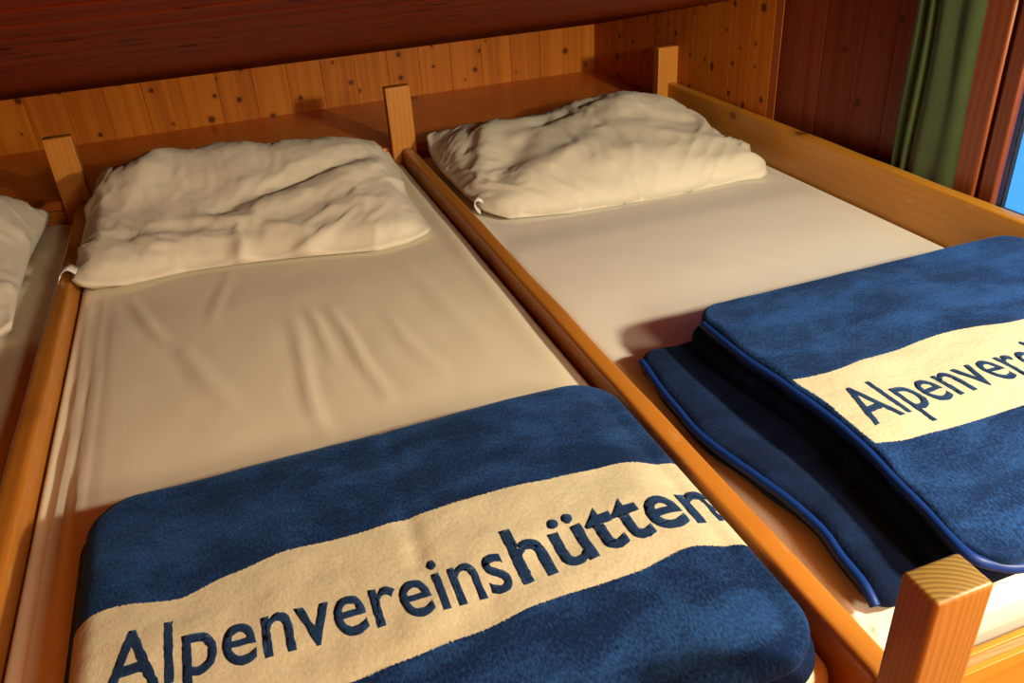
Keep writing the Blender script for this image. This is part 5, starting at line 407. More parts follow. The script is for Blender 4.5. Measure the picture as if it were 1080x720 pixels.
-3,-3,1,2,-1,-1,33,1,0,2,2,0,0,1,-1,0,1,1,-1,0,-2,4,-2,2,1,0,0,-1,2,1,-1,0,0,-1,0,1,0,-1,0,0,0,0,1,0,-1,1,0,1,1,-3,3,-2,1,1,0,-1,2,-1,-1,1,-3,2,1,2,
-6,5,-1,0,-1,-1,-2,3,-1,0,-3,6,-1,-7,2,0,-1,-1,3,1,-4,-2,3,1,-1,33,1,1,1,1,-4,1,1,2,2,0,-1,3,0,2,-4,1,1,0,1,0,0,1,-1,1,-1,0,1,0,-1,1,-1,1,-1,1,0,0,-1,
1,0,0,0,0,2,-3,2,1,-1,0,0,0,2,-3,-2,3,-4,1,3,0,0,1,1,-6,4,-3,2,-3,4,0,-4,0,4,-4,-1,1,2,-1,0,-2,-3,1,1,0,33,1,1,-1,-3,6,2,-1,1,0,-3,3,0,5,-4,1,0,0,1,
-1,1,0,0,-1,1,0,0,-1,1,0,0,1,-1,1,-1,0,0,1,0,0,-1,0,0,1,0,1,-1,1,-1,1,-4,3,1,-1,1,-1,-2,2,1,0,-4,1,1,1,-2,0,0,0,-1,2,-1,0,1,-6,5,-1,-3,2,2,-4,-1,3,-1,
33,-2,1,2,3,1,0,0,-2,0,3,0,1,-2,4,0,0,-1,1,0,-1,0,1,0,-1,1,0,0,1,0,-1,1,0,0,0,0,0,1,0,-2,2,-2,1,0,0,0,-1,1,-2,2,1,-3,3,-1,1,1,-3,0,4,-7,5,2,-3,-3,4,
-6,5,-2,1,-3,3,-2,2,-1,0,-3,2,1,-1,-1,-4,3,0,33,-2,2,1,2,1,1,-2,2,1,1,-1,1,0,1,1,-2,1,0,0,0,1,0,1,-1,1,0,1,-3,0,2,-1,1,-1,1,-1,1,-2,2,0,0,0,0,-1,1,0,
1,-1,1,-1,0,0,0,1,-3,1,2,-4,3,0,1,-4,4,0,0,0,-6,5,-1,0,0,0,0,-1,-2,2,-1,1,0,-1,-4,0,3,33,2,-3,3,0,2,0,0,0,1,1,1,-2,2,0,2,-1,0,1,0,1,0,-1,0,0,0,0,0,1,
0,-1,-1,1,1,0,-1,0,1,-1,1,0,0,0,0,0,0,0,1,-1,1,0,0,-1,0,0,0,1,-1,-1,0,0,0,0,2,-1,0,2,-7,4,-1,0,0,-1,0,0,-3,3,-3,4,0,-3,-5,5,33,1,0,-3,4,0,0,2,0,-2,3,
1,1,0,1,-2,3,0,-1,0,0,0,1,0,1,0,0,0,0,-1,1,0,0,0,-1,1,0,1,0,0,-1,0,0,-1,0,-2,2,1,0,0,0,0,0,0,0,0,1,0,0,0,-1,0,2,-4,1,1,0,-1,-1,1,-1,-1,0,0,0,0,-3,1,1,
1,-1,-6,5,32,2,1,0,-3,4,2,2,-3,1,1,0,1,0,0,0,0,1,1,-2,1,0,1,0,0,0,0,0,1,1,-1,1,-2,1,-1,2,-1,-3,5,-4,2,-2,1,1,0,0,-2,2,1,0,0,-1,-1,2,-1,1,-1,0,-2,2,-2,
4,-2,-1,-1,1,0,1,-5,4,-1,-1,1,0,-1,-6,7,0,-3,1,4,-2,-2,33,0,0,2,1,-3,6,-1,3,-1,-3,2,0,1,0,1,0,-1,0,1,0,1,-1,0,1,0,0,1,-1,0,1,0,0,-2,3,-4,3,1,-1,-1,0,
1,1,-1,0,-1,1,-3,2,-2,1,2,1,-1,1,-1,0,0,0,0,0,-2,1,1,0,0,-3,0,3,-4,3,-1,-1,4,-1,1,-8,8,-4,1,1,5,-9,33,-5,7,1,0,1,-2,3,-1,2,0,-2,3,-1,0,1,1,1,-1,2,-2,
0,1,1,-1,1,0,-1,0,1,-1,0,1,0,1,-1,-2,3,2,-1,0,1,-1,-2,0,1,-1,-2,2,1,-1,0,0,0,0,-1,1,1,-1,-1,1,0,0,0,0,0,0,0,-1,0,-3,3,0,0,-6,5,1,-11,6,1,2,-2,0,33,0,
-4,6,3,1,-1,2,0,-2,1,0,-1,2,0,0,0,0,1,0,3,-1,0,0,0,0,0,1,-1,0,0,0,-1,2,-3,5,1,0,-6,5,0,3,0,-3,-1,-2,1,-1,-1,1,1,-1,0,-1,1,0,-2,2,-1,2,-1,0,-1,2,-1,-1,
0,0,0,-1,0,1,-3,-1,3,0,-1,0,-1,0,-1,-5,6,32,3,0,-4,3,2,1,0,1,1,-2,2,1,0,0,1,0,-1,1,1,-1,2,-1,0,1,-1,0,0,1,-1,1,-1,-1,1,0,1,0,-2,3,1,2,1,-9,7,-1,-2,2,
0,-1,-1,-1,-1,1,1,0,1,0,0,0,0,0,-1,1,-1,-1,-1,1,0,-2,1,-1,-2,2,0,0,-1,0,1,-1,-3,-1,2,1,33,1,0,0,-1,0,3,1,1,-1,1,1,0,-4,3,1,-1,4,-1,0,1,-1,1,0,0,0,0,0,
1,1,-2,2,-1,0,-1,0,1,1,-1,0,-4,-3,7,2,1,1,-4,6,-6,-1,2,0,0,0,-1,0,0,0,0,-1,-1,2,0,-1,-1,2,-2,0,1,0,0,-3,-1,0,2,-2,0,1,0,0,-2,1,0,33,1,1,0,1,-1,-1,3,
-2,4,0,-1,-2,5,-3,1,1,1,1,-1,1,1,-1,1,-1,0,0,0,0,0,1,-1,2,-2,3,0,-1,1,-1,1,-1,-2,1,-2,4,1,1,-3,6,-4,-3,1,0,-1,-1,1,-1,-1,2,0,0,-1,0,-1,3,-3,2,-1,-1,0,
0,0,0,0,-1,-1,0,0,-1,1,0,0,0,33,1,1,0,-1,4,-1,-3,5,-2,2,-1,2,-2,4,-3,3,-2,-1,2,0,1,0,0,0,0,0,0,0,0,1,0,1,1,-1,0,0,-1,2,0,-1,2,-2,-1,0,0,0,0,-1,6,-2,
-1,-2,0,-1,1,1,-1,1,-1,0,1,-2,3,-1,-1,0,-2,1,-1,-4,4,-2,2,-1,0,0,-1,0,-1,1,0,-1,32,3,1,1,-1,-2,4,1,-1,1,0,1,-1,2,-4,6,-3,-2,3,1,0,-2,2,-1,1,-1,2,-1,1,
-2,1,1,0,0,0,-1,1,0,0,-1,2,0,0,1,-1,0,0,-1,0,-2,3,0,-1,1,-1,0,0,1,-3,2,1,-2,2,-2,1,0,-4,4,-1,-3,3,-2,1,-4,3,0,0,0,-1,1,-1,0,-1,33,1,0,0,2,1,-1,1,0,3,
-1,0,0,-1,3,-5,5,0,1,-1,-2,3,-1,0,0,2,-3,3,-1,1,0,0,-2,1,0,1,-1,1,-2,2,-1,1,1,0,0,2,-1,1,-2,0,-1,0,1,-1,1,-1,2,-2,0,-1,1,1,-2,1,-5,2,3,-4,-1,5,-1,-2,
-2,3,-4,3,-2,2,-1,0,0,1,-1,33,2,0,1,-1,1,0,-1,3,-2,3,0,0,0,1,1,-4,7,-7,5,0,-1,0,3,-2,0,0,-1,1,2,-1,2,-1,-1,0,1,-1,0,-1,0,0,0,0,0,1,-1,1,0,0,0,0,0,-1,
0,1,1,-3,2,-1,1,-1,-3,3,-3,2,1,-2,2,2,-5,2,-2,2,-2,1,0,0,0,0,0,-2,1,-1,33,0,2,0,1,0,1,1,-4,4,-2,3,1,1,0,0,2,-7,9,-9,9,-5,3,1,-1,-1,1,-2,2,1,-1,-2,4,
-2,0,0,1,-4,4,-5,4,-3,2,0,-1,-2,3,1,0,-1,1,-1,0,0,1,-2,3,-4,4,-3,-1,3,-1,1,-2,0,2,0,0,1,-5,4,-2,1,0,-4,2,-3,2,-1,-3,-6,9,32,2,0,0,2,0,-1,4,0,-4,3,-1,
5,-1,-2,2,1,0,0,4,-13,12,-3,3,-2,-1,1,0,-2,-1,3,1,-3,3,-1,1,-1,0,0,0,-1,-1,-1,1,1,-1,0,0,0,1,0,1,-1,0,1,0,-1,0,-1,3,0,0,-3,-4,6,-1,0,1,-2,3,3,-5,0,0,
-4,3,-1,0,0,-7,1,3,1,33,0,1,1,0,1,1,-2,3,-1,-1,7,-5,2,2,-3,3,2,-6,-1,7,-12,14,-1,-2,-1,0,0,1,0,0,0,-1,-1,2,0,1,-1,1,0,-2,1,0,-3,3,-1,0,-1,2,-3,3,-2,2,
1,0,-1,0,0,0,0,1,-1,-6,5,-3,3,0,-2,2,1,0,2,-4,-2,3,0,-1,0,-10,7,3,-3,1,33,0,1,0,1,1,0,1,0,1,5,-4,1,-1,2,2,-4,4,1,-2,-2,3,-12,18,-4,0,-2,1,-2,0,3,-2,1,
0,-1,-1,2,0,0,1,-5,2,0,0,-1,1,0,1,-1,0,1,2,-3,3,-5,4,-1,-1,0,1,-8,-1,7,5,-1,-7,4,1,0,-1,-2,2,5,-6,0,0,-1,-11,11,0,-2,2,-2,30,2,0,1,-1,1,2,-2,1,11,-8,
-1,2,0,-3,3,1,-2,1,2,0,1,-1,-13,16,-3,2,-1,0,1,-4,5,0,-1,-1,2,0,0,0,-1,-2,1,-1,0,0,2,-6,5,-2,2,0,-2,3,-2,0,1,0,1,1,-9,9,0,-1,-4,1,3,0,-2,-2,1,4,-1,-1,
9,-10,-3,-7,11,-1,-2,0,2,-2,29,2,0,1,1,1,0,1,9,-9,0,2,0,1,-1,1,0,1,0,0,1,0,0,3,-14,11,-5,2,2,-1,2,-2,3,-2,2,0,-1,1,-1,-4,4,0,-4,3,1,0,0,0,-4,6,-3,1,0,
-4,5,-1,-5,7,-5,5,-4,3,0,1,0,2,-9,6,0,2,-2,-3,3,1,9,-20,10,0,-2,-3,3,1,-1,29,2,2,0,0,0,1,14,-13,1,-3,3,-1,-2,4,-4,6,0,0,0,0,0,1,2,-3,-1,2,-5,1,4,-1,2,
-1,0,1,1,-1,1,-2,-1,2,-2,0,3,-2,1,0,1,-1,-2,0,2,-2,1,4,-7,5,0,2,-2,4,-9,3,-3,5,-1,0,-2,5,-4,-3,6,0,-11,1,27,-20,-1,-5,5,0,0,-1,29,2,1,0,1,0,17,-14,0,
-4,4,-5,7,1,0,-1,-3,4,0,-1,2,-1,1,1,0,-8,6,1,-2,-1,4,-4,3,0,1,0,2,-4,0,2,-4,4,0,-2,0,-4,5,1,1,-2,1,2,-7,10,-3,-1,5,-7,-2,9,-6,-1,2,0,-7,1,7,3,-8,0,6,
-2,-14,12,3,-1,22,-30,6,0,0,0,-2,29,2,1,0,1,18,-17,2,0,0,0,1,-4,7,-5,5,-2,0,-3,4,0,1,0,2,-2,0,-7,6,1,0,-2,3,-5,6,-4,2,3,-1,-3,3,0,-3,3,-7,-2,9,-2,1,3,
0,-2,-2,2,1,-6,7,-2,-2,2,0,-2,3,-1,1,0,-2,4,-9,6,4,-3,-15,15,1,-2,0,-7,32,-27,-1,1,-1,0,29,0,1,2,39,-38,1,1,1,0,0,1,1,-5,6,-4,5,-4,3,2,0,0,0,2,-3,0,1,
-4,5,-1,0,-2,2,0,1,-5,-4,-1,10,0,0,-2,2,-1,0,1,-1,0,2,0,0,-4,6,-3,-1,3,-4,0,2,-2,1,3,-1,-2,-2,7,-9,8,3,-5,-11,12,-11,1,4,2,1,2,27,-29,-6,-2,5,29,-2,0,
45,-36,-2,1,0,1,1,1,0,-1,1,-2,4,-4,4,1,-5,3,3,0,2,-1,0,0,1,-3,1,0,1,-1,-2,2,0,-1,0,-5,7,0,0,-1,2,0,0,0,-2,1,1,1,-1,1,-3,0,-2,-3,5,0,-2,2,4,-1,-4,7,-7,
5,0,-8,-3,10,-6,8,-1,-2,-7,8,-2,-5,36,-39,5,-2,29,-3,42,-38,5,0,1,1,1,1,-1,2,0,-1,1,-1,1,-2,1,2,-4,-2,4,7,0,-3,-1,2,-1,0,0,0,0,-1,-1,1,2,-2,2,-3,4,1,
0,3,0,-2,1,-5,1,1,-1,3,-1,-3,4,-4,2,0,0,1,2,-4,4,2,-5,2,-3,-4,2,3,-2,4,-1,-4,-2,4,-2,0,4,-7,47,-47,-1,29,30,-41,-3,-5,26,0,1,1,2,4,-3,-2,2,1,-1,-1,-1,
1,3,2,2,-4,-27,19,8,5,-1,-3,-3,-3,-1,2,1,0,-2,-1,11,-3,0,3,3,1,2,0,-2,1,-1,0,-1,1,2,1,0,0,1,2,0,-1,-2,2,3,-4,3,-1,-4,-2,-3,-2,0,1,4,0,-3,-2,-3,-2,1,2,
3,-2,45,-52,1943,-14,-5,-5,-6,-5,-5,-3,-1,-1,-1,0,-1,-1,0,-1,-1,-1,0,-1,-1,0,-1,-1,0,0,-1,0,0,-1,0,0,0,-1,0,0,-1,0,0,0,-1,0,0,-1,0,0,0,-1,0,0,-1,1,0,
0,1,0,0,1,0,0,1,0,0,1,0,0,1,0,0,0,1,0,0,1,0,1,1,1,0,1,1,1,17,4,24,-14,-3,2,2,3,2,5,7,19,-18,-10,-7,-6,-4,-2,-2,-2,0,2,4,6,5,3,3,16,-26,-5,1,0,-3,-1,
15,-19,-1,0,-3,-3,-2,3,6,7,6,24,-31,-6,-1,-2,-2,-1,-2,1,2,1,0,-2,-3,0,1,4,5,6,4,10,23,-26,-4,-2,-1,0,1,3,2,5,4,3,4,6,18,-16,12,-38,4,-3,38,4,7,5,0,-2,
-5,7,-11,3,-10,7,6,7,-7,6,5,5,0,-3,-5,-7,0,8,-18,1,13,10,-6,-4,-6,-24,25,10,-7,1,1,2,1,-2,-8,14,-22,4,7,5,9,-3,3,-1,2,-2,7,-1,-5,6,-6,-1,0,-4,-1,7,
-15,-29,48,-8,3,-4,7,-7,9,-3,9,1,-2,-1,-3,-27,24,-54,1,4,1,7,19,-6,1,0,6,18,-12,-26,13,26,0,-1,-15,19,4,-1,-7,-6,-5,-1,9,7,-19,-11,39,-4,-20,2,6,-4,
17,-2,-17,4,0,2,1,1,-6,6,-2,-21,28,-3,1,-2,12,-9,8,-6,4,-12,12,1,-10,13,-2,-9,3,-4,-6,15,1,-33,32,-13,9,-14,17,-18,19,-18,-4,1,2,2,22,-37,-7,-6,4,1,0,
7,17,1,6,3,-15,-15,27,8,-5,0,-12,25,-4,-9,-8,-4,1,7,13,-2,-28,5,29,-12,-16,10,5,-6,19,-7,-16,4,2,4,1,2,-8,10,-2,1,4,-2,7,-7,0,3,6,-12,10,-10,6,-16,18,
-1,-9,9,2,-8,2,-9,-1,9,5,-27,29,-16,13,-19,22,-25,24,-10,5,-7,-3,-15,-8,9,-5,4,1,-1,-3,-2,3,0,10,-11,27,-1,-4,1,-4,27,-12,-11,-7,-1,5,8,11,-10,-23,22,
15,-21,-5,6,5,-5,16,-11,-10,12,-2,4,-1,1,-9,11,1,-2,1,7,-6,6,-3,-4,1,6,-2,-5,7,-12,9,-16,22,-8,-1,-1,4,-7,3,-11,7,3,-1,-6,14,-18,15,-23,24,-30,30,-19,
16,-5,-11,10,1,-16,4,0,2,-3,0,0,9,-8,8,4,-10,8,2,22,-18,-8,-5,6,7,4,11,-12,-18,30,4,-24,2,-3,12,-6,12,-11,-6,13,-2,1,3,0,-10,8,3,-1,0,-4,-4,16,-15,12,
-1,-10,7,8,-12,-3,12,-11,10,-21,26,-18,10,0,0,-4,-3,-3,-8,15,-19,5,17,-20,15,-26,30,-35,35,-35,9,-18,12,7,3,4,19,2,-1,-1,-3,-20,-3,21,-20,16,-3,19,
-31,2,6,13,6,-6,14,-14,-15,31,-5,-21,5,0,12,-2,4,-8,-9,14,-3,-3,12,-4,-7,14,-5,-2,-8,14,-23,16,3,-4,0,3,-3,1,-1,13,-4,-13,13,-15,13,-27,30,-18,4,-8,
10,4,-6,-4,-11,13,-14,-1,22,-21,19,-30,34,-39,38,-34,21,-25,0,10,5,-2,-6,4,2,5,9,0,-23,18,-3,15,-28,27,3,3,-2,-14,21,-16,-14,29,-7,-15,1,5,5,-2,-1,4,
-12,8,4,-4,7,1,-2,4,6,-3,-2,-4,-4,4,11,-9,-2,0,-2,1,1,4,-4,-1,1,-1,5,-16,15,-29,32,-10,-3,-5,-6,-2,19,-13,-3,0,-2,-1,19,-24,22,-33,36,-32,38,-32,11,
-12,1,4,-3,4,-2,-2,-3,0,-3,14,0,14,-23,16,-26,8,11,-5,29,-13,-14,25,-6,-8,-7,12,-2,1,-2,6,-7,-1,10,-6,1,3,2,2,1,4,4,-12,9,-20,11,0,2,-1,-2,-2,2,-1,0,
-10,9,1,-1,-6,7,-14,16,-32,30,-1,-11,4,-6,-5,23,-21,4,3,-9,6,13,-23,21,-33,37,-27,31,-26,-1,-3,4,-4,5,4,0,-3,-2,3,5,11,-19,8,-28,27,5,-11,23,-10,-3,5,
3,-1,-15,18,-1,0,-2,1,-3,-2,3,2,-1,0,7,-6,-6,17,-6,4,2,-8,-1,6,-12,4,7,-13,9,-2,-1,-2,-4,-2,9,-11,13,-11,6,-11,15,-33,38,-11,-3,-2,-3,-7,26,-14,-4,5,
-15,13,6,-19,19,-35,37,-8,12,-24,-3,4,-3,2,-7,5,3,3,5,9,-14,2,-29,26,-6,10,13,-15,7,3,3,4,-10,2,7,-3,1,3,-3,-2,-9,16,-8,-6,15,-14,5,3,1,-4,0,-4,6,3,
-3,3,-14,14,-2,-8,10,-5,-2,0,-3,0,7,-10,16,-12,1,-4,11,-29,38,-18,6,-8,1,-8,25,-16,0,2,-15,17,-4,-2,-3,-23,27,4,-1,-16,4,-2,-4,21,4,1,1,-1,-14,1,-28,
12,-1,15,-14,7,13,-3,-9,25,-24,9,4,5,6,-4,0,0,-12,8,-4,2,0,0,-6,3,5,-3,-12,9,2,3,2,-3,-2,-2,4,8,-4,-13,2,-8,18,-10,0,-6,14,-4,10,-10,-5,4,-5,-5,28,
-22,12,-12,6,-11,23,-17,3,-1,-11,22,-25,17,-17,-1,15,6,-19,4,-1,16,-1,-14,-1,-1,8,5,-32,6,7,5,-1,3,-9,9,-11,32,-19,1,6,4,1,3,7,-7,-5,3,5,-5,1,-2,-2,
-2,-5,12,-6,-2,0,6,-1,1,-2,-1,-1,0,0,4,-4,-3,1,-12,17,-12,7,-12,8,-5,18,-10,-6,15,-26,3,34,-25,18,-18,11,-14,23,-14,10,0,-11,-2,-1,-4,-9,-13,40,-22,2,
24,-16,3,-7,-4,10,-13,1,-12,3,9,2,-2,-5,13,-17,26,-16,-4,17,-3,4,0,-2,1,1,3,6,-7,4,-2,-4,0,-3,-4,0,5,0,-2,7,-7,8,-12,-5,16,-20,19,-2,-2,-8,6,0,-12,16,
-11,4,-3,-1,-6,23,-15,-3,11,-18,-2,36,-29,24,-22,16,-19,23,-10,-11,-14,29,-26,21,-20,-7,5,10,0,9,8,-10,17,5,-20,13,-35,3,9,0,6,-15,18,-11,18,-14,-10,
20,-4,-7,19,-17,5,2,5,3,2,0,2,1,-3,-4,0,3,-12,5,2,-7,4,5,-13,8,-4,-3,1,3,2,6,-9,-3,7,-3,-1,5,-4,-3,0,-1,-5,21,-14,1,-2,1,-10,33,-31,29,-27,18,-24,11,
-10,4,-15,33,-29,-8,11,2,8,1,-17,-7,-2,4,24,19,-32,-3,33,-8,-7,-10,5,3,7,-21,8,1,4,-6,15,-9,0,1,1,5,0,8,8,1,-4,-3,-4,3,-5,0,0,1,-3,-6,2,-4,2,4,-12,7,
1,-3,-4,9,-3,4,2,-6,7,-4,-6,6,7,-10,2,12,-13,6,-15,9,-8,29,-37,32,-28,22,-28,21,-5,-11,-8,31,-4,-16,-3,8,1,-7,0,5,3,0,3,6,-2,6,6,-9,0,-9,-1,-18,18,
-16,19,-7,3,-1,-1,1,2,2,-5,12,-10,11,4,2,7,-16,8,2,-5,-2,2,-4,-1,-2,-3,0,0,-4,4,-2,-4,5,-4,6,4,0,1,-1,1,4,-2,-3,1,-8,10,4,4,-4,-18,13,-1,-2,-6,1,-9,
15,-24,17,4,-19,0,18,-4,-10,9,1,-5,3,-3,12,-16,11,2,5,6,-2,-4,-11,3,-7,-2,1,6,-13,6,8,-9,2,5,1,-7,5,2,4,0,1,3,6,2,5,-4,-3,-2,-1,-2,3,-5,-3,-4,4,-3,3,
-1,5,-7,1,4,2,3,-2,1,1,3,0,-5,5,1,-13,16,-6,-7,10,-14,-14,36,-39,26,-17,4,11,-21,14,5,-23,3,25,-29,18,1,-3,-1,5,-5,6,-4,-9,35,-28,13,12,-10,-7,-16,3,
1,-3,2,0,-2,3,1,7,-5,0,1,-2,7,-5,-4,7,7,10,-4,-9,9,-2,-6,12,-15,6,-1,4,-15,8,5,-11,12,-3,2,-1,1,2,-1,-3,10,-10,13,-4,2,-4,-4,-1,-1,1,-7,-13,4,2,28,
-38,24,-14,7,4,-18,11,3,-19,-4,31,-10,0,0,2,5,-4,0,-22,39,-15,-6,-9,10,17,3,-6,-16,-16,10,-1,1,1,2,0,0,-3,5,2,-3,-4,2,-3,3,-6,3,12,5,8,-8,3,-2,-3,0,2,
-4,2,1,-3,0,3,1,0,1,-1,6,-3,1,-5,11,-13,15,-7,-8,10,-21,-1,14,-4,0,-7,-9,17,19,-36,20,-10,11,-4,-12,9,-2,-6,-12,19,1,-2,6,-9,2,-12,25,-14,-5,28,-11,
-16,-8,1,4,19,-15,-8,6,0,1,4,0,1,0,2,1,-4,-3,0,-3,0,7,5,-16,24,-6,-7,14,-12,13,-7,2,-6,6,2,-6,2,3,-2,9,-5,-6,6,0,-1,4,-9,10,-9,-8,10,-8,3,-4,-10,2,10,
-1,-8,-7,24,13,-34,20,-10,14,-10,-4,4,-6,-6,10,1,-2,-9,6,-10,25,-5,-9,19,-4,2,7,-10,-7,-6,-8,6,-3,1,-2,5,-1,2,2,1,2,0,-6,-2,-1,-1,-7,2,5,0,3,4,-3,4,4,
-2,1,5,-3,3,0,-1,-2,2,2,-3,11,-6,-2,0,3,-3,-2,-3,-8,7,-13,6,1,2,3,-7,-2,6,-2,-7,-1,23,9,-34,22,-10,12,-15,4,-2,-5,6,1,-1,-6,-6,21,-11,6,14,-5,-2,11,
-11,6,4,-11,-6,-3,-4,-1,2,0,-1,3,1,0,5,-4,-3,-2,-6,10,-6,5,-14,7,2,4,-1,1,5,-5,3,-1,11,-3,1,2,-5,2,2,2,-2,-1,0,-1,0,-5,9,-14,1,-2,0,-2,2,2,-3,4,0,0,6,
-11,-6,5,19,5,-33,24,-8,10,-17,9,-5,1,1,9,-16,10,-1,3,-20,13,6,-6,4,19,0,-3,1,-8,1,-7,-3,-2,0,-1,1,1,2,0,-2,-2,0,4,-9,9,-11,15,-12,-5,8,-1,-1,2,0,3,4,
4,0,1,1,-3,-1,2,3,-2,-1,-1,0,-1,4,-8,11,-10,-6,3,-6,3,4,0,2,1,-3,3,3,-17,-1,10,14,-2,-24,21,-5,0,-4,2,-2,0,-5,6,5,-2,-18,8,3,7,12,3,-6,1,-4,3,5,-9,4,
-2,-4,-4,-2,0,-3,8,-5,0,0,6,-6,8,-11,11,-5,-4,-1,-1,0,-4,4,2,0,5,5,0,1,0,-2,0,6,-10,5,5,-13,8,-6,4,6,-2,2,-8,3,-4,-1,-2,2,0,2,-2,-1,2,0,-14,4,12,11,
-14,-5,5,4,-8,3,-1,1,-6,10,1,-9,-7,7,-6,8,9,5,-3,-10,2,3,6,12,-4,-3,-5,-5,-3,-5,3,-1,-2,4,2,2,-1,-2,4,-2,-3,1,5,-13,4,-2,-2,9,-2,5,3,7,-5,0,-4,-2,-4,
11,-12,7,-3,-1,3,-5,-5,10,3,-1,2,-2,-1,-2,4,-6,2,-2,-4,-3,8,-7,-8,10,11,7,-27,13,0,-1,-2,1,1,-3,9,-3,-21,13,2,3,-8,10,8,-9,15,-2,8,1,-9,5,-2,-5,-6,-5,
-3,-3,2,1,2,3,3,0,0,0,-1,-5,3,-2,-8,5,1,0,2,-2,10,-6,3,6,-19,14,-2,-1,1,-2,1,1,-1,-3,2,-1,0,3,1,3,1,-3,-1,-1,6,-16,12,-11,3,-2,3,-7,-1,12,8,-2,-19,16,
-4,-6,4,1,1,8,-23,21,-5,0,-6,5,-5,11,4,5,8,-6,-5,7,-1,-5,-2,-4,-5,-4,-2,-3,9,-3,4,1,0,2,-2,-2,-7,16,-19,18,-9,-2,-1,-1,7,-7,-10,1,6,5,14,-12,2,-1,1,
-1,4,-10,6,-6,7,-3,4,2,-4,8,0,-2,-6,1,-1,-8,11,-8,0,1,-1,-6,5,10,7,-11,-4,7,-8,3,1,1,-10,16,0,-2,-9,1,1,6,5,11,-8,4,-2,10,-4,-1,-5,-2,-2,1,-8,-4,0,0,
1,3,2,2,-5,5,-9,11,-10,4,1,-1,-1,-1,-2,-1,-5,1,4,-11,11,5,-3,5,-2,3,-5,-5,3,-4,6,3,0,4,1,-1,0,5,-1,-3,-6,7,6,-16,4,0,-2,-3,-3,-2,10,6,3,-18,9,0,-4,0,
4,4,1,1,4,-6,-4,-3,4,2,8,6,-4,2,2,2,-11,4,-1,-1,-1,-1,-7,-4,1,-3,5,2,1,-3,0,-1,-3,10,-5,0,0,4,-5,-2,-3,5,-8,-10,8,8,3,-1,3,-1,1,-5,4,4,5,-4,2,-4,1,3,
8,-5,-1,5,-3,-2,-1,2,2,-2,-2,3,-8,-13,0,5,10,-2,-2,-5,4,-4,1,3,5,2,-2,3,2,-3,-8,5,-3,2,3,4,3,-1,-8,7,1,-4,7,-3,4,-8,-6,-4,-2,6,-2,-4,9,-8,3,3,0,-1,-2,
1,3,-3,-2,-3,3,2,6,-7,1,0,-1,7,-2,6,-1,1,0,-4,3,3,-6,0,5,3,-1,5,-6,8,-4,3,-14,15,1,-6,0,-3,2,-25,5,10,6,-4,-9,4,-4,1,3,5,-2,-6,-2,3,0,2,-2,-2,3,5,5,5,
-8,6,-2,-1,1,4,6,-3,-3,-7,-9,1,-7,5,3,-2,8,-4,0,-1,0,-1,2,2,-1,-1,1,-11,19,-11,11,-6,-2,0,6,-4,6,6,0,5,-6,-2,-8,13,-11,7,0,0,2,4,-4,-1,1,3,-14,1,13,
-6,-2,3,0,-31,17,9,1,-7,-2,-4,1,2,-7,3,8,12,-3,-3,-3,-16,4,-4,6,7,-2,13,-4,0,0,-1,-2,4,1,2,-6,-4,-6,-3,-1,9,-2,1,2,1,-6,2,-2,2,3,-1,2,-1,-1,-8,18,-10,
3,-3,1,3,0,-5,11,5,-7,8,-1,-6,4,1,0,-6,9,-16,9,-5,10,-10,0,9,-1,-14,11,1,-5,-7,-2,-6,13,5,-3,-7,-4,1,7,-5,10,6,-8,-6,-10,4,4,-18,20,8,-10,14,-5,2,-1,
-1,1,-6,1,3,3,-2,-2,-4,5,-16,5,8,-9,8,-9,5,3,-3,2,2,0,3,-2,4,-7,3,0,1,-3,2,0,10,-9,1,5,-1,3,2,-2,2,4,6,-6,-6,-4,1,1,-2,1,2,-8,4,0,-9,18,-16,4,8,-28,
16,11,0,-7,-7,0,13,1,-18,10,1,-8,1,-12,-5,15,-4,11,15,-5,-3,0,2,-1,-2,-3,-3,-6,9,5,-6,0,-1,-2,-3,3,-1,-2,-1,5,2,-11,8,3,6,-14,11,-10,8,-1,-2,4,-14,19,
-18,4,16,-14,11,1,-3,7,1,-11,19,-9,-10,4,7,-16,19,-11,4,-6,7,-10,8,-5,3,-2,7,-6,-8,-5,12,7,-4,-11,1,-16,4,19,-4,1,2,9,-12,-5,0,0,2,7,2,-4,8,-1,-2,-3,
2,-7,0,-3,6,-1,6,-11,12,-2,-8,2,-7,1,2,0,-1,14,-13,6,-3,1,-2,8,-3,-3,-3,1,1,-1,1,2,3,3,8,-2,-9,12,-6,0,-9,13,-11,1,4,1,10,-12,1,0,-2,-1,0,2,3,-12,8,
-2,-14,12,9,1,-15,1,0,12,-17,-4,11,6,3,-2,-6,-5,-1,-5,9,5,1,3,-1,-1,2,-7,-4,3,-3,0,7,-3,2,-11,0,-4,-6,7,5,0,-7,19,-9,-10,9,4,1,2,-11,9,4,-9,2,2,0,0,2,
2,1,4,0,-2,2,1,-1,2,-1,2,-4,1,-2,-6,18,-9,0,-1,-5,4,-3,-7,15,-12,13,-15,-2,14,5,-17,2,2,0,11,-13,-7,18,-2,4,3,-18,4,-5,1,6,8,-3,1,-3,-1,-2,-1,-3,0,-1,
0,1,-5,3,-13,-1,2,1,4,1,3,1,-2,1,1,3,2,2,5,-19,25,-6,-7,0,-1,3,-1,4,-4,0,4,1,2,3,-2,1,-1,-4,9,-4,-4,-3,5,4,-3,0,3,-4,-3,-1,-9,18,-2,-5,-13,9,11,-14,4,
0,1,0,12,-10,-3,-3,19,-6,-3,-10,0,-1,1,7,0,2,-2,3,-4,2,-4,1,-2,-2,-2,1,-9,-3,-5,2,-1,6,-4,15,-9,-9,16,-15,19,-16,21,-11,2,-3,19,-10,-4,1,-1,-2,8,-7,
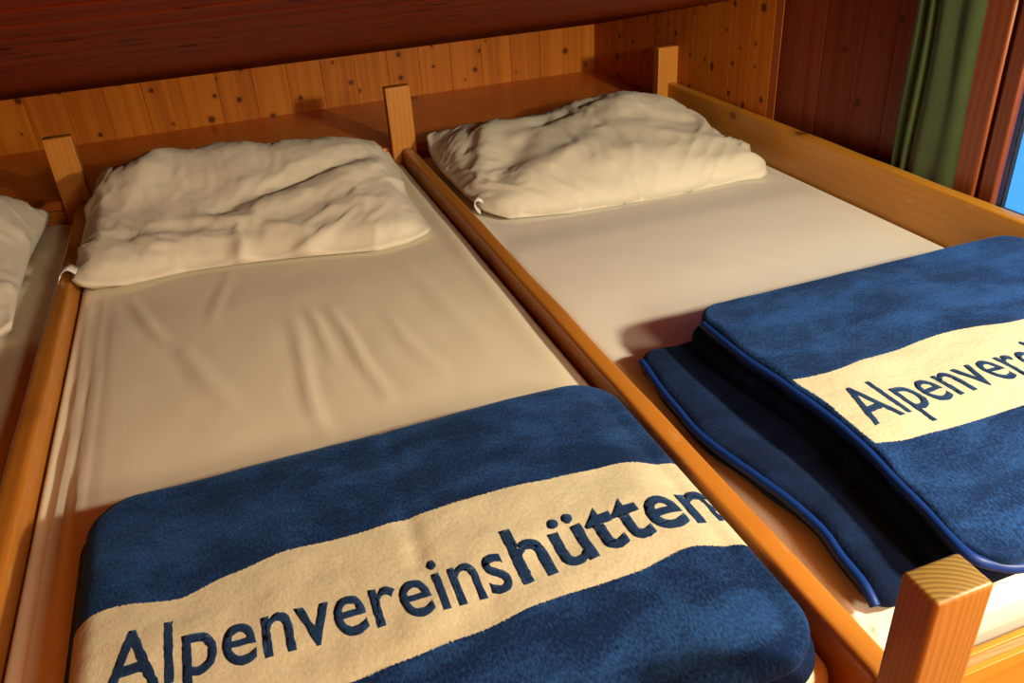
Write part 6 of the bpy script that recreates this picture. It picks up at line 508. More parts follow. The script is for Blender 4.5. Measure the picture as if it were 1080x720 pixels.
-5,6,3,5,6,-9,8,-9,4,4,1,-7,0,-10,21,-9,2,3,-2,-4,0,11,-27,13,12,-4,-16,12,-8,4,2,-12,5,1,18,-13,9,-13,9,3,-10,-3,-2,0,4,3,2,3,-1,-1,-3,2,1,-2,-2,0,
-3,-1,-2,-5,-2,-3,-4,9,-12,3,1,0,0,3,2,5,9,2,-13,10,14,-26,25,-1,-6,-6,-5,0,4,1,1,0,-3,-6,15,4,-7,-9,6,9,-1,-16,21,-4,0,3,-8,4,-2,10,-31,-8,0,1,10,10,
3,13,-16,8,1,-12,18,-4,5,-17,7,8,-15,-8,1,8,3,-2,8,-4,10,0,-4,-2,-3,1,-1,1,1,-4,-3,-4,-3,-5,0,-6,-6,5,3,-2,1,4,2,-4,3,10,2,-13,17,2,-5,-8,1,-6,13,-12,
16,-7,-4,-7,15,-8,2,7,1,-10,2,9,-1,3,8,-14,-3,-1,24,-13,-7,18,-8,-23,10,-10,13,4,-24,40,-25,11,-1,-12,9,-4,15,-17,-2,18,-11,3,-6,2,7,-3,3,-3,1,5,-5,2,
1,0,0,4,-1,-2,-3,-6,2,-20,13,13,-15,-18,7,-4,9,3,-4,10,11,-10,-2,15,-11,0,3,-8,-1,1,0,-7,6,-7,15,-4,5,5,-4,2,5,-8,2,1,1,-3,4,8,3,-9,-7,3,-1,-8,5,-8,
-12,21,4,-5,-6,24,-27,18,-1,-14,13,-8,15,-18,2,9,-6,-3,-1,-4,10,-2,5,-2,0,1,2,0,3,0,2,3,-3,0,2,-17,2,4,-7,18,-13,-10,4,3,-23,20,15,-24,7,0,-4,-1,1,-5,
6,5,0,1,-3,-2,4,0,-1,-2,5,3,9,0,2,-16,18,-21,20,3,-5,-2,-1,4,-1,-6,0,8,-26,4,12,3,1,-6,-5,20,-23,18,0,-10,13,-7,-4,-7,-11,2,4,-4,14,-8,13,-5,5,-2,3,
-2,3,0,5,-2,-4,11,-4,2,-3,2,-20,3,7,3,-2,-19,-8,13,17,-8,-9,-12,28,-30,1,6,4,2,5,0,5,-5,-1,1,1,-6,8,-4,-3,-2,11,-5,17,-12,0,-1,-8,-2,-1,7,-3,2,8,2,-2,
7,-13,8,4,-2,1,-8,2,14,-21,20,5,-10,-10,14,-23,9,-15,3,3,3,7,-8,12,0,-3,5,2,-5,5,-6,5,7,-8,12,-9,12,-12,3,-12,3,13,-6,1,2,-10,-9,5,0,-10,-9,30,-24,-5,
8,3,4,-3,8,-4,-6,11,-5,-2,-4,0,-3,20,-17,12,2,-10,15,-8,-3,3,-3,-2,0,8,-3,8,-11,3,3,1,4,-4,1,4,-12,8,8,-20,13,-9,11,-12,11,-19,14,-17,11,-4,0,13,-11,
7,1,-2,-4,9,-7,9,-9,9,0,1,2,-1,6,-4,-2,-12,13,2,6,-13,2,-6,1,7,-13,-6,-7,25,-18,3,-1,2,-2,6,8,-10,2,-5,3,3,-9,14,-3,-3,10,-15,16,-11,-10,20,-16,9,-4,
2,5,-3,3,2,-3,3,0,3,-3,0,3,3,-14,13,-6,-5,11,-11,8,-12,9,-17,19,-15,-2,8,5,4,-11,10,-10,8,-9,7,-7,10,-10,14,-8,10,2,-6,4,1,-6,3,12,-7,-3,4,-12,1,5,1,
-7,5,-16,8,-2,-2,1,-2,0,4,6,-14,13,-2,-7,9,-6,4,5,-16,17,-8,-8,13,-6,8,-17,9,2,2,5,-3,1,2,-1,1,4,0,-3,-4,7,-4,-7,18,-20,9,1,-6,3,-8,4,-12,19,-7,7,-9,
-6,11,-8,4,-5,4,-6,7,-4,0,1,7,-8,7,10,-9,4,6,-19,13,-7,14,-6,-3,-2,3,8,-7,-8,12,-5,-3,-2,-5,2,-10,8,-2,5,-7,14,2,-10,14,-23,2,17,-18,-1,18,-6,-6,-3,
11,-14,20,-15,11,-3,8,-5,2,2,4,3,-4,0,-8,14,-15,-5,20,-22,16,0,5,0,-9,-4,-12,19,-24,11,0,0,-1,1,1,0,-2,-2,0,1,-2,7,0,-2,-2,13,-12,5,-2,2,4,1,1,-1,-1,
-2,9,-2,0,-3,2,-2,0,-6,-4,4,-11,10,-5,6,-5,-6,26,-24,4,13,-17,5,7,-14,5,-5,8,-5,8,0,0,2,2,0,13,-8,-1,3,4,-4,0,-4,-2,11,-5,-18,22,-20,15,-2,-6,10,-2,
-3,-23,19,-21,24,-17,10,-2,0,1,2,-9,1,5,-4,-1,11,-10,3,1,7,-11,17,-19,18,-13,8,2,-3,-10,12,6,-2,-7,15,-3,-6,-8,2,-9,9,-12,11,-11,-1,11,1,5,-4,-4,12,
-9,-3,-2,-7,14,-9,7,3,-12,20,-18,24,0,-21,38,-25,4,2,0,-7,7,-14,-5,9,1,-13,24,-22,8,11,-15,6,-7,-4,-5,11,-21,30,-17,4,1,-1,4,1,-10,-1,6,4,-7,9,-6,3,
-2,0,1,1,-1,1,-3,18,-10,-4,1,15,-13,12,-9,0,-4,-2,3,-3,-1,-3,-5,7,-2,16,-17,-6,22,-1,-5,2,-12,5,3,-5,1,4,-10,19,-11,16,-12,-11,37,-33,13,4,4,-1,-7,-2,
8,0,-19,9,-5,-5,22,-21,3,14,-23,6,-1,-10,-2,11,-18,33,-12,1,-2,2,-2,4,-4,6,-4,-2,-2,4,0,2,-2,1,0,-1,4,9,-17,5,0,1,-3,15,-20,8,-8,6,1,2,-2,0,-3,-1,-1,
21,-18,-13,9,-6,12,4,-5,5,5,-4,-7,5,-7,11,2,6,-9,-15,33,-21,-3,12,3,6,-4,4,-14,3,-6,16,-17,4,-8,2,18,-19,2,10,-19,11,-2,-9,-5,4,-14,33,-13,5,-6,8,-8,
2,1,-4,5,3,-3,-3,5,-3,0,8,-15,12,0,-5,1,1,-2,5,-5,-2,0,4,-7,16,-18,16,-7,-1,3,14,-31,-2,11,14,-5,-17,12,10,1,-6,-7,12,-2,0,5,-3,-7,-12,29,-16,-6,6,10,
11,-2,-1,-3,6,-17,11,-15,22,-6,3,-20,7,9,-20,11,4,-16,1,4,-2,-1,-2,-15,33,-18,6,0,2,3,-12,11,-3,1,-1,4,-6,0,0,-1,3,9,-9,-1,-2,10,-19,12,-6,2,-2,-3,11,
-4,0,2,-2,4,11,-29,20,8,4,-27,-2,6,0,-3,-1,4,13,-3,5,-2,9,-20,-9,24,-8,-4,1,7,5,14,-3,-4,1,-1,-4,-2,-2,-9,20,-3,-7,-4,2,-4,-1,1,7,-7,-3,4,-4,2,7,-27,
31,-23,5,12,-10,2,-5,11,-11,8,-1,-8,6,-2,-6,9,2,-11,8,-2,-2,-2,0,-9,15,-8,3,2,-8,11,-3,-10,24,-23,15,-12,10,3,8,-10,4,-21,13,0,9,-8,-8,6,23,-26,-6,24,
-6,-5,-4,12,2,1,14,-4,-2,-4,2,5,-16,11,-11,-1,-8,24,-23,-4,20,-21,15,-2,5,5,-11,3,6,-4,-10,-2,8,-11,1,13,-9,3,-2,0,6,-4,-3,5,-7,0,9,-7,-3,8,-8,-1,-1,
-2,0,-3,-1,5,0,-1,11,-18,11,-3,8,-10,13,-19,13,-6,15,-9,-3,-6,17,-15,-3,21,4,-29,3,27,-9,-4,-8,17,-1,3,0,14,-2,-6,1,-10,10,-4,-5,7,-17,19,-25,23,-12,
-4,3,-9,14,3,-10,13,-5,-3,5,-2,-20,21,-1,-12,-2,13,-14,7,0,-1,2,3,-11,2,4,-8,4,1,-2,-2,-7,7,0,1,-7,1,5,-11,20,-12,-1,11,-15,-4,18,-11,3,6,7,-16,0,9,9,
-21,3,17,-6,-16,12,18,-11,1,-11,19,-3,2,3,0,14,-2,-5,-3,3,-18,18,-12,-2,1,0,7,-25,21,-18,14,-9,-2,-6,9,1,8,0,2,-1,-3,-16,14,3,-7,-5,10,-14,17,-17,3,
13,7,-20,5,-5,-3,13,-17,-2,22,-15,-1,1,-2,-2,-3,1,2,-10,9,-1,-5,5,-2,-1,8,3,1,3,-6,9,-20,8,13,-7,-15,24,4,-11,4,-12,19,0,3,5,-2,2,14,0,-6,-4,-13,10,
-19,15,-10,0,0,-9,11,-19,19,-17,15,-15,5,13,3,4,-6,-2,6,-9,-3,-13,8,2,-2,-6,4,1,4,-13,-4,-2,27,-13,0,-7,4,2,-2,3,-3,-5,2,0,0,-7,16,-11,-3,6,-10,1,2,
-3,1,7,0,-5,-2,14,-19,10,9,-11,-11,23,-16,1,5,3,4,5,3,9,-7,40,-22,14,1,0,-26,-2,3,-1,-12,11,-7,0,-4,-7,8,-11,11,-13,14,-1,-17,5,8,13,-6,4,0,-6,-2,-9,
2,2,3,-2,-8,11,2,-8,15,-27,18,-5,-5,-2,3,0,1,-3,-7,3,1,1,1,3,-10,0,-3,-4,5,0,-3,4,7,-5,-8,13,-14,11,2,-12,-2,20,-14,24,-3,-5,-14,17,-6,-6,4,60,-22,-1,
14,3,-16,-4,-11,0,-2,-3,-9,3,-2,0,-2,-4,2,-5,2,-10,1,5,-9,-3,5,18,3,9,1,-13,-2,-4,-4,-2,2,1,-3,1,7,6,0,-16,5,1,-10,4,1,0,9,-21,3,2,0,5,-1,-12,7,-9,2,
2,0,1,3,-11,7,0,-5,6,-3,-3,6,8,-5,13,0,-13,-2,9,-5,2,15,29,-27,19,11,14,-8,-4,3,1,-18,3,0,-1,-4,-19,12,5,2,-1,2,2,1,-2,-6,-8,-13,-18,-22,10,11,14,20,
8,6,6,2,-1,-2,-2,1,-1,-22,11,4,-5,-6,1,-3,-5,-18,9,15,1,1,-1,-4,-17,17,4,3,-1,-1,-1,0,-2,-7,-26,21,6,5,5,5,2,-1,-3,-7,-15,18,8,5,2,0,-5,-20,6,9,21,]),
}


SC = bpy.context.scene
COL = SC.collection
random.seed(4)

# ------------------------------------------------------------------ helpers
def tag(o, label=None, cat=None, group=None, kind=None):
    if label: o['label'] = label
    if cat: o['category'] = cat
    if group: o['group'] = group
    if kind: o['kind'] = kind
    return o

def empty(name, loc, label, cat, group=None):
    o = bpy.data.objects.new(name, None)
    o.empty_display_size = .05
    o.location = loc
    COL.objects.link(o)
    return tag(o, label, cat, group)

def link_mesh(name, verts, faces, mat, parent=None, smooth=True, uvs=None):
    """world-space verts; stored relative to the parent Empty"""
    off = Vector(parent.location) if parent is not None else Vector((0, 0, 0))
    me = bpy.data.meshes.new(name)
    me.from_pydata([Vector(v) - off for v in verts], [], faces)
    if uvs is not None:
        lay = me.uv_layers.new(name='UVMap')
        for p in me.polygons:
            for li in p.loop_indices:
                lay.data[li].uv = uvs[me.loops[li].vertex_index]
    me.validate()
    bm = bmesh.new(); bm.from_mesh(me)
    bmesh.ops.recalc_face_normals(bm, faces=bm.faces)
    bm.to_mesh(me); bm.free()
    for p in me.polygons: p.use_smooth = smooth
    me.materials.append(mat)
    o = bpy.data.objects.new(name, me)
    COL.objects.link(o)
    if parent is not None: o.parent = parent
    return o

def rounded_box(lo, hi, r=.004, seg=2):
    bm = bmesh.new()
    bmesh.ops.create_cube(bm, size=1)
    for v in bm.verts:
        v.co = Vector([lo[i] + (v.co[i] + .5) * (hi[i] - lo[i]) for i in range(3)])
    if r: bmesh.ops.bevel(bm, geom=bm.edges[:], offset=r, segments=seg, profile=.5, affect='EDGES')
    vs = [v.co.copy() for v in bm.verts]; bm.verts.index_update()
    fs = [[v.index for v in f.verts] for f in bm.faces]
    bm.free()
    return vs, fs

def beam(name, lo, hi, mat, parent=None, r=.004, seg=2, kind=None, warp=None):
    vs, fs = rounded_box(lo, hi, r, seg)
    if warp: vs = [warp(v) for v in vs]
    o = link_mesh(name, vs, fs, mat, parent, smooth=False)
    me = o.data
    for p in me.polygons: p.use_smooth = p.area < 4 * r * max(hi[0]-lo[0], hi[1]-lo[1], hi[2]-lo[2]) * .5
    if kind: o['kind'] = kind
    return o

def fbm(x, y, z=0., oct=3):
    s = 0; a = 1; f = 1
    for _ in range(oct):
        s += a * noise.noise(Vector((x * f, y * f, z + f))); a *= .5; f *= 2.03
    return s

def seg_dist(x, y, a, b, c, d):
    L = (c-a)**2 + (d-b)**2
    t = max(0., min(1., ((x-a)*(c-a) + (y-b)*(d-b)) / L))
    return math.hypot(x-a-t*(c-a), y-b-t*(d-b)), t, (x-a)*(d-b) - (y-b)*(c-a)

def interp(pts, x):
    if x <= pts[0][0]: return pts[0][1]
    for (x0, y0), (x1, y1) in zip(pts, pts[1:]):
        if x <= x1:
            t = (x-x0)/(x1-x0); t = t*t*(3-2*t)
            return y0 + (y1-y0)*t
    return pts[-1][1]

def axis_samples(lo, hi, r, step):
    e = [0, .03, .09, .18, .3, .45, .63, .82]
    a = [lo + t*r for t in e]
    n = max(2, int((hi-lo-2*r)/step))
    m = [lo + r + (hi-lo-2*r)*i/n for i in range(n+1)]
    b = [hi - t*r for t in reversed(e)]
    return a + m + b

def slab(x0, x1, y0, y1, zb, zt, r_top, r_bot, rc, step, top=None, warp=None):
    """closed soft slab with rounded corners; returns verts, faces, uvs (flat x, y)"""
    rs = max(r_top, r_bot, .01)
    xs = axis_samples(x0, x1, rs, step); ys = axis_samples(y0, y1, rs, step)
    nx, ny = len(xs), len(ys)
    V = []; UV = []
    top_i = {}; bot_i = {}
    for side in (0, 1):
        for j, y in enumerate(ys):
            for i, x in enumerate(xs):
                border = i in (0, nx-1) or j in (0, ny-1)
                if side and border:
                    if r_bot <= 0 and r_top < zt - zb - 1e-6: pass
                    else:
                        bot_i[i, j] = top_i[i, j]; continue
                # corner rounding: square corner pulled onto a quarter disc
                px, py = x, y
                cx = x0 + rc if x < x0 + rc else (x1 - rc if x > x1 - rc else None)
                cy = y0 + rc if y < y0 + rc else (y1 - rc if y > y1 - rc else None)
                d = min(x-x0, x1-x, y-y0, y1-y)
                if cx is not None and cy is not None:
                    a, b = x-cx, y-cy
                    L = math.hypot(a, b); m = max(abs(a), abs(b))
                    if L > 1e-9:
                        px, py = cx + a*m/L, cy + b*m/L
                    d = rc - m
                if side == 0:
                    q = max(0., 1 - d/r_top) if r_top > 0 else 0
                    z = zt - r_top*(1 - math.sqrt(max(0, 1-q*q))) * (1.0)
                    if top: z += top(px, py) * min(1, d/max(r_top, .01))
                else:
                    q = max(0., 1 - d/r_bot) if r_bot > 0 else 0
                    z = zb + r_bot*(1 - math.sqrt(max(0, 1-q*q)))
                v = Vector((px, py, z))
                if warp: v = warp(v, x, y)
                (bot_i if side else top_i)[i, j] = len(V)
                V.append(v); UV.append((px, py))
    F = []
    for j in range(ny-1):
        for i in range(nx-1):
            F.append((top_i[i, j], top_i[i+1, j], top_i[i+1, j+1], top_i[i, j+1]))
            F.append((bot_i[i, j], bot_i[i, j+1], bot_i[i+1, j+1], bot_i[i+1, j]))
    if bot_i[0, 0] != top_i[0, 0]:
        ring = [(i, 0) for i in range(nx)] + [(nx-1, j) for j in range(1, ny)] + [(i, ny-1) for i in range(nx-2, -1, -1)] + [(0, j) for j in range(ny-2, 0, -1)]
        for a, b in zip(ring, ring[1:] + ring[:1]):
            F.append((top_i[a], bot_i[a], bot_i[b], top_i[b]))
    return V, F, UV

def tube(path, r, n=10, flat=1.0):
    """closed-ended tube along a polyline of Vectors"""
    V = []; F = []
    P = [Vector(p) for p in path]
    up = Vector((0, 0, 1))
    for k, p in enumerate(P):
        t = (P[min(k+1, len(P)-1)] - P[max(k-1, 0)]).normalized()
        s = t.cross(up)
        if s.length < 1e-4: s = Vector((1, 0, 0))
        s.normalize(); u = s.cross(t)
        for a in range(n):
            th = 2*math.pi*a/n
            V.append(p + s*math.cos(th)*r + u*math.sin(th)*r*flat)
    for k in range(len(P)-1):
        for a in range(n):
            F.append((k*n+a, k*n+(a+1) % n, (k+1)*n+(a+1) % n, (k+1)*n+a))
    F.append(tuple(range(n))[::-1]); F.append(tuple((len(P)-1)*n+a for a in range(n)))
    return V, F

def smooth_path(pts, n=60):
    P = [Vector(p) for p in pts]; out = []
    P = [2*P[0]-P[1]] + P + [2*P[-1]-P[-2]]
    m = len(P)-3
    for k in range(n+1):
        t = k/n*m; i = min(int(t), m-1); t -= i
        a, b, c, d = P[i:i+4]
        out.append(.5*((2*b) + (c-a)*t + (2*a-5*b+4*c-d)*t*t + (3*b-a-3*c+d)*t**3))
    return out

# ------------------------------------------------------------------ materials
class NT:
    def __init__(s, name):
        s.m = bpy.data.materials.new(name); s.m.use_nodes = True
        s.t = s.m.node_tree; s.t.nodes.clear()
        s.out = s.t.nodes.new('ShaderNodeOutputMaterial')
        s.b = s.t.nodes.new('ShaderNodeBsdfPrincipled')
        s.t.links.new(s.b.outputs[0], s.out.inputs[0])
    def put(s, sock, v):
        if hasattr(v, 'is_output') and v.is_output: s.t.links.new(v, sock)
        elif v is not None:
            if isinstance(v, (tuple, list)) and len(v) == 3 and sock.type == 'RGBA': v = (*v, 1)
            sock.default_value = v
    def math(s, op, a, b=None, c=None, clamp=False):
        n = s.t.nodes.new('ShaderNodeMath'); n.operation = op; n.use_clamp = clamp
        for k, v in enumerate((a, b, c)):
            if v is not None: s.put(n.inputs[k], v)
        return n.outputs[0]
    def comb(s, x, y, z=0.):
        n = s.t.nodes.new('ShaderNodeCombineXYZ')
        for k, v in enumerate((x, y, z)): s.put(n.inputs[k], v)
        return n.outputs[0]
    def sep(s, v):
        n = s.t.nodes.new('ShaderNodeSeparateXYZ'); s.put(n.inputs[0], v); return n.outputs
    def coord(s, which):
        return s.t.nodes.new('ShaderNodeTexCoord').outputs[which]
    def noise(s, vec, scale=1., detail=3., rough=.5, dist=0.):
        n = s.t.nodes.new('ShaderNodeTexNoise'); s.put(n.inputs['Vector'], vec)
        s.put(n.inputs['Scale'], scale); s.put(n.inputs['Detail'], detail); s.put(n.inputs['Roughness'], rough); s.put(n.inputs['Distortion'], dist)
        return n.outputs['Fac']
    def white(s, v):
        n = s.t.nodes.new('ShaderNodeTexWhiteNoise'); n.noise_dimensions = '1D'; s.put(n.inputs['W'], v); return n.outputs['Value']
    def voronoi(s, vec, scale=1., rand=1., dim='3D'):
        n = s.t.nodes.new('ShaderNodeTexVoronoi'); n.voronoi_dimensions = dim
        s.put(n.inputs['Vector'], vec); s.put(n.inputs['Scale'], scale); s.put(n.inputs['Randomness'], rand)
        return n.outputs['Distance'], n.outputs['Color']
    def step(s, v, a, b):
        n = s.t.nodes.new('ShaderNodeMapRange'); n.interpolation_type = 'SMOOTHSTEP'
        s.put(n.inputs[0], v); n.inputs[1].default_value = a; n.inputs[2].default_value = b
        n.inputs[3].default_value = 0; n.inputs[4].default_value = 1
        return n.outputs[0]
    def mix(s, f, a, b):
        n = s.t.nodes.new('ShaderNodeMix'); n.data_type = 'RGBA'
        s.put(n.inputs[0], f); s.put(n.inputs[6], a); s.put(n.inputs[7], b); return n.outputs[2]
    def bump(s, h, strength, dist=.001, normal=None):
        n = s.t.nodes.new('ShaderNodeBump'); s.put(n.inputs['Height'], h)
        n.inputs['Strength'].default_value = strength; n.inputs['Distance'].default_value = dist
        if normal is not None: s.put(n.inputs['Normal'], normal)
        return n.outputs[0]
    def set(s, **kw):
        for k, v in kw.items(): s.put(s.b.inputs[k.replace('_', ' ')], v)
        return s.m

def plank_wood(name, w, light, dark, knot, thr=.55, seed=0., rough=.45, spec=.2, ksz=1.):
    """board cladding: UV u runs along the boards, v across, in metres"""
    n = NT(name)
    u, v, _ = n.sep(n.coord('UV'))
    vb = n.math('DIVIDE', v, w)
    bid = n.math('FLOOR', vb)
    rnd = n.white(n.math('ADD', bid, seed + .37))
    rnd2 = n.white(n.math('ADD', bid, seed + 91.7))
    u2 = n.math('MULTIPLY_ADD', rnd, 23., u)
    d, c = n.voronoi(n.comb(n.math('DIVIDE', u2, w*.8), n.math('MULTIPLY', n.math('ADD', vb, seed*3), 1.25)), 1., .95, '2D')
    cr, cg, cb = n.sep(c)
    keep = n.math('GREATER_THAN', cr, thr)
    size = n.math('MULTIPLY_ADD', n.math('POWER', cg, 2.), .062*ksz, .030*ksz)
    wob = n.math('MULTIPLY_ADD', n.noise(n.comb(u2, v, seed), 60., 2.), .04, -.02)
    dk = n.math('SUBTRACT', n.math('ADD', d, wob), size)
    km = n.math('MULTIPLY', n.step(dk, .014, -.014), keep)
    halo = n.math('MULTIPLY', n.step(dk, .13, .0), keep)
    # grain swirls past the knots
    va = n.math('MULTIPLY_ADD', halo, .012, v)
    warp = n.noise(n.comb(n.math('MULTIPLY', u2, 1.6), n.math('MULTIPLY', v, 9.), rnd), 1., 2.)
    vw = n.math('MULTIPLY_ADD', warp, .035, va)
    g1 = n.noise(n.comb(n.math('MULTIPLY', u2, .7), n.math('MULTIPLY', vw, 46.), n.math('MULTIPLY', rnd, 40.)), 1., 3., .55)
    g2 = n.noise(n.comb(n.math('MULTIPLY', u2, 5.), n.math('MULTIPLY', vw, 260.), rnd), 1., 2.)
    g = n.math('ADD', n.step(g1, .3, .72), n.math('MULTIPLY_ADD', g2, .35, -.17))
    g = n.math('ADD', g, n.math('MULTIPLY_ADD', rnd2, .5, -.25), clamp=True)
    col = n.mix(g, light, dark)
    col = n.mix(n.math('MULTIPLY', halo, .35), col, tuple(x*.55 for x in dark))
    col = n.mix(n.math('MULTIPLY', km, .93), col, knot)
    bp = n.bump(g2, .12, .0006)
    return n.set(Base_Color=col, Roughness=n.math('MULTIPLY_ADD', g1, .15, rough-.07), Normal=bp, Specular_IOR_Level=spec)

def beam_wood(name, axis, light, dark, knot, ring=.0055, centre=(.05, -.06), rough=.32, knots=True, wear=0., rc=.62, end=None):
    """solid sawn timber with growth rings around an axis outside the beam"""
    n = NT(name)
    xyz = n.sep(n.coord('Object'))
    al = xyz[axis]; a, b = [xyz[k] for k in range(3) if k != axis]
    lowf = n.noise(n.comb(n.math('MULTIPLY', al, 1.3), n.math('MULTIPLY', a, 7.), n.math('MULTIPLY', b, 7.)), 1., 2.)
    da = n.math('SUBTRACT', a, centre[0]); db = n.math('SUBTRACT', b, centre[1])
    rad = n.math('SQRT', n.math('ADD', n.math('MULTIPLY', da, da), n.math('MULTIPLY', db, db)))
    rad = n.math('MULTIPLY_ADD', lowf, .03, rad)
    ph = n.math('FRACT', n.math('DIVIDE', rad, ring))
    ringv = n.math('MULTIPLY', n.step(ph, .15, .85), n.step(ph, 1.0, .9))
    fib = n.noise(n.comb(n.math('MULTIPLY', al, 6.), n.math('MULTIPLY', a, 300.), n.math('MULTIPLY', b, 300.)), 1., 2.)
    g = n.math('ADD', n.math('MULTIPLY', ringv, rc), n.math('MULTIPLY_ADD', fib, .45, -.12), clamp=True)
    broad = n.noise(n.comb(n.math('MULTIPLY', al, 1.1), n.math('MULTIPLY', a, 14.), n.math('MULTIPLY', b, 14.)), 1., 2.)
    g = n.math('ADD', g, n.math('MULTIPLY_ADD', broad, .5, -.25), clamp=True)
    col = n.mix(g, light, dark)
    if knots:
        d, c = n.voronoi(n.comb(n.math('MULTIPLY', al, 4.5), n.math('MULTIPLY_ADD', a, 1.5, n.math('MULTIPLY', b, 7.5))), 1., .9, '2D')
        cr, cg, cb = n.sep(c)
        keep = n.math('GREATER_THAN', cr, .45)
        km = n.math('MULTIPLY', n.step(d, .085, .05), keep)
        ha = n.math('MULTIPLY', n.step(d, .26, .04), keep)
        col = n.mix(n.math('MULTIPLY', ha, .4), col, tuple(x*.6 for x in dark))
        col = n.mix(n.math('MULTIPLY', km, .85), col, knot)
    if wear:
        wn = n.noise(n.comb(n.math('MULTIPLY', al, 25.), n.math('MULTIPLY', a, 60.), n.math('MULTIPLY', b, 60.)), 1., 4.)
        col = n.mix(n.math('MULTIPLY', n.step(wn, .62, .72), wear), col, (.62, .42, .2))
    if end:   # sawn end grain is a paler, greyer tan than the planed sides
        nz = n.sep(n.t.nodes.new('ShaderNodeNewGeometry').outputs['Normal'])[axis]
        col = n.mix(n.step(nz, .6, .9), col, n.mix(ringv, end[0], end[1]))
    bp = n.bump(n.math('ADD', fib, n.math('MULTIPLY', ringv, -rc)), .1, .0006)
    return n.set(Base_Color=col, Roughness=n.math('MULTIPLY_ADD', fib, .18, rough-.06), Normal=bp, Specular_IOR_Level=.5)

def cotton(name, col, weave=1100., rough=.85):
    n = NT(name)
    o = n.coord('Object')
    f = n.noise(o, weave, 1.)
    m = n.noise(o, 26., 4., .55, .6)
    c = n.mix(n.math('MULTIPLY', n.noise(o, 7., 3.), .35), col, tuple(x*.93 for x in col))
    bp = n.bump(m, .10, .004)
    bp = n.bump(f, .15, .0004, bp)
    return n.set(Base_Color=c, Roughness=rough, Normal=bp, Sheen_Weight=.12, Sheen_Roughness=.5, Specular_IOR_Level=.25)

def fleece(name, stripe=None, pile=(.0025, .014, .062), pile_hi=(.018, .080, .27), cream=(.68, .66, .46), seed=0., sh=.22):
    """plush blanket pile; UV = flat cloth metres; stripe=(lo, hi, x_start) woven band in cream"""
    n = NT(name)
    uv = n.coord('UV')
    u, v, _ = n.sep(uv)
    p = n.comb(u, v, seed)
    nap = n.noise(n.comb(u, n.math('MULTIPLY', v, 1.7), seed), 8., 4., .55, .25)
    nap2 = n.noise(n.comb(u, n.math('MULTIPLY', v, 1.3), seed+5), 30., 4., .6, .2)
    tuft = n.noise(n.comb(n.math('MULTIPLY', u, 1.), n.math('MULTIPLY', v, .55), seed), 330., 2., .6)
    tuft2 = n.noise(n.comb(u, n.math('MULTIPLY', v, .8), seed), 230., 2., .5)
    f = n.math('ADD', n.math('MULTIPLY_ADD', n.step(nap, .32, .70), .62, -.08), n.math('MULTIPLY_ADD', nap2, .5, -.2))
    f = n.math('ADD', f, n.math('MULTIPLY_ADD', tuft, 1.7, -.85), clamp=True)
    blue = n.mix(f, pile, pile_hi)
    col = blue
    sheen = sh
    if stripe:
        fuzz = n.math('MULTIPLY_ADD', n.noise(p, 330., 2.), .0050, -.0025)
        vv = n.math('ADD', v, fuzz); uu = n.math('ADD', u, fuzz)
        m = n.math('MULTIPLY', n.step(vv, stripe[0]-.0006, stripe[0]+.0006), n.step(vv, stripe[1]+.0006, stripe[1]-.0006))
        m = n.math('MULTIPLY', m, n.step(uu, stripe[2]-.0006, stripe[2]+.0006))
        cr = n.mix(n.math('MULTIPLY_ADD', tuft2, 1.2, -.2, clamp=True), tuple(x*.74 for x in cream), cream)
        col = n.mix(m, blue, cr)
        sheen = n.math('MULTIPLY_ADD', m, -.15, sh)
    h = n.math('ADD', n.math('MULTIPLY', tuft, .6), tuft2)
    if stripe: h = n.math('MULTIPLY', h, n.math('MULTIPLY_ADD', m, -.6, 1.))
    bp = n.bump(nap2, .25, .006)
    bp = n.bump(h, .6, .0013, bp)
    return n.set(Base_Color=col, Roughness=.95, Normal=bp, Sheen_Weight=sheen, Sheen_Roughness=.42, Sheen_Tint=(.25, .5, 1.), Specular_IOR_Level=.12)

def plain(name, col, rough=.5, **kw):
    n = NT(name); return n.set(Base_Color=col, Roughness=rough, **kw)

HONEY_L, HONEY_D, KNOT = (.62, .200, .016), (.46, .122, .008), (.10, .022, .005)
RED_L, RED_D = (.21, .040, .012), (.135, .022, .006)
M_HEAD = plank_wood('honey pine cladding', .118, HONEY_L, HONEY_D, KNOT, .40, 3., ksz=1.25)
M_SIDE = plank_wood('honey pine cladding side', .098, HONEY_L, HONEY_D, KNOT, .30, 11., ksz=1.7)
M_NICHE = plank_wood('dark red pine cladding', .118, RED_L, RED_D, (.05, .014, .006), .45, 23.)  # darker and redder than the honey boards
M_CEIL = plank_wood('shaded red pine ceiling', .095, (.165, .026, .005), (.115, .016, .003), (.030, .004, .001), .38, 37., .6, .015, 1.9)  # deeper than the niche boards: the ceiling's shade is put into the colour
M_FLOOR = plank_wood('floor boards', .14, (.42, .22, .08), (.3, .14, .045), KNOT, .6, 51.)
M_BX = beam_wood('pine along x', 0, (.60, .22, .03), (.42, .12, .014), KNOT, .010, (.6, -.05))
M_SHELF = beam_wood('varnished pine shelf', 0, (.74, .20, .024), (.60, .14, .015), KNOT, .012, (1.2, -.10), .22)
M_BY = beam_wood('pine along y', 1, (.60, .26, .024), (.45, .16, .012), (.16, .05, .010), .016, (1.39, .46), .33, True, .3, .22)
M_BZ = beam_wood('pine along z', 2, (.60, .245, .030), (.45, .140, .014), KNOT, .0062, (-.075, .045), .36, False, 0., .42)
M_JAMB = plain('shaded red pine jamb', (.10, .020, .005), .9, Specular_IOR_Level=.02)  # colour darkened to cancel the frontal light, so the strip blends in
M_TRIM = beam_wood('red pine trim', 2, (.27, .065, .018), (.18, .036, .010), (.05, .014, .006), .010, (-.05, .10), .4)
M_SHEET = cotton('cream cotton sheet', (.81, .735, .56))
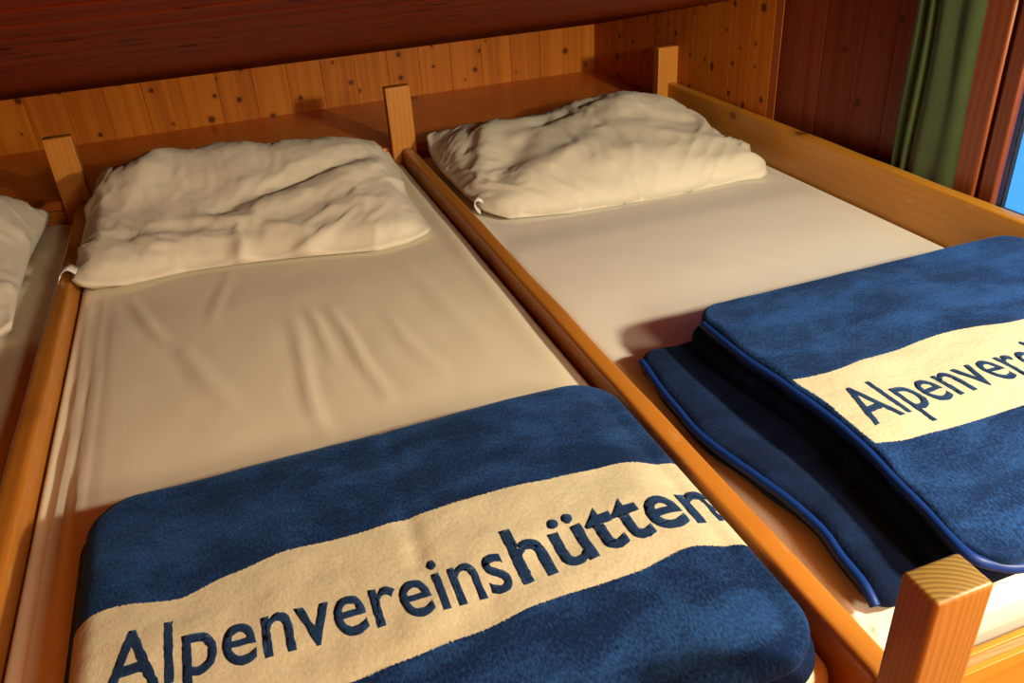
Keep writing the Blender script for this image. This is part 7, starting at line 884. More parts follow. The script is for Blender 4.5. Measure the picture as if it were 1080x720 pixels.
M_SHEET2 = cotton('white cotton sheet', (.80, .745, .65))
M_PILLOW = cotton('white cotton pillowcase', (.72, .66, .525))
M_TAGW = plain('white woven tag', (.75, .72, .66), .7)

# ------------------------------------------------------------------ dimensions (metres)
Z_MAT = .468                      # mattress top
Y_HEAD, Y_FOOT = 2.40, .43
DIV_L, DIV_M = (-.412, -.376), (.486, .521)
RAIL = (1.382, 1.412)
X_WALL, X_NICHE = 1.418, 1.445
Y_CORNER, Y_WALL = 1.923, 3.036
CEIL_Z, CEIL_S = .668, .20        # sloping ceiling: z at the head wall, rise per metre

# ------------------------------------------------------------------ the room
def cladding(name, origin, along, across, normal, la, lb, w, mat, kind='structure', v0=0., g=.002, gd=1.2):
    """one mesh of tongue-and-groove boards with V joints, thickness behind the face"""
    o, A, B, N = (Vector(t) for t in (origin, along, across, normal))
    V = []; F = []; UV = []
    def add(pts):
        k = len(V)
        for a, b, c in pts:
            V.append(o + A*a + B*b + N*c); UV.append((a, b + v0))
        F.append(tuple(range(k, k+len(pts))))
    b = -(v0 % w) if v0 else 0.
    while b < lb - 1e-6:
        b0, b1 = max(b, 0), min(b + w, lb)
        if b1 - b0 > .003:
            e0 = b0 + (g if b0 > 0 else 0); e1 = b1 - (g if b1 < lb else 0)
            add([(0, e0, 0), (la, e0, 0), (la, e1, 0), (0, e1, 0)])
            if b0 > 0: add([(0, b0+1e-4, -g*gd), (la, b0+1e-4, -g*gd), (la, e0, 0), (0, e0, 0)])
            if b1 < lb: add([(0, e1, 0), (la, e1, 0), (la, b1-1e-4, -g*gd), (0, b1-1e-4, -g*gd)])
        b += w
    t = .03
    add([(0, 0, -t), (la, 0, -t), (la, lb, -t), (0, lb, -t)])
    add([(0, 0, -t), (0, 0, 0), (la, 0, 0), (la, 0, -t)]); add([(0, lb, -t), (0, lb, 0), (la, lb, 0), (la, lb, -t)])
    add([(0, 0, -t), (0, 0, 0), (0, lb, 0), (0, lb, -t)]); add([(la, 0, -t), (la, 0, 0), (la, lb, 0), (la, lb, -t)])
    me = bpy.data.meshes.new(name); me.from_pydata(V, [], F)
    lay = me.uv_layers.new(name='UVMap')
    for p in me.polygons:
        for li in p.loop_indices: lay.data[li].uv = UV[me.loops[li].vertex_index]
    me.materials.append(mat)
    ob = bpy.data.objects.new(name, me); COL.objects.link(ob)
    ob['kind'] = kind
    return ob

XL, YF, ZR = -2.3, -1.7, 2.3
cladding('wall_head', (X_WALL+.1, Y_WALL, 0), (0, 0, 1), (-1, 0, 0), (0, -1, 0), 1.0, X_WALL+.1-XL, .118, M_HEAD, v0=.028)
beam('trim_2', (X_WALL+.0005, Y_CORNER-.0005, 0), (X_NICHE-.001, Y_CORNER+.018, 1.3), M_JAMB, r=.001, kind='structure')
cladding('wall_right', (X_WALL, Y_CORNER, 0), (0, 0, 1), (0, 1, 0), (-1, 0, 0), 1.2, Y_WALL-Y_CORNER, .098, M_SIDE)
# niche around the window, set back from the berth's side wall, with an opening for the window
WIN_Y0, WIN_Y1, WIN_Z0, WIN_Z1 = .40, 1.214, .520, 1.02
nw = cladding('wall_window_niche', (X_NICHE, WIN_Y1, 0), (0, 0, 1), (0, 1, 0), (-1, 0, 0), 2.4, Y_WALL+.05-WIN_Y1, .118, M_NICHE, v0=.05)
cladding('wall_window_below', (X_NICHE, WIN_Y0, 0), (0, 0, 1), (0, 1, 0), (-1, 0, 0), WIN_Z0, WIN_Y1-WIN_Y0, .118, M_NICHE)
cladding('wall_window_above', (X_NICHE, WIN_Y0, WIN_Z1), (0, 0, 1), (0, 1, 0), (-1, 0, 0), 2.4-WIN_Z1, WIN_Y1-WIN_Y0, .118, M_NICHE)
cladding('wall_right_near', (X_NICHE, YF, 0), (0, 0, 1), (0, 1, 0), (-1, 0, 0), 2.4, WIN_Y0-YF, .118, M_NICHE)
cladding('wall_left', (XL, YF, 0), (0, 0, 1), (0, 1, 0), (1, 0, 0), 2.4, Y_WALL-YF, .118, M_HEAD)
cladding('wall_front', (XL, YF, 0), (0, 0, 1), (1, 0, 0), (0, 1, 0), 2.4, X_NICHE-XL, .118, M_HEAD)
k = math.hypot(1, CEIL_S)
YC = .36
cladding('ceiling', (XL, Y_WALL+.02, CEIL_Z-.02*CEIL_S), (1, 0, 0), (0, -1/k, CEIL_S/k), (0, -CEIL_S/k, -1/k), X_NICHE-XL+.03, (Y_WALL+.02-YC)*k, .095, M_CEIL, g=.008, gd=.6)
zc = CEIL_Z + (Y_WALL-YC)*CEIL_S
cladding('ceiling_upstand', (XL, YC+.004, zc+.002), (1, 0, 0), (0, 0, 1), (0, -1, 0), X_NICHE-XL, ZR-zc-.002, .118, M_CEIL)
cladding('ceiling_high', (XL, YF, ZR), (1, 0, 0), (0, 1, 0), (0, 0, -1), X_NICHE-XL, YC-YF+.05, .118, M_HEAD)
cladding('floor', (XL-.03, YF-.03, 0), (1, 0, 0), (0, 1, 0), (0, 0, 1), X_NICHE-XL+.08, Y_WALL-YF+.06, .14, M_FLOOR)

# window: casing board, sash frame with gasket, glass
M_FRAME = beam_wood('dark red window timber', 2, (.22, .048, .015), (.14, .028, .008), (.05, .014, .006), .009, (-.04, .08), .38)
M_GASK = plain('dark rubber gasket', (.012, .014, .022), .45)
gl = NT('window glass'); M_GLASS = gl.set(Base_Color=(.93, .96, 1.), Roughness=.02, Transmission_Weight=1., IOR=1.08)
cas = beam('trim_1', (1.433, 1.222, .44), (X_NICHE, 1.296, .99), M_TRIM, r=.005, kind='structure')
win = beam('window_1', (1.436, 1.176, WIN_Z0), (1.475, 1.2125, WIN_Z1), M_FRAME, r=.004, kind='structure')
beam('window_frame_bottom', (1.436, WIN_Y0, WIN_Z0), (1.475, 1.1755, WIN_Z0+.028), M_FRAME, win, r=.003)
beam('window_frame_top', (1.436, WIN_Y0, WIN_Z1-.05), (1.475, 1.1755, WIN_Z1), M_FRAME, win, r=.003)
beam('window_frame_side', (1.436, WIN_Y0, WIN_Z0+.0285), (1.475, WIN_Y0+.054, WIN_Z1-.0505), M_FRAME, win, r=.003)
beam('gasket', (1.447, 1.160, WIN_Z0+.028), (1.458, 1.1645, WIN_Z1-.052), M_GASK, win, r=.001)
beam('gasket', (1.447, WIN_Y0+.05, WIN_Z0+.029), (1.458, 1.175, WIN_Z0+.035), M_GASK, win, r=.001)
beam('pane', (1.4585, WIN_Y0+.05, WIN_Z0+.028), (1.4645, 1.178, WIN_Z1-.048), M_GLASS, win, r=0)

# ------------------------------------------------------------------ curtain
cn = NT('green curtain cloth')
oc = cn.coord('Object')
cw = cn.noise(oc, 900., 2.); cm_ = cn.noise(oc, 18., 4., .6)
M_CURT = cn.set(Base_Color=cn.mix(cm_, (.034, .055, .015), (.060, .085, .024)), Roughness=.9, Normal=cn.bump(cw, .3, .0006), Sheen_Weight=.2, Specular_IOR_Level=.15)
V = []; F = []; UV = []
NY_, NZ_ = 90, 24
y_a, y_b = 1.460, 1.266
prof = []
for i in range(NY_+1):
    s = i/NY_
    # folds: narrow tight pleats on the left, one wide flat panel, the edge turned back towards the casing
    g = lambda c, w: math.exp(-((s-c)/w)**2)
    x = 1.424 + .008*g(.0, .04) - .004*g(.08, .05) + .017*g(.17, .024) - .005*g(.25, .04) + .017*g(.32, .020) - .005*g(.46, .10) + .002*g(.66, .08)
    x += .013*(1/(1+math.exp(-(s-.88)/.03)))
    prof.append((min(x, 1.4405), y_a + (y_b-y_a)*s))
for j in range(NZ_+1):
    t = j/NZ_; z = .500 + (.972-.500)*t
    for i, (x, y) in enumerate(prof):
        yy = y + .004*math.sin(t*5+i*.05) + (-.010*(1-t) if i < 40 else 0)*(1-i/40 if i < 40 else 0)
        xx = x + .0015*noise.noise(Vector((y*30, z*4, 1))) 
        V.append((xx, yy, z))
for j in range(NZ_):
    for i in range(NY_):
        a = j*(NY_+1)+i
        F.append((a, a+1, a+NY_+2, a+NY_+1))
cur = link_mesh('curtain', V, F, M_CURT)
sm = cur.modifiers.new('thick', 'SOLIDIFY'); sm.thickness = .002
tag(cur, 'dark green curtain hanging in folds beside the window', 'curtain')
rod = link_mesh('curtain_rod', *tube([(1.428, 1.56, .972), (1.428, .38, .972)], .006), plain('dark metal', (.05, .045, .04), .4, Metallic=.8))
tag(rod, 'thin dark rod the green curtain hangs from, above the window', 'curtain rod')

# ------------------------------------------------------------------ sleeping platform
plat = empty('sleeping_platform', (.05, 1.4, 0), 'long honey-coloured pine sleeping platform divided into berths by low boards', 'bunk bed')
def worn(v):
    return Vector(v)
def long_board(name, x, y0, y1, z0, z1, mat, amp=.0012, r=.009):
    """board running along y, its edges a little rounded and uneven"""
    n = 90; hw = (x[1]-x[0])/2; cx = (x[0]+x[1])/2
    sec = []
    for k in range(9):
        a = math.pi*k/8
        sec.append((cx - hw + r - r*math.cos(a*.5) if False else 0, 0))
    prof = [(x[0], z0), (x[0], z1-r)]
    for k in range(1, 5): a = math.pi/2*k/5; prof.append((x[0]+r-r*math.cos(a), z1-r+r*math.sin(a)))
    prof += [(x[0]+r, z1), (x[1]-r, z1)]
    for k in range(1, 5): a = math.pi/2*(1-k/5); prof.append((x[1]-r+r*math.cos(a), z1-r+r*math.sin(a)))
    prof += [(x[1], z1-r), (x[1], z0)]
    m = len(prof); V = []; F = []
    for i in range(n+1):
        y = y0 + (y1-y0)*i/n
        for (px, pz) in prof:
            top = 1 if pz > z1-.03 else 0
            V.append((px + amp*noise.noise(Vector((y*9, px*40, pz*9))), y, pz + top*amp*1.6*noise.noise(Vector((y*6, px*25, 7)))))
    for i in range(n):
        for q in range(m):
            F.append((i*m+q, i*m+(q+1) % m, (i+1)*m+(q+1) % m, (i+1)*m+q))
    F.append(tuple(range(m))); F.append(tuple(n*m+q for q in range(m)))
    o = link_mesh(name, V, F, mat, plat)
    return o
M_DIV = beam_wood('divider pine', 1, (.50, .195, .026), (.36, .115, .012), (.16, .05, .012), .013, (.45, .46), .33, True, .25, .3)
long_board('divider_board', DIV_L, .385, Y_HEAD, .26, .50, M_DIV)
long_board('divider_board', DIV_M, .385, Y_HEAD, .26, .50, M_DIV)
long_board('side_rail', RAIL, .385, Y_HEAD+.012, .26, .574, M_BY, r=.006)
for x0, x1, zt in ((-.447, -.376, .674), (.459, .533, .682), (1.345, 1.4165, .687)):
    beam('post', (x0, Y_HEAD, 0), (x1, Y_HEAD+.034, zt), M_BZ, plat, r=.003)
# thick post at the foot, sawn end grain on top
M_FOOT = beam_wood('foot post pine', 2, (.36, .165, .028), (.26, .088, .010), KNOT, .0055, (.395, -1.11), .42, False, 0., .5, ((.26, .185, .045), (.15, .095, .020)))
fp = beam('post', (.4605, .336, 0), (.5225, .377, .676), M_FOOT, plat, r=.0045, seg=3)
beam('head_shelf', (-1.35, Y_HEAD+.036, .474), (X_WALL-.002, Y_WALL-.001, .50), M_SHELF, plat, r=.003)
beam('head_board', (-1.35, Y_HEAD+.037, .26), (X_WALL-.002, Y_HEAD+.058, .473), M_BX, plat, r=.002)
# foot boards of layered plywood: light core strips show on the top edge
M_PLYL = beam_wood('plywood face', 0, (.47, .235, .022), (.39, .175, .015), KNOT, .014, (.9, -.05), .4, False)
M_PLYD = beam_wood('plywood dark layer', 0, (.40, .26, .11), (.27, .16, .06), KNOT, .003, (.02, -.05), .6, False)
for xa, xb, zt in ((DIV_M[1]+.001, RAIL[0]-.001, .437), (DIV_L[1]+.001, DIV_M[0]-.001, .40), (-1.30, DIV_L[0]-.001, .40)):
    fb = beam('foot_board', (xa, .398, .20), (xb, .4055, zt), M_PLYL, plat, r=.001)
    beam('plywood_layer', (xa, .4056, .20), (xb, .4145, zt-.001), M_PLYD, None, r=.0005).parent = fb
    beam('plywood_layer', (xa, .4146, .20), (xb, .4225, zt+.001), M_PLYL, None, r=.001).parent = fb
for o in plat.children:
    for c in o.children:
        c.location = -plat.location
beam('deck', (-1.35, .424, .24), (RAIL[0]-.001, Y_HEAD-.002, .262), M_BX, plat, r=.002)

# ------------------------------------------------------------------ mattresses
def press(x, y, xa, xb, ya, depth):
    def s(t): t = max(0., min(1., t)); return t*t*(3-2*t)
    return -depth*s((x-xa)/.03)*s((xb-x)/.03)*s((y-ya)/.15)
def mattress(x0, x1, y0, y1, zt, creases, edge, seed, mat, label, step=.007):
    def top(x, y):
        z = .0022*fbm(x*3+seed, y*2.2, seed) + .0007*fbm(x*16+seed, y*9, seed, 2)
        for (a, b, c, d, w, k) in creases:
            wob = .012*noise.noise(Vector((x*6, y*6, a*9)))
            dd, t, s = seg_dist(x+wob, y+wob, a, b, c, d)
            if dd < w*4:
                env = math.sin(math.pi*min(1, max(0, .04+t*.92)))**.7
                z += k*env*(math.exp(-(dd/w)**2) - .45*math.exp(-((dd-1.5*w)/(w*1.2))**2))
        z += edge(x, y)
        return z
    V, F, UV = slab(x0, x1, y0, y1, .263, zt, .022, 0, .03, step, top)
    o = link_mesh('mattress', V, F, mat)
    c = Vector(((x0+x1)/2, (y0+y1)/2, .263))
    for v in o.data.vertices: v.co -= c
    o.location = c
    return tag(o, label, 'mattress', 'sheeted mattresses side by side on the platform')

CR_MID = [(.040,1.516,.045,1.085,.012,.0035), (.116,1.522,.161,1.146,.011,.0042), (-.274,1.775,-.179,1.507,.012,.0035),
 (-.179,1.507,-.088,1.232,.016,.0030), (-.345,1.777,-.338,1.447,.010,.004), (-.333,1.724,-.330,1.107,.009,.0045),
 (.225,1.445,.260,1.163,.014,.0022), (-.061,1.813,-.103,1.565,.012,.002), (.07,1.55,.10,1.30,.009,.0028), (.30,1.70,.36,1.2,.02,.002)]
def edge_mid(x, y):
    d = x - DIV_L[1]
    e = math.exp(-(d/.055)**2)
    w = .006*math.sin(d*2*math.pi/.030 + 2.2*noise.noise(Vector((y*2.1, 0, 3))) + y*1.1)
    f = max(0, min(1, (1.85-y)/.3))
    z = (-.016*e + w*math.exp(-((d-.035)/.032)**2))*f
    d2 = DIV_M[0] - x
    z += press(x, y, -.40, .46, 1.60, .004)
    z += -.010*math.exp(-(d2/.022)**2) + .004*math.exp(-((d2-.04)/.02)**2)*max(0, min(1, (y-1.0)/.4))
    return z
mattress(DIV_L[1]+.003, DIV_M[0]-.003, Y_FOOT+.004, Y_HEAD-.004, Z_MAT, CR_MID, edge_mid, 1.7, M_SHEET,
         'mattress in the middle berth, cream sheet with long creases running towards the lettered blanket', step=.009)
CR_R = [(.772,1.499,.842,1.337,.014,.0022), (.845,1.594,.856,1.525,.01,.0018), (.95,1.45,1.05,1.25,.02,.0015),
 (.530,.462,.538,.520,.005,.006), (.545,.448,.548,.475,.005,.006), (.536,.500,.547,.470,.005,.005), (.560,.445,.575,.460,.006,.005)]
def edge_right(x, y):
    d2 = RAIL[0] - x
    d = x - DIV_M[1]
    return press(x, y, .50, 1.38, 1.57, .009) - .014*math.exp(-(d2/.05)**2) - .003*math.exp(-(d/.02)**2)
mattress(DIV_M[1]+.003, RAIL[0]-.003, Y_FOOT+.012, Y_HEAD-.004, Z_MAT+.006, CR_R, edge_right, 8.3, M_SHEET2,
         'smooth pale mattress in the right berth, along the high side rail', step=.012)
CR_L = [(-.50,2.2,-.47,1.5,.014,.005), (-.55,1.6,-.47,1.1,.014,.005), (-.46,1.9,-.45,1.2,.01,.005)]
mattress(-1.28, DIV_L[0]-.003, Y_FOOT+.004, Y_HEAD-.004, Z_MAT-.012, CR_L, lambda x, y: -.016*math.exp(-((DIV_L[0]-x)/.04)**2), 4.4, M_SHEET,
         'mattress at the left edge of the picture, beyond the left divider board', step=.02)

# ------------------------------------------------------------------ pillows
def load_pillow(key):
    nx, ny, a = PILLOW_DATA[key]
    out = []
    for c in range(3):
        g = [[a[c*nx*ny + j*nx + i] for i in range(nx)] for j in range(ny)]
        for j in range(1, ny):
            for i in range(nx): g[j][i] += g[j-1][i]
        for j in range(ny):
            for i in range(1, nx): g[j][i] += g[j][i-1]
        out.append(g)
    return nx, ny, [[Vector([out[c][j][i]/4000 for c in range(3)]) for i in range(nx)] for j in range(ny)]

def pillow(key, xf, label, tag_path=None, z_low=None):
    nx, ny, g = load_pillow(key)
    V = []; F = []
    for j in range(ny):
        for i in range(nx): V.append(xf(g[j][i]))
    for j in range(ny-1):
        for i in range(nx-1):
            a = j*nx+i; F.append((a, a+1, a+nx+1, a+nx))
    ring = [i for i in range(nx)] + [j*nx+nx-1 for j in range(1, ny)] + [(ny-1)*nx+i for i in range(nx-2, -1, -1)] + [j*nx for j in range(ny-2, 0, -1)]
    c = sum((V[i] for i in ring), Vector())/len(ring)
    prev = ring
    for f_ in (.985, .93, .6):
        cur_ = []
        for i in ring:
            p = c + (V[i]-c)*f_
            zb = z_low(p.x, p.y)
            p.z = zb + (V[i].z-zb)*(.55 if f_ > .98 else 0.)
            cur_.append(len(V)); V.append(p)
        m = len(ring)
        for k in range(m): F.append((prev[k], cur_[k], cur_[(k+1) % m], prev[(k+1) % m]))
        prev = cur_
    F.append(tuple(prev))
    root = empty('pillow', (c.x, c.y, z_low(c.x, c.y)), label, 'pillow', 'white pillows at the head of the berths')
    o = link_mesh('pillowcase', V, F, M_PILLOW, root)
    if tag_path:
        P = smooth_path(tag_path[0], 20); wv = Vector(tag_path[1])
        V = []; F = []
        for p in P: V += [p, p+wv]
        for k in range(len(P)-1): F.append((2*k, 2*k+1, 2*k+3, 2*k+2))
        t = link_mesh('care_tag', V, F, M_TAGW, root)
        t['label'] = 'small white sewn-in loop tag'
        s = t.modifiers.new('t', 'SOLIDIFY'); s.thickness = .0008
    return root
zl = lambda x, y: Z_MAT + .005
pillow('A', lambda v: v.copy(), 'crumpled white pillow in the middle berth, between the two divider boards',
       ([(-.366, 1.845, .512), (-.382, 1.850, .522), (-.398, 1.850, .512), (-.402, 1.848, .503), (-.404, 1.835, .502)], (.004, .028, .004)), zl)
pillow('B', lambda v: v + Vector((0, 0, .0015)), 'plump white pillow in the right berth, beside the side rail',
       ([(.560, 1.850, .500), (.546, 1.846, .510), (.534, 1.842, .504), (.538, 1.838, .488), (.545, 1.830, .480)], (.008, .026, .004)), lambda x, y: Z_MAT + .0015)
def xf_left(v):
    x = -.842 - v.x + .0; y = v.y - .0
    t = max(0, min(1, (v.y-1.75)/.65))
    return Vector((x + .0 - .006*(1-t), 1.60 + (y-1.75)*1.22, v.z - .012))
pillow('A', xf_left, 'white pillow cut off by the left edge of the picture, beyond the left divider', None, lambda x, y: Z_MAT - .006)

# ------------------------------------------------------------------ fleece blankets
def build_lettering(lines, place, bvh, mat, parent, lift=.0004, res=.009):
    """lines: (text, x0, x1, weight); place(tx, ty) -> (x, y) on the cloth"""
    bm = bmesh.new()
    for text, xa, xb, wgt in lines:
        cu = bpy.data.curves.new('lettering_curve', 'FONT')
        cu.body = text; cu.size = 1.0; cu.resolution_u = 5; cu.offset = wgt; cu.fill_mode = 'FRONT'; cu.space_character = 1.02
        ob = bpy.data.objects.new('lettering_curve', cu); COL.objects.link(ob)
        bpy.context.view_layer.update()
        me = bpy.data.meshes.new_from_object(ob.evaluated_get(bpy.context.evaluated_depsgraph_get()))
        lo = min(v.co.x for v in me.vertices); hi = max(v.co.x for v in me.vertices)
        for v in me.vertices:
            v.co.x = xa + (v.co.x-lo)/(hi-lo)*(xb-xa)
        bm.from_mesh(me)
        bpy.data.objects.remove(ob); bpy.data.curves.remove(cu); bpy.data.meshes.remove(me)
    for v in bm.verts:
        x, y = place(v.co.x, v.co.y); v.co = Vector((x, y, 0))
    bmesh.ops.remove_doubles(bm, verts=bm.verts, dist=1e-5)
    bmesh.ops.triangulate(bm, faces=bm.faces)
    for _ in range(5):
        es = [e for e in bm.edges if e.calc_length() > res]
        if not es: break
        bmesh.ops.subdivide_edges(bm, edges=es, cuts=1)
        bmesh.ops.triangulate(bm, faces=bm.faces)
    UV = {}
    for v in bm.verts:
        j = Vector((noise.noise(v.co*240), noise.noise(v.co*240 + Vector((9, 4, 2))), 0))*.0013
        v.co += j
        hit = bvh.ray_cast(Vector((v.co.x, v.co.y, 2)), Vector((0, 0, -1)))
        z = hit[0].z if hit[0] is not None else .47
        v.co.z = z + lift
    kill = [v for v in bm.verts if bvh.ray_cast(Vector((v.co.x, v.co.y, 2)), Vector((0, 0, -1)))[0] is None]
    bmesh.ops.delete(bm, geom=kill, context='VERTS')
    bm.verts.index_update()
    V = [v.co.copy() for v in bm.verts]; F = [[v.index for v in f.verts] for f in bm.faces]
    bm.free()
    o = link_mesh('lettering', V, F, mat, parent, uvs=[(v.x, v.y) for v in V])
    if sum(p.normal.z for p in o.data.polygons) < 0: o.data.flip_normals()
    s = o.modifiers.new('t', 'SOLIDIFY'); s.thickness = .0012; s.offset = -1
    o['label'] = 'dark blue lettering woven into the cream band'
    return o

M_PIPE = NT('blue satin piping').set(Base_Color=(.006, .035, .21), Roughness=.42, Specular_IOR_Level=.22)
M_FL_SHADED = fleece('navy fleece', None, seed=3., pile=(.003, .010, .040), pile_hi=(.008, .026, .095), sh=.06)  # lower folds: shadow under the top layers painted in as a darker pile
M_LET = fleece('navy fleece lettering', None, (.006, .022, .070), (.016, .050, .14), seed=9.)

# --- blanket in the middle berth
b1 = empty('fleece_blanket', (.09, .70, Z_MAT+.002), 'folded navy fleece blanket with whole lettered cream band, in the middle berth', 'blanket', 'folded lettered fleece blankets')
def und1(x, y):
    z = .0045*fbm(x*5.2+3, y*5.2, .3, 3) + .0012*fbm(x*22, y*22, 2., 2)
    dd, t, s = seg_dist(x, y, .13, .60, .27, .66); z += -.004*math.exp(-(dd/.03)**2)
    dd, t, s = seg_dist(x, y, .12, .98, .10, .70); z += -.003*math.exp(-(dd/.012)**2)
    z += -.020*max(0, (x-.385)/.07)**2 if x > .385 else 0
    z += -.016*max(0, (.53-y)/.10)**2 if y < .53 else 0
    z += -.004*math.exp(-((y-.50)/.05)**2)*(.5+.5*math.sin(x*30+1))
    return z
V, F, UV = slab(-.292, .470, .425, .988, Z_MAT+.004, Z_MAT+.036, .020, .012, .062, .009,
    lambda x, y: .002*fbm(x*6, y*6, 5.))
link_mesh('lower_fold', V, F, M_FL_SHADED, b1, uvs=UV)
UP1 = [(-.276,.757),(-.231,.765),(-.161,.752),(-.103,.768),(-.042,.779),(.035,.774),(.118,.775),(.218,.777),(.292,.770),(.370,.765),(.431,.755),(.47,.752)]
LO1 = [(-.27,.565),(-.10,.567),(-.003,.569),(.046,.573),(.12,.577),(.217,.588),(.322,.588),(.387,.597),(.439,.590),(.47,.586)]
V, F, UV = slab(-.278, .468, .432, .984, Z_MAT+.022, Z_MAT+.068, .030, .016, .066, .006, und1)
def uv1(p):
    x, y = p; a, b = interp(LO1, x), interp(UP1, x)
    if y < a: return (x, y - a)
    if y > b: return (x, .17 + y - b)
    return (x, .17*(y-a)/(b-a))
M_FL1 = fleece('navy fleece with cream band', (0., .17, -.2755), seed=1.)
top1 = link_mesh('upper_fold', V, F, M_FL1, b1, uvs=[uv1(p) for p in UV])
bvh1 = BVHTree.FromPolygons([Vector(v) for v in V], F)
BASE1 = [(-.25,.641),(-.156,.638),(-.068,.632),(.022,.626),(.087,.620),(.163,.620),(.226,.624),(.368,.632),(.442,.633),(.5,.633)]
K1 = .117       # height of one font unit
build_lettering([('Alpenvereins', -.236, .190, .011), ('hütten', .199, .467, .021)], lambda x, y: (x, interp(BASE1, x) + y*K1), bvh1, M_LET, b1)

# --- blanket in the right berth
b2 = empty('fleece_blanket', (.98, .74, Z_MAT+.006), 'folded navy fleece blanket in the right berth, left hem stepped out under the lettered top', 'blanket', 'folded lettered fleece blankets')
ZR_ = Z_MAT + .006
LEFT_LOW = [(.40,.556),(.48,.552),(.52,.556),(.60,.566),(.70,.551),(.80,.535),(.90,.541),(1.00,.553),(1.05,.560)]
LEFT_TOP = [(.40,.640),(.463,.641),(.55,.655),(.632,.668),(.72,.672),(.80,.666),(.90,.657),(.986,.657),(1.04,.66)]
def warp_left(curve, x_ref, reach, zf=None):
    def w(v, x, y):
        d = interp(curve, v.y) - x_ref
        t = max(0, 1 - (v.x - x_ref)/reach)
        v.x += d*t
        if zf: v.z += zf(v.x, v.y)*t
        return v
    return w
def low_z(x, y):
    # the hem sags towards the foot end and curls up in the middle
    return .0035*math.sin((y-.5)*11) + .0035
V, F, UV = slab(.552, 1.330, .468, 1.046, ZR_+.003, ZR_+.036, .018, .014, .03, .010,
    lambda x, y: .003*fbm(x*6, y*6, 1.) - .010*math.exp(-((x-.63)/.02)**2), warp_left(LEFT_LOW, .552, .25, low_z))
link_mesh('lower_fold', V, F, M_FL_SHADED, b2, uvs=UV)
MID = [(y, x - .011) for y, x in LEFT_TOP]
V, F, UV = slab(.64, 1.335, .440, 1.040, ZR_+.026, ZR_+.070, .020, .014, .03, .012,
    lambda x, y: .002*fbm(x*7, y*7, 4.), warp_left(MID, .64, .25))
link_mesh('middle_fold', V, F, M_FL_SHADED, b2, uvs=UV)
def und2(x, y):
    z = .0042*fbm(x*5+9, y*5, 1.3, 3) + .0012*fbm(x*20, y*20, 6., 2)
    z += -.014*max(0, (.50-y)/.09)**2 if y < .50 else 0
    return z
V, F, UV = slab(.66, 1.345, .425, 1.044, ZR_+.062, ZR_+.094, .010, .012, .045, .007, und2, warp_left(LEFT_TOP, .66, .3))
UP2 = [(.66,.795),(.728,.787),(.80,.795),(.964,.806),(1.085,.784),(1.34,.79)]
LO2 = [(.66,.632),(.719,.621),(.808,.618),(.901,.616),(1.34,.62)]
def uv2(p):
    x, y = p; a, b = interp(LO2, x), interp(UP2, x)
    if y < a: return (x, y - a)
    if y > b: return (x, .17 + y - b)
    return (x, .17*(y-a)/(b-a))
M_FL2 = fleece('navy fleece with cream band, other blanket', (0., .17, .668), seed=6., pile=(.003, .017, .075), pile_hi=(.020, .094, .33))
link_mesh('upper_fold', V, F, M_FL2, b2, uvs=[uv2(p) for p in UV])
bvh2 = BVHTree.FromPolygons([Vector(v) for v in V], F)
build_lettering([('Alpenvereins', .700, 1.10, .007), ('hütten', 1.110, 1.322, .021)], lambda x, y: (x, .662 + y*K1 + .008*math.sin((x-.7)*9)), bvh2, M_LET, b2)
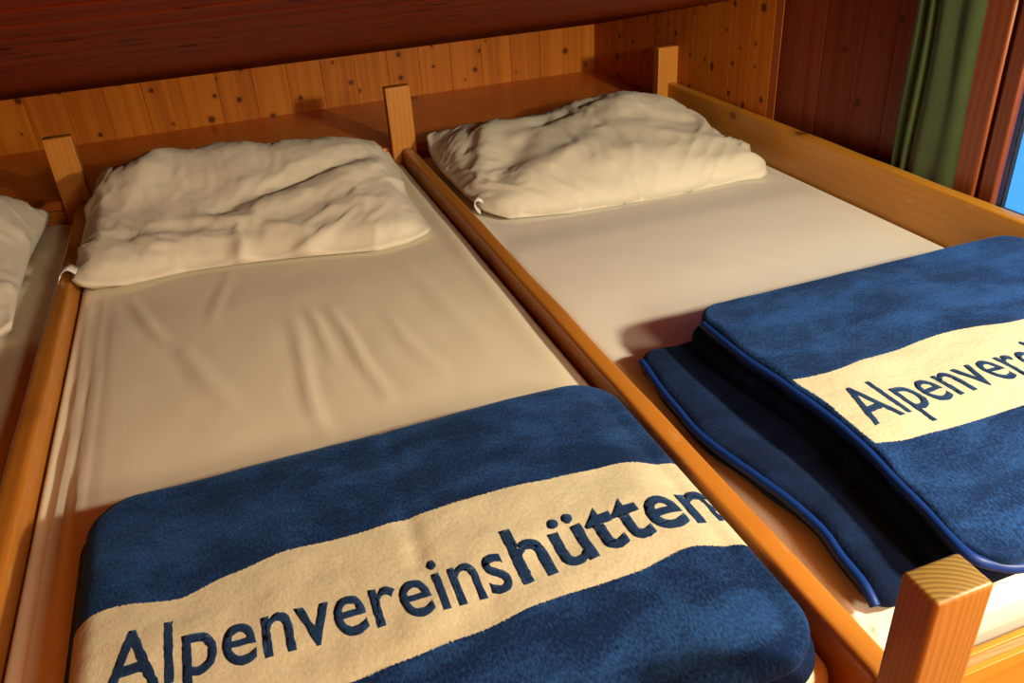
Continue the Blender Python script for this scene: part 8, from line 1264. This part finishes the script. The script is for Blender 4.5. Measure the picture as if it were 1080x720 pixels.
# piped hems
def hem(curve, dx, ys, z, name, parent, r=.0055, zf=lambda y: 0., first=()):
    P = smooth_path([Vector(p) for p in first] + [(interp(curve, y)+dx, y, z + zf(y)) for y in ys], 80)
    V, F = tube(P, r, 10)
    return link_mesh(name, V, F, M_PIPE, parent)
hem(LEFT_TOP, -.001, [.452, .52, .58, .64, .70, .76, .82, .88, .94, .985, 1.002], ZR_+.0835, 'hem_piping', b2, .0065, first=[(.76, .4235, ZR_+.066), (.70, .4245, ZR_+.067), (.668, .433, ZR_+.072)])
hem(LEFT_LOW, .001, [.474, .482, .50, .54, .58, .64, .70, .76, .82, .88, .94, 1.0, 1.020], ZR_+.0275, 'hem_piping', b2, .0062, lambda y: low_z(0, y) - .010*max(0, (.50-y)/.026)**2)
P = smooth_path([(-.277, y, Z_MAT+.040) for y in (.48, .6, .7, .8, .9)] + [(-.262, .955, Z_MAT+.040), (-.225, .976, Z_MAT+.040)], 70)
V, F = tube(P, .0045, 8)
link_mesh('hem_piping', V, F, M_PIPE, b1)

# ------------------------------------------------------------------ light
def point(name, loc, energy, col, size):
    l = bpy.data.lights.new(name, 'POINT'); l.energy = energy; l.color = col; l.shadow_soft_size = size
    o = bpy.data.objects.new(name, l); o.location = loc; COL.objects.link(o); return o
point('offscreen_light', (1.27, -.05, 1.255), 123, (1., .92, .66), .055)
point('offscreen_light', (.85, -1.05, 1.52), 75, (1., .91, .64), .20)  # added soft fill behind the camera, lifts the dim left side

w = bpy.data.worlds.new('dusk'); SC.world = w; w.use_nodes = True
bgn = w.node_tree.nodes['Background']
bgn.inputs[0].default_value = (.09, .43, .95, 1); bgn.inputs[1].default_value = 1.15

# ------------------------------------------------------------------ camera
cam = bpy.data.cameras.new('camera'); cam.lens = 29.0; cam.sensor_width = 36.0; cam.clip_start = .02
co = bpy.data.objects.new('camera', cam); COL.objects.link(co)
Rx, Ry, Rz = (.937, -.221, .271), (-.345, -.453, .822), (-.059, -.863, -.501)
Mx = Matrix(((Rx[0], -Rx[1], -Rx[2]), (Ry[0], -Ry[1], -Ry[2]), (Rz[0], -Rz[1], -Rz[2])))
q = Mx.to_quaternion(); q.normalize()
co.rotation_mode = 'QUATERNION'; co.rotation_quaternion = q
co.location = (0, 0, 1.22)
SC.camera = co
vs = SC.view_settings
vs.view_transform = 'Standard'; vs.look = 'None'; vs.gamma = 1; vs.exposure = 0; vs.use_curve_mapping = False
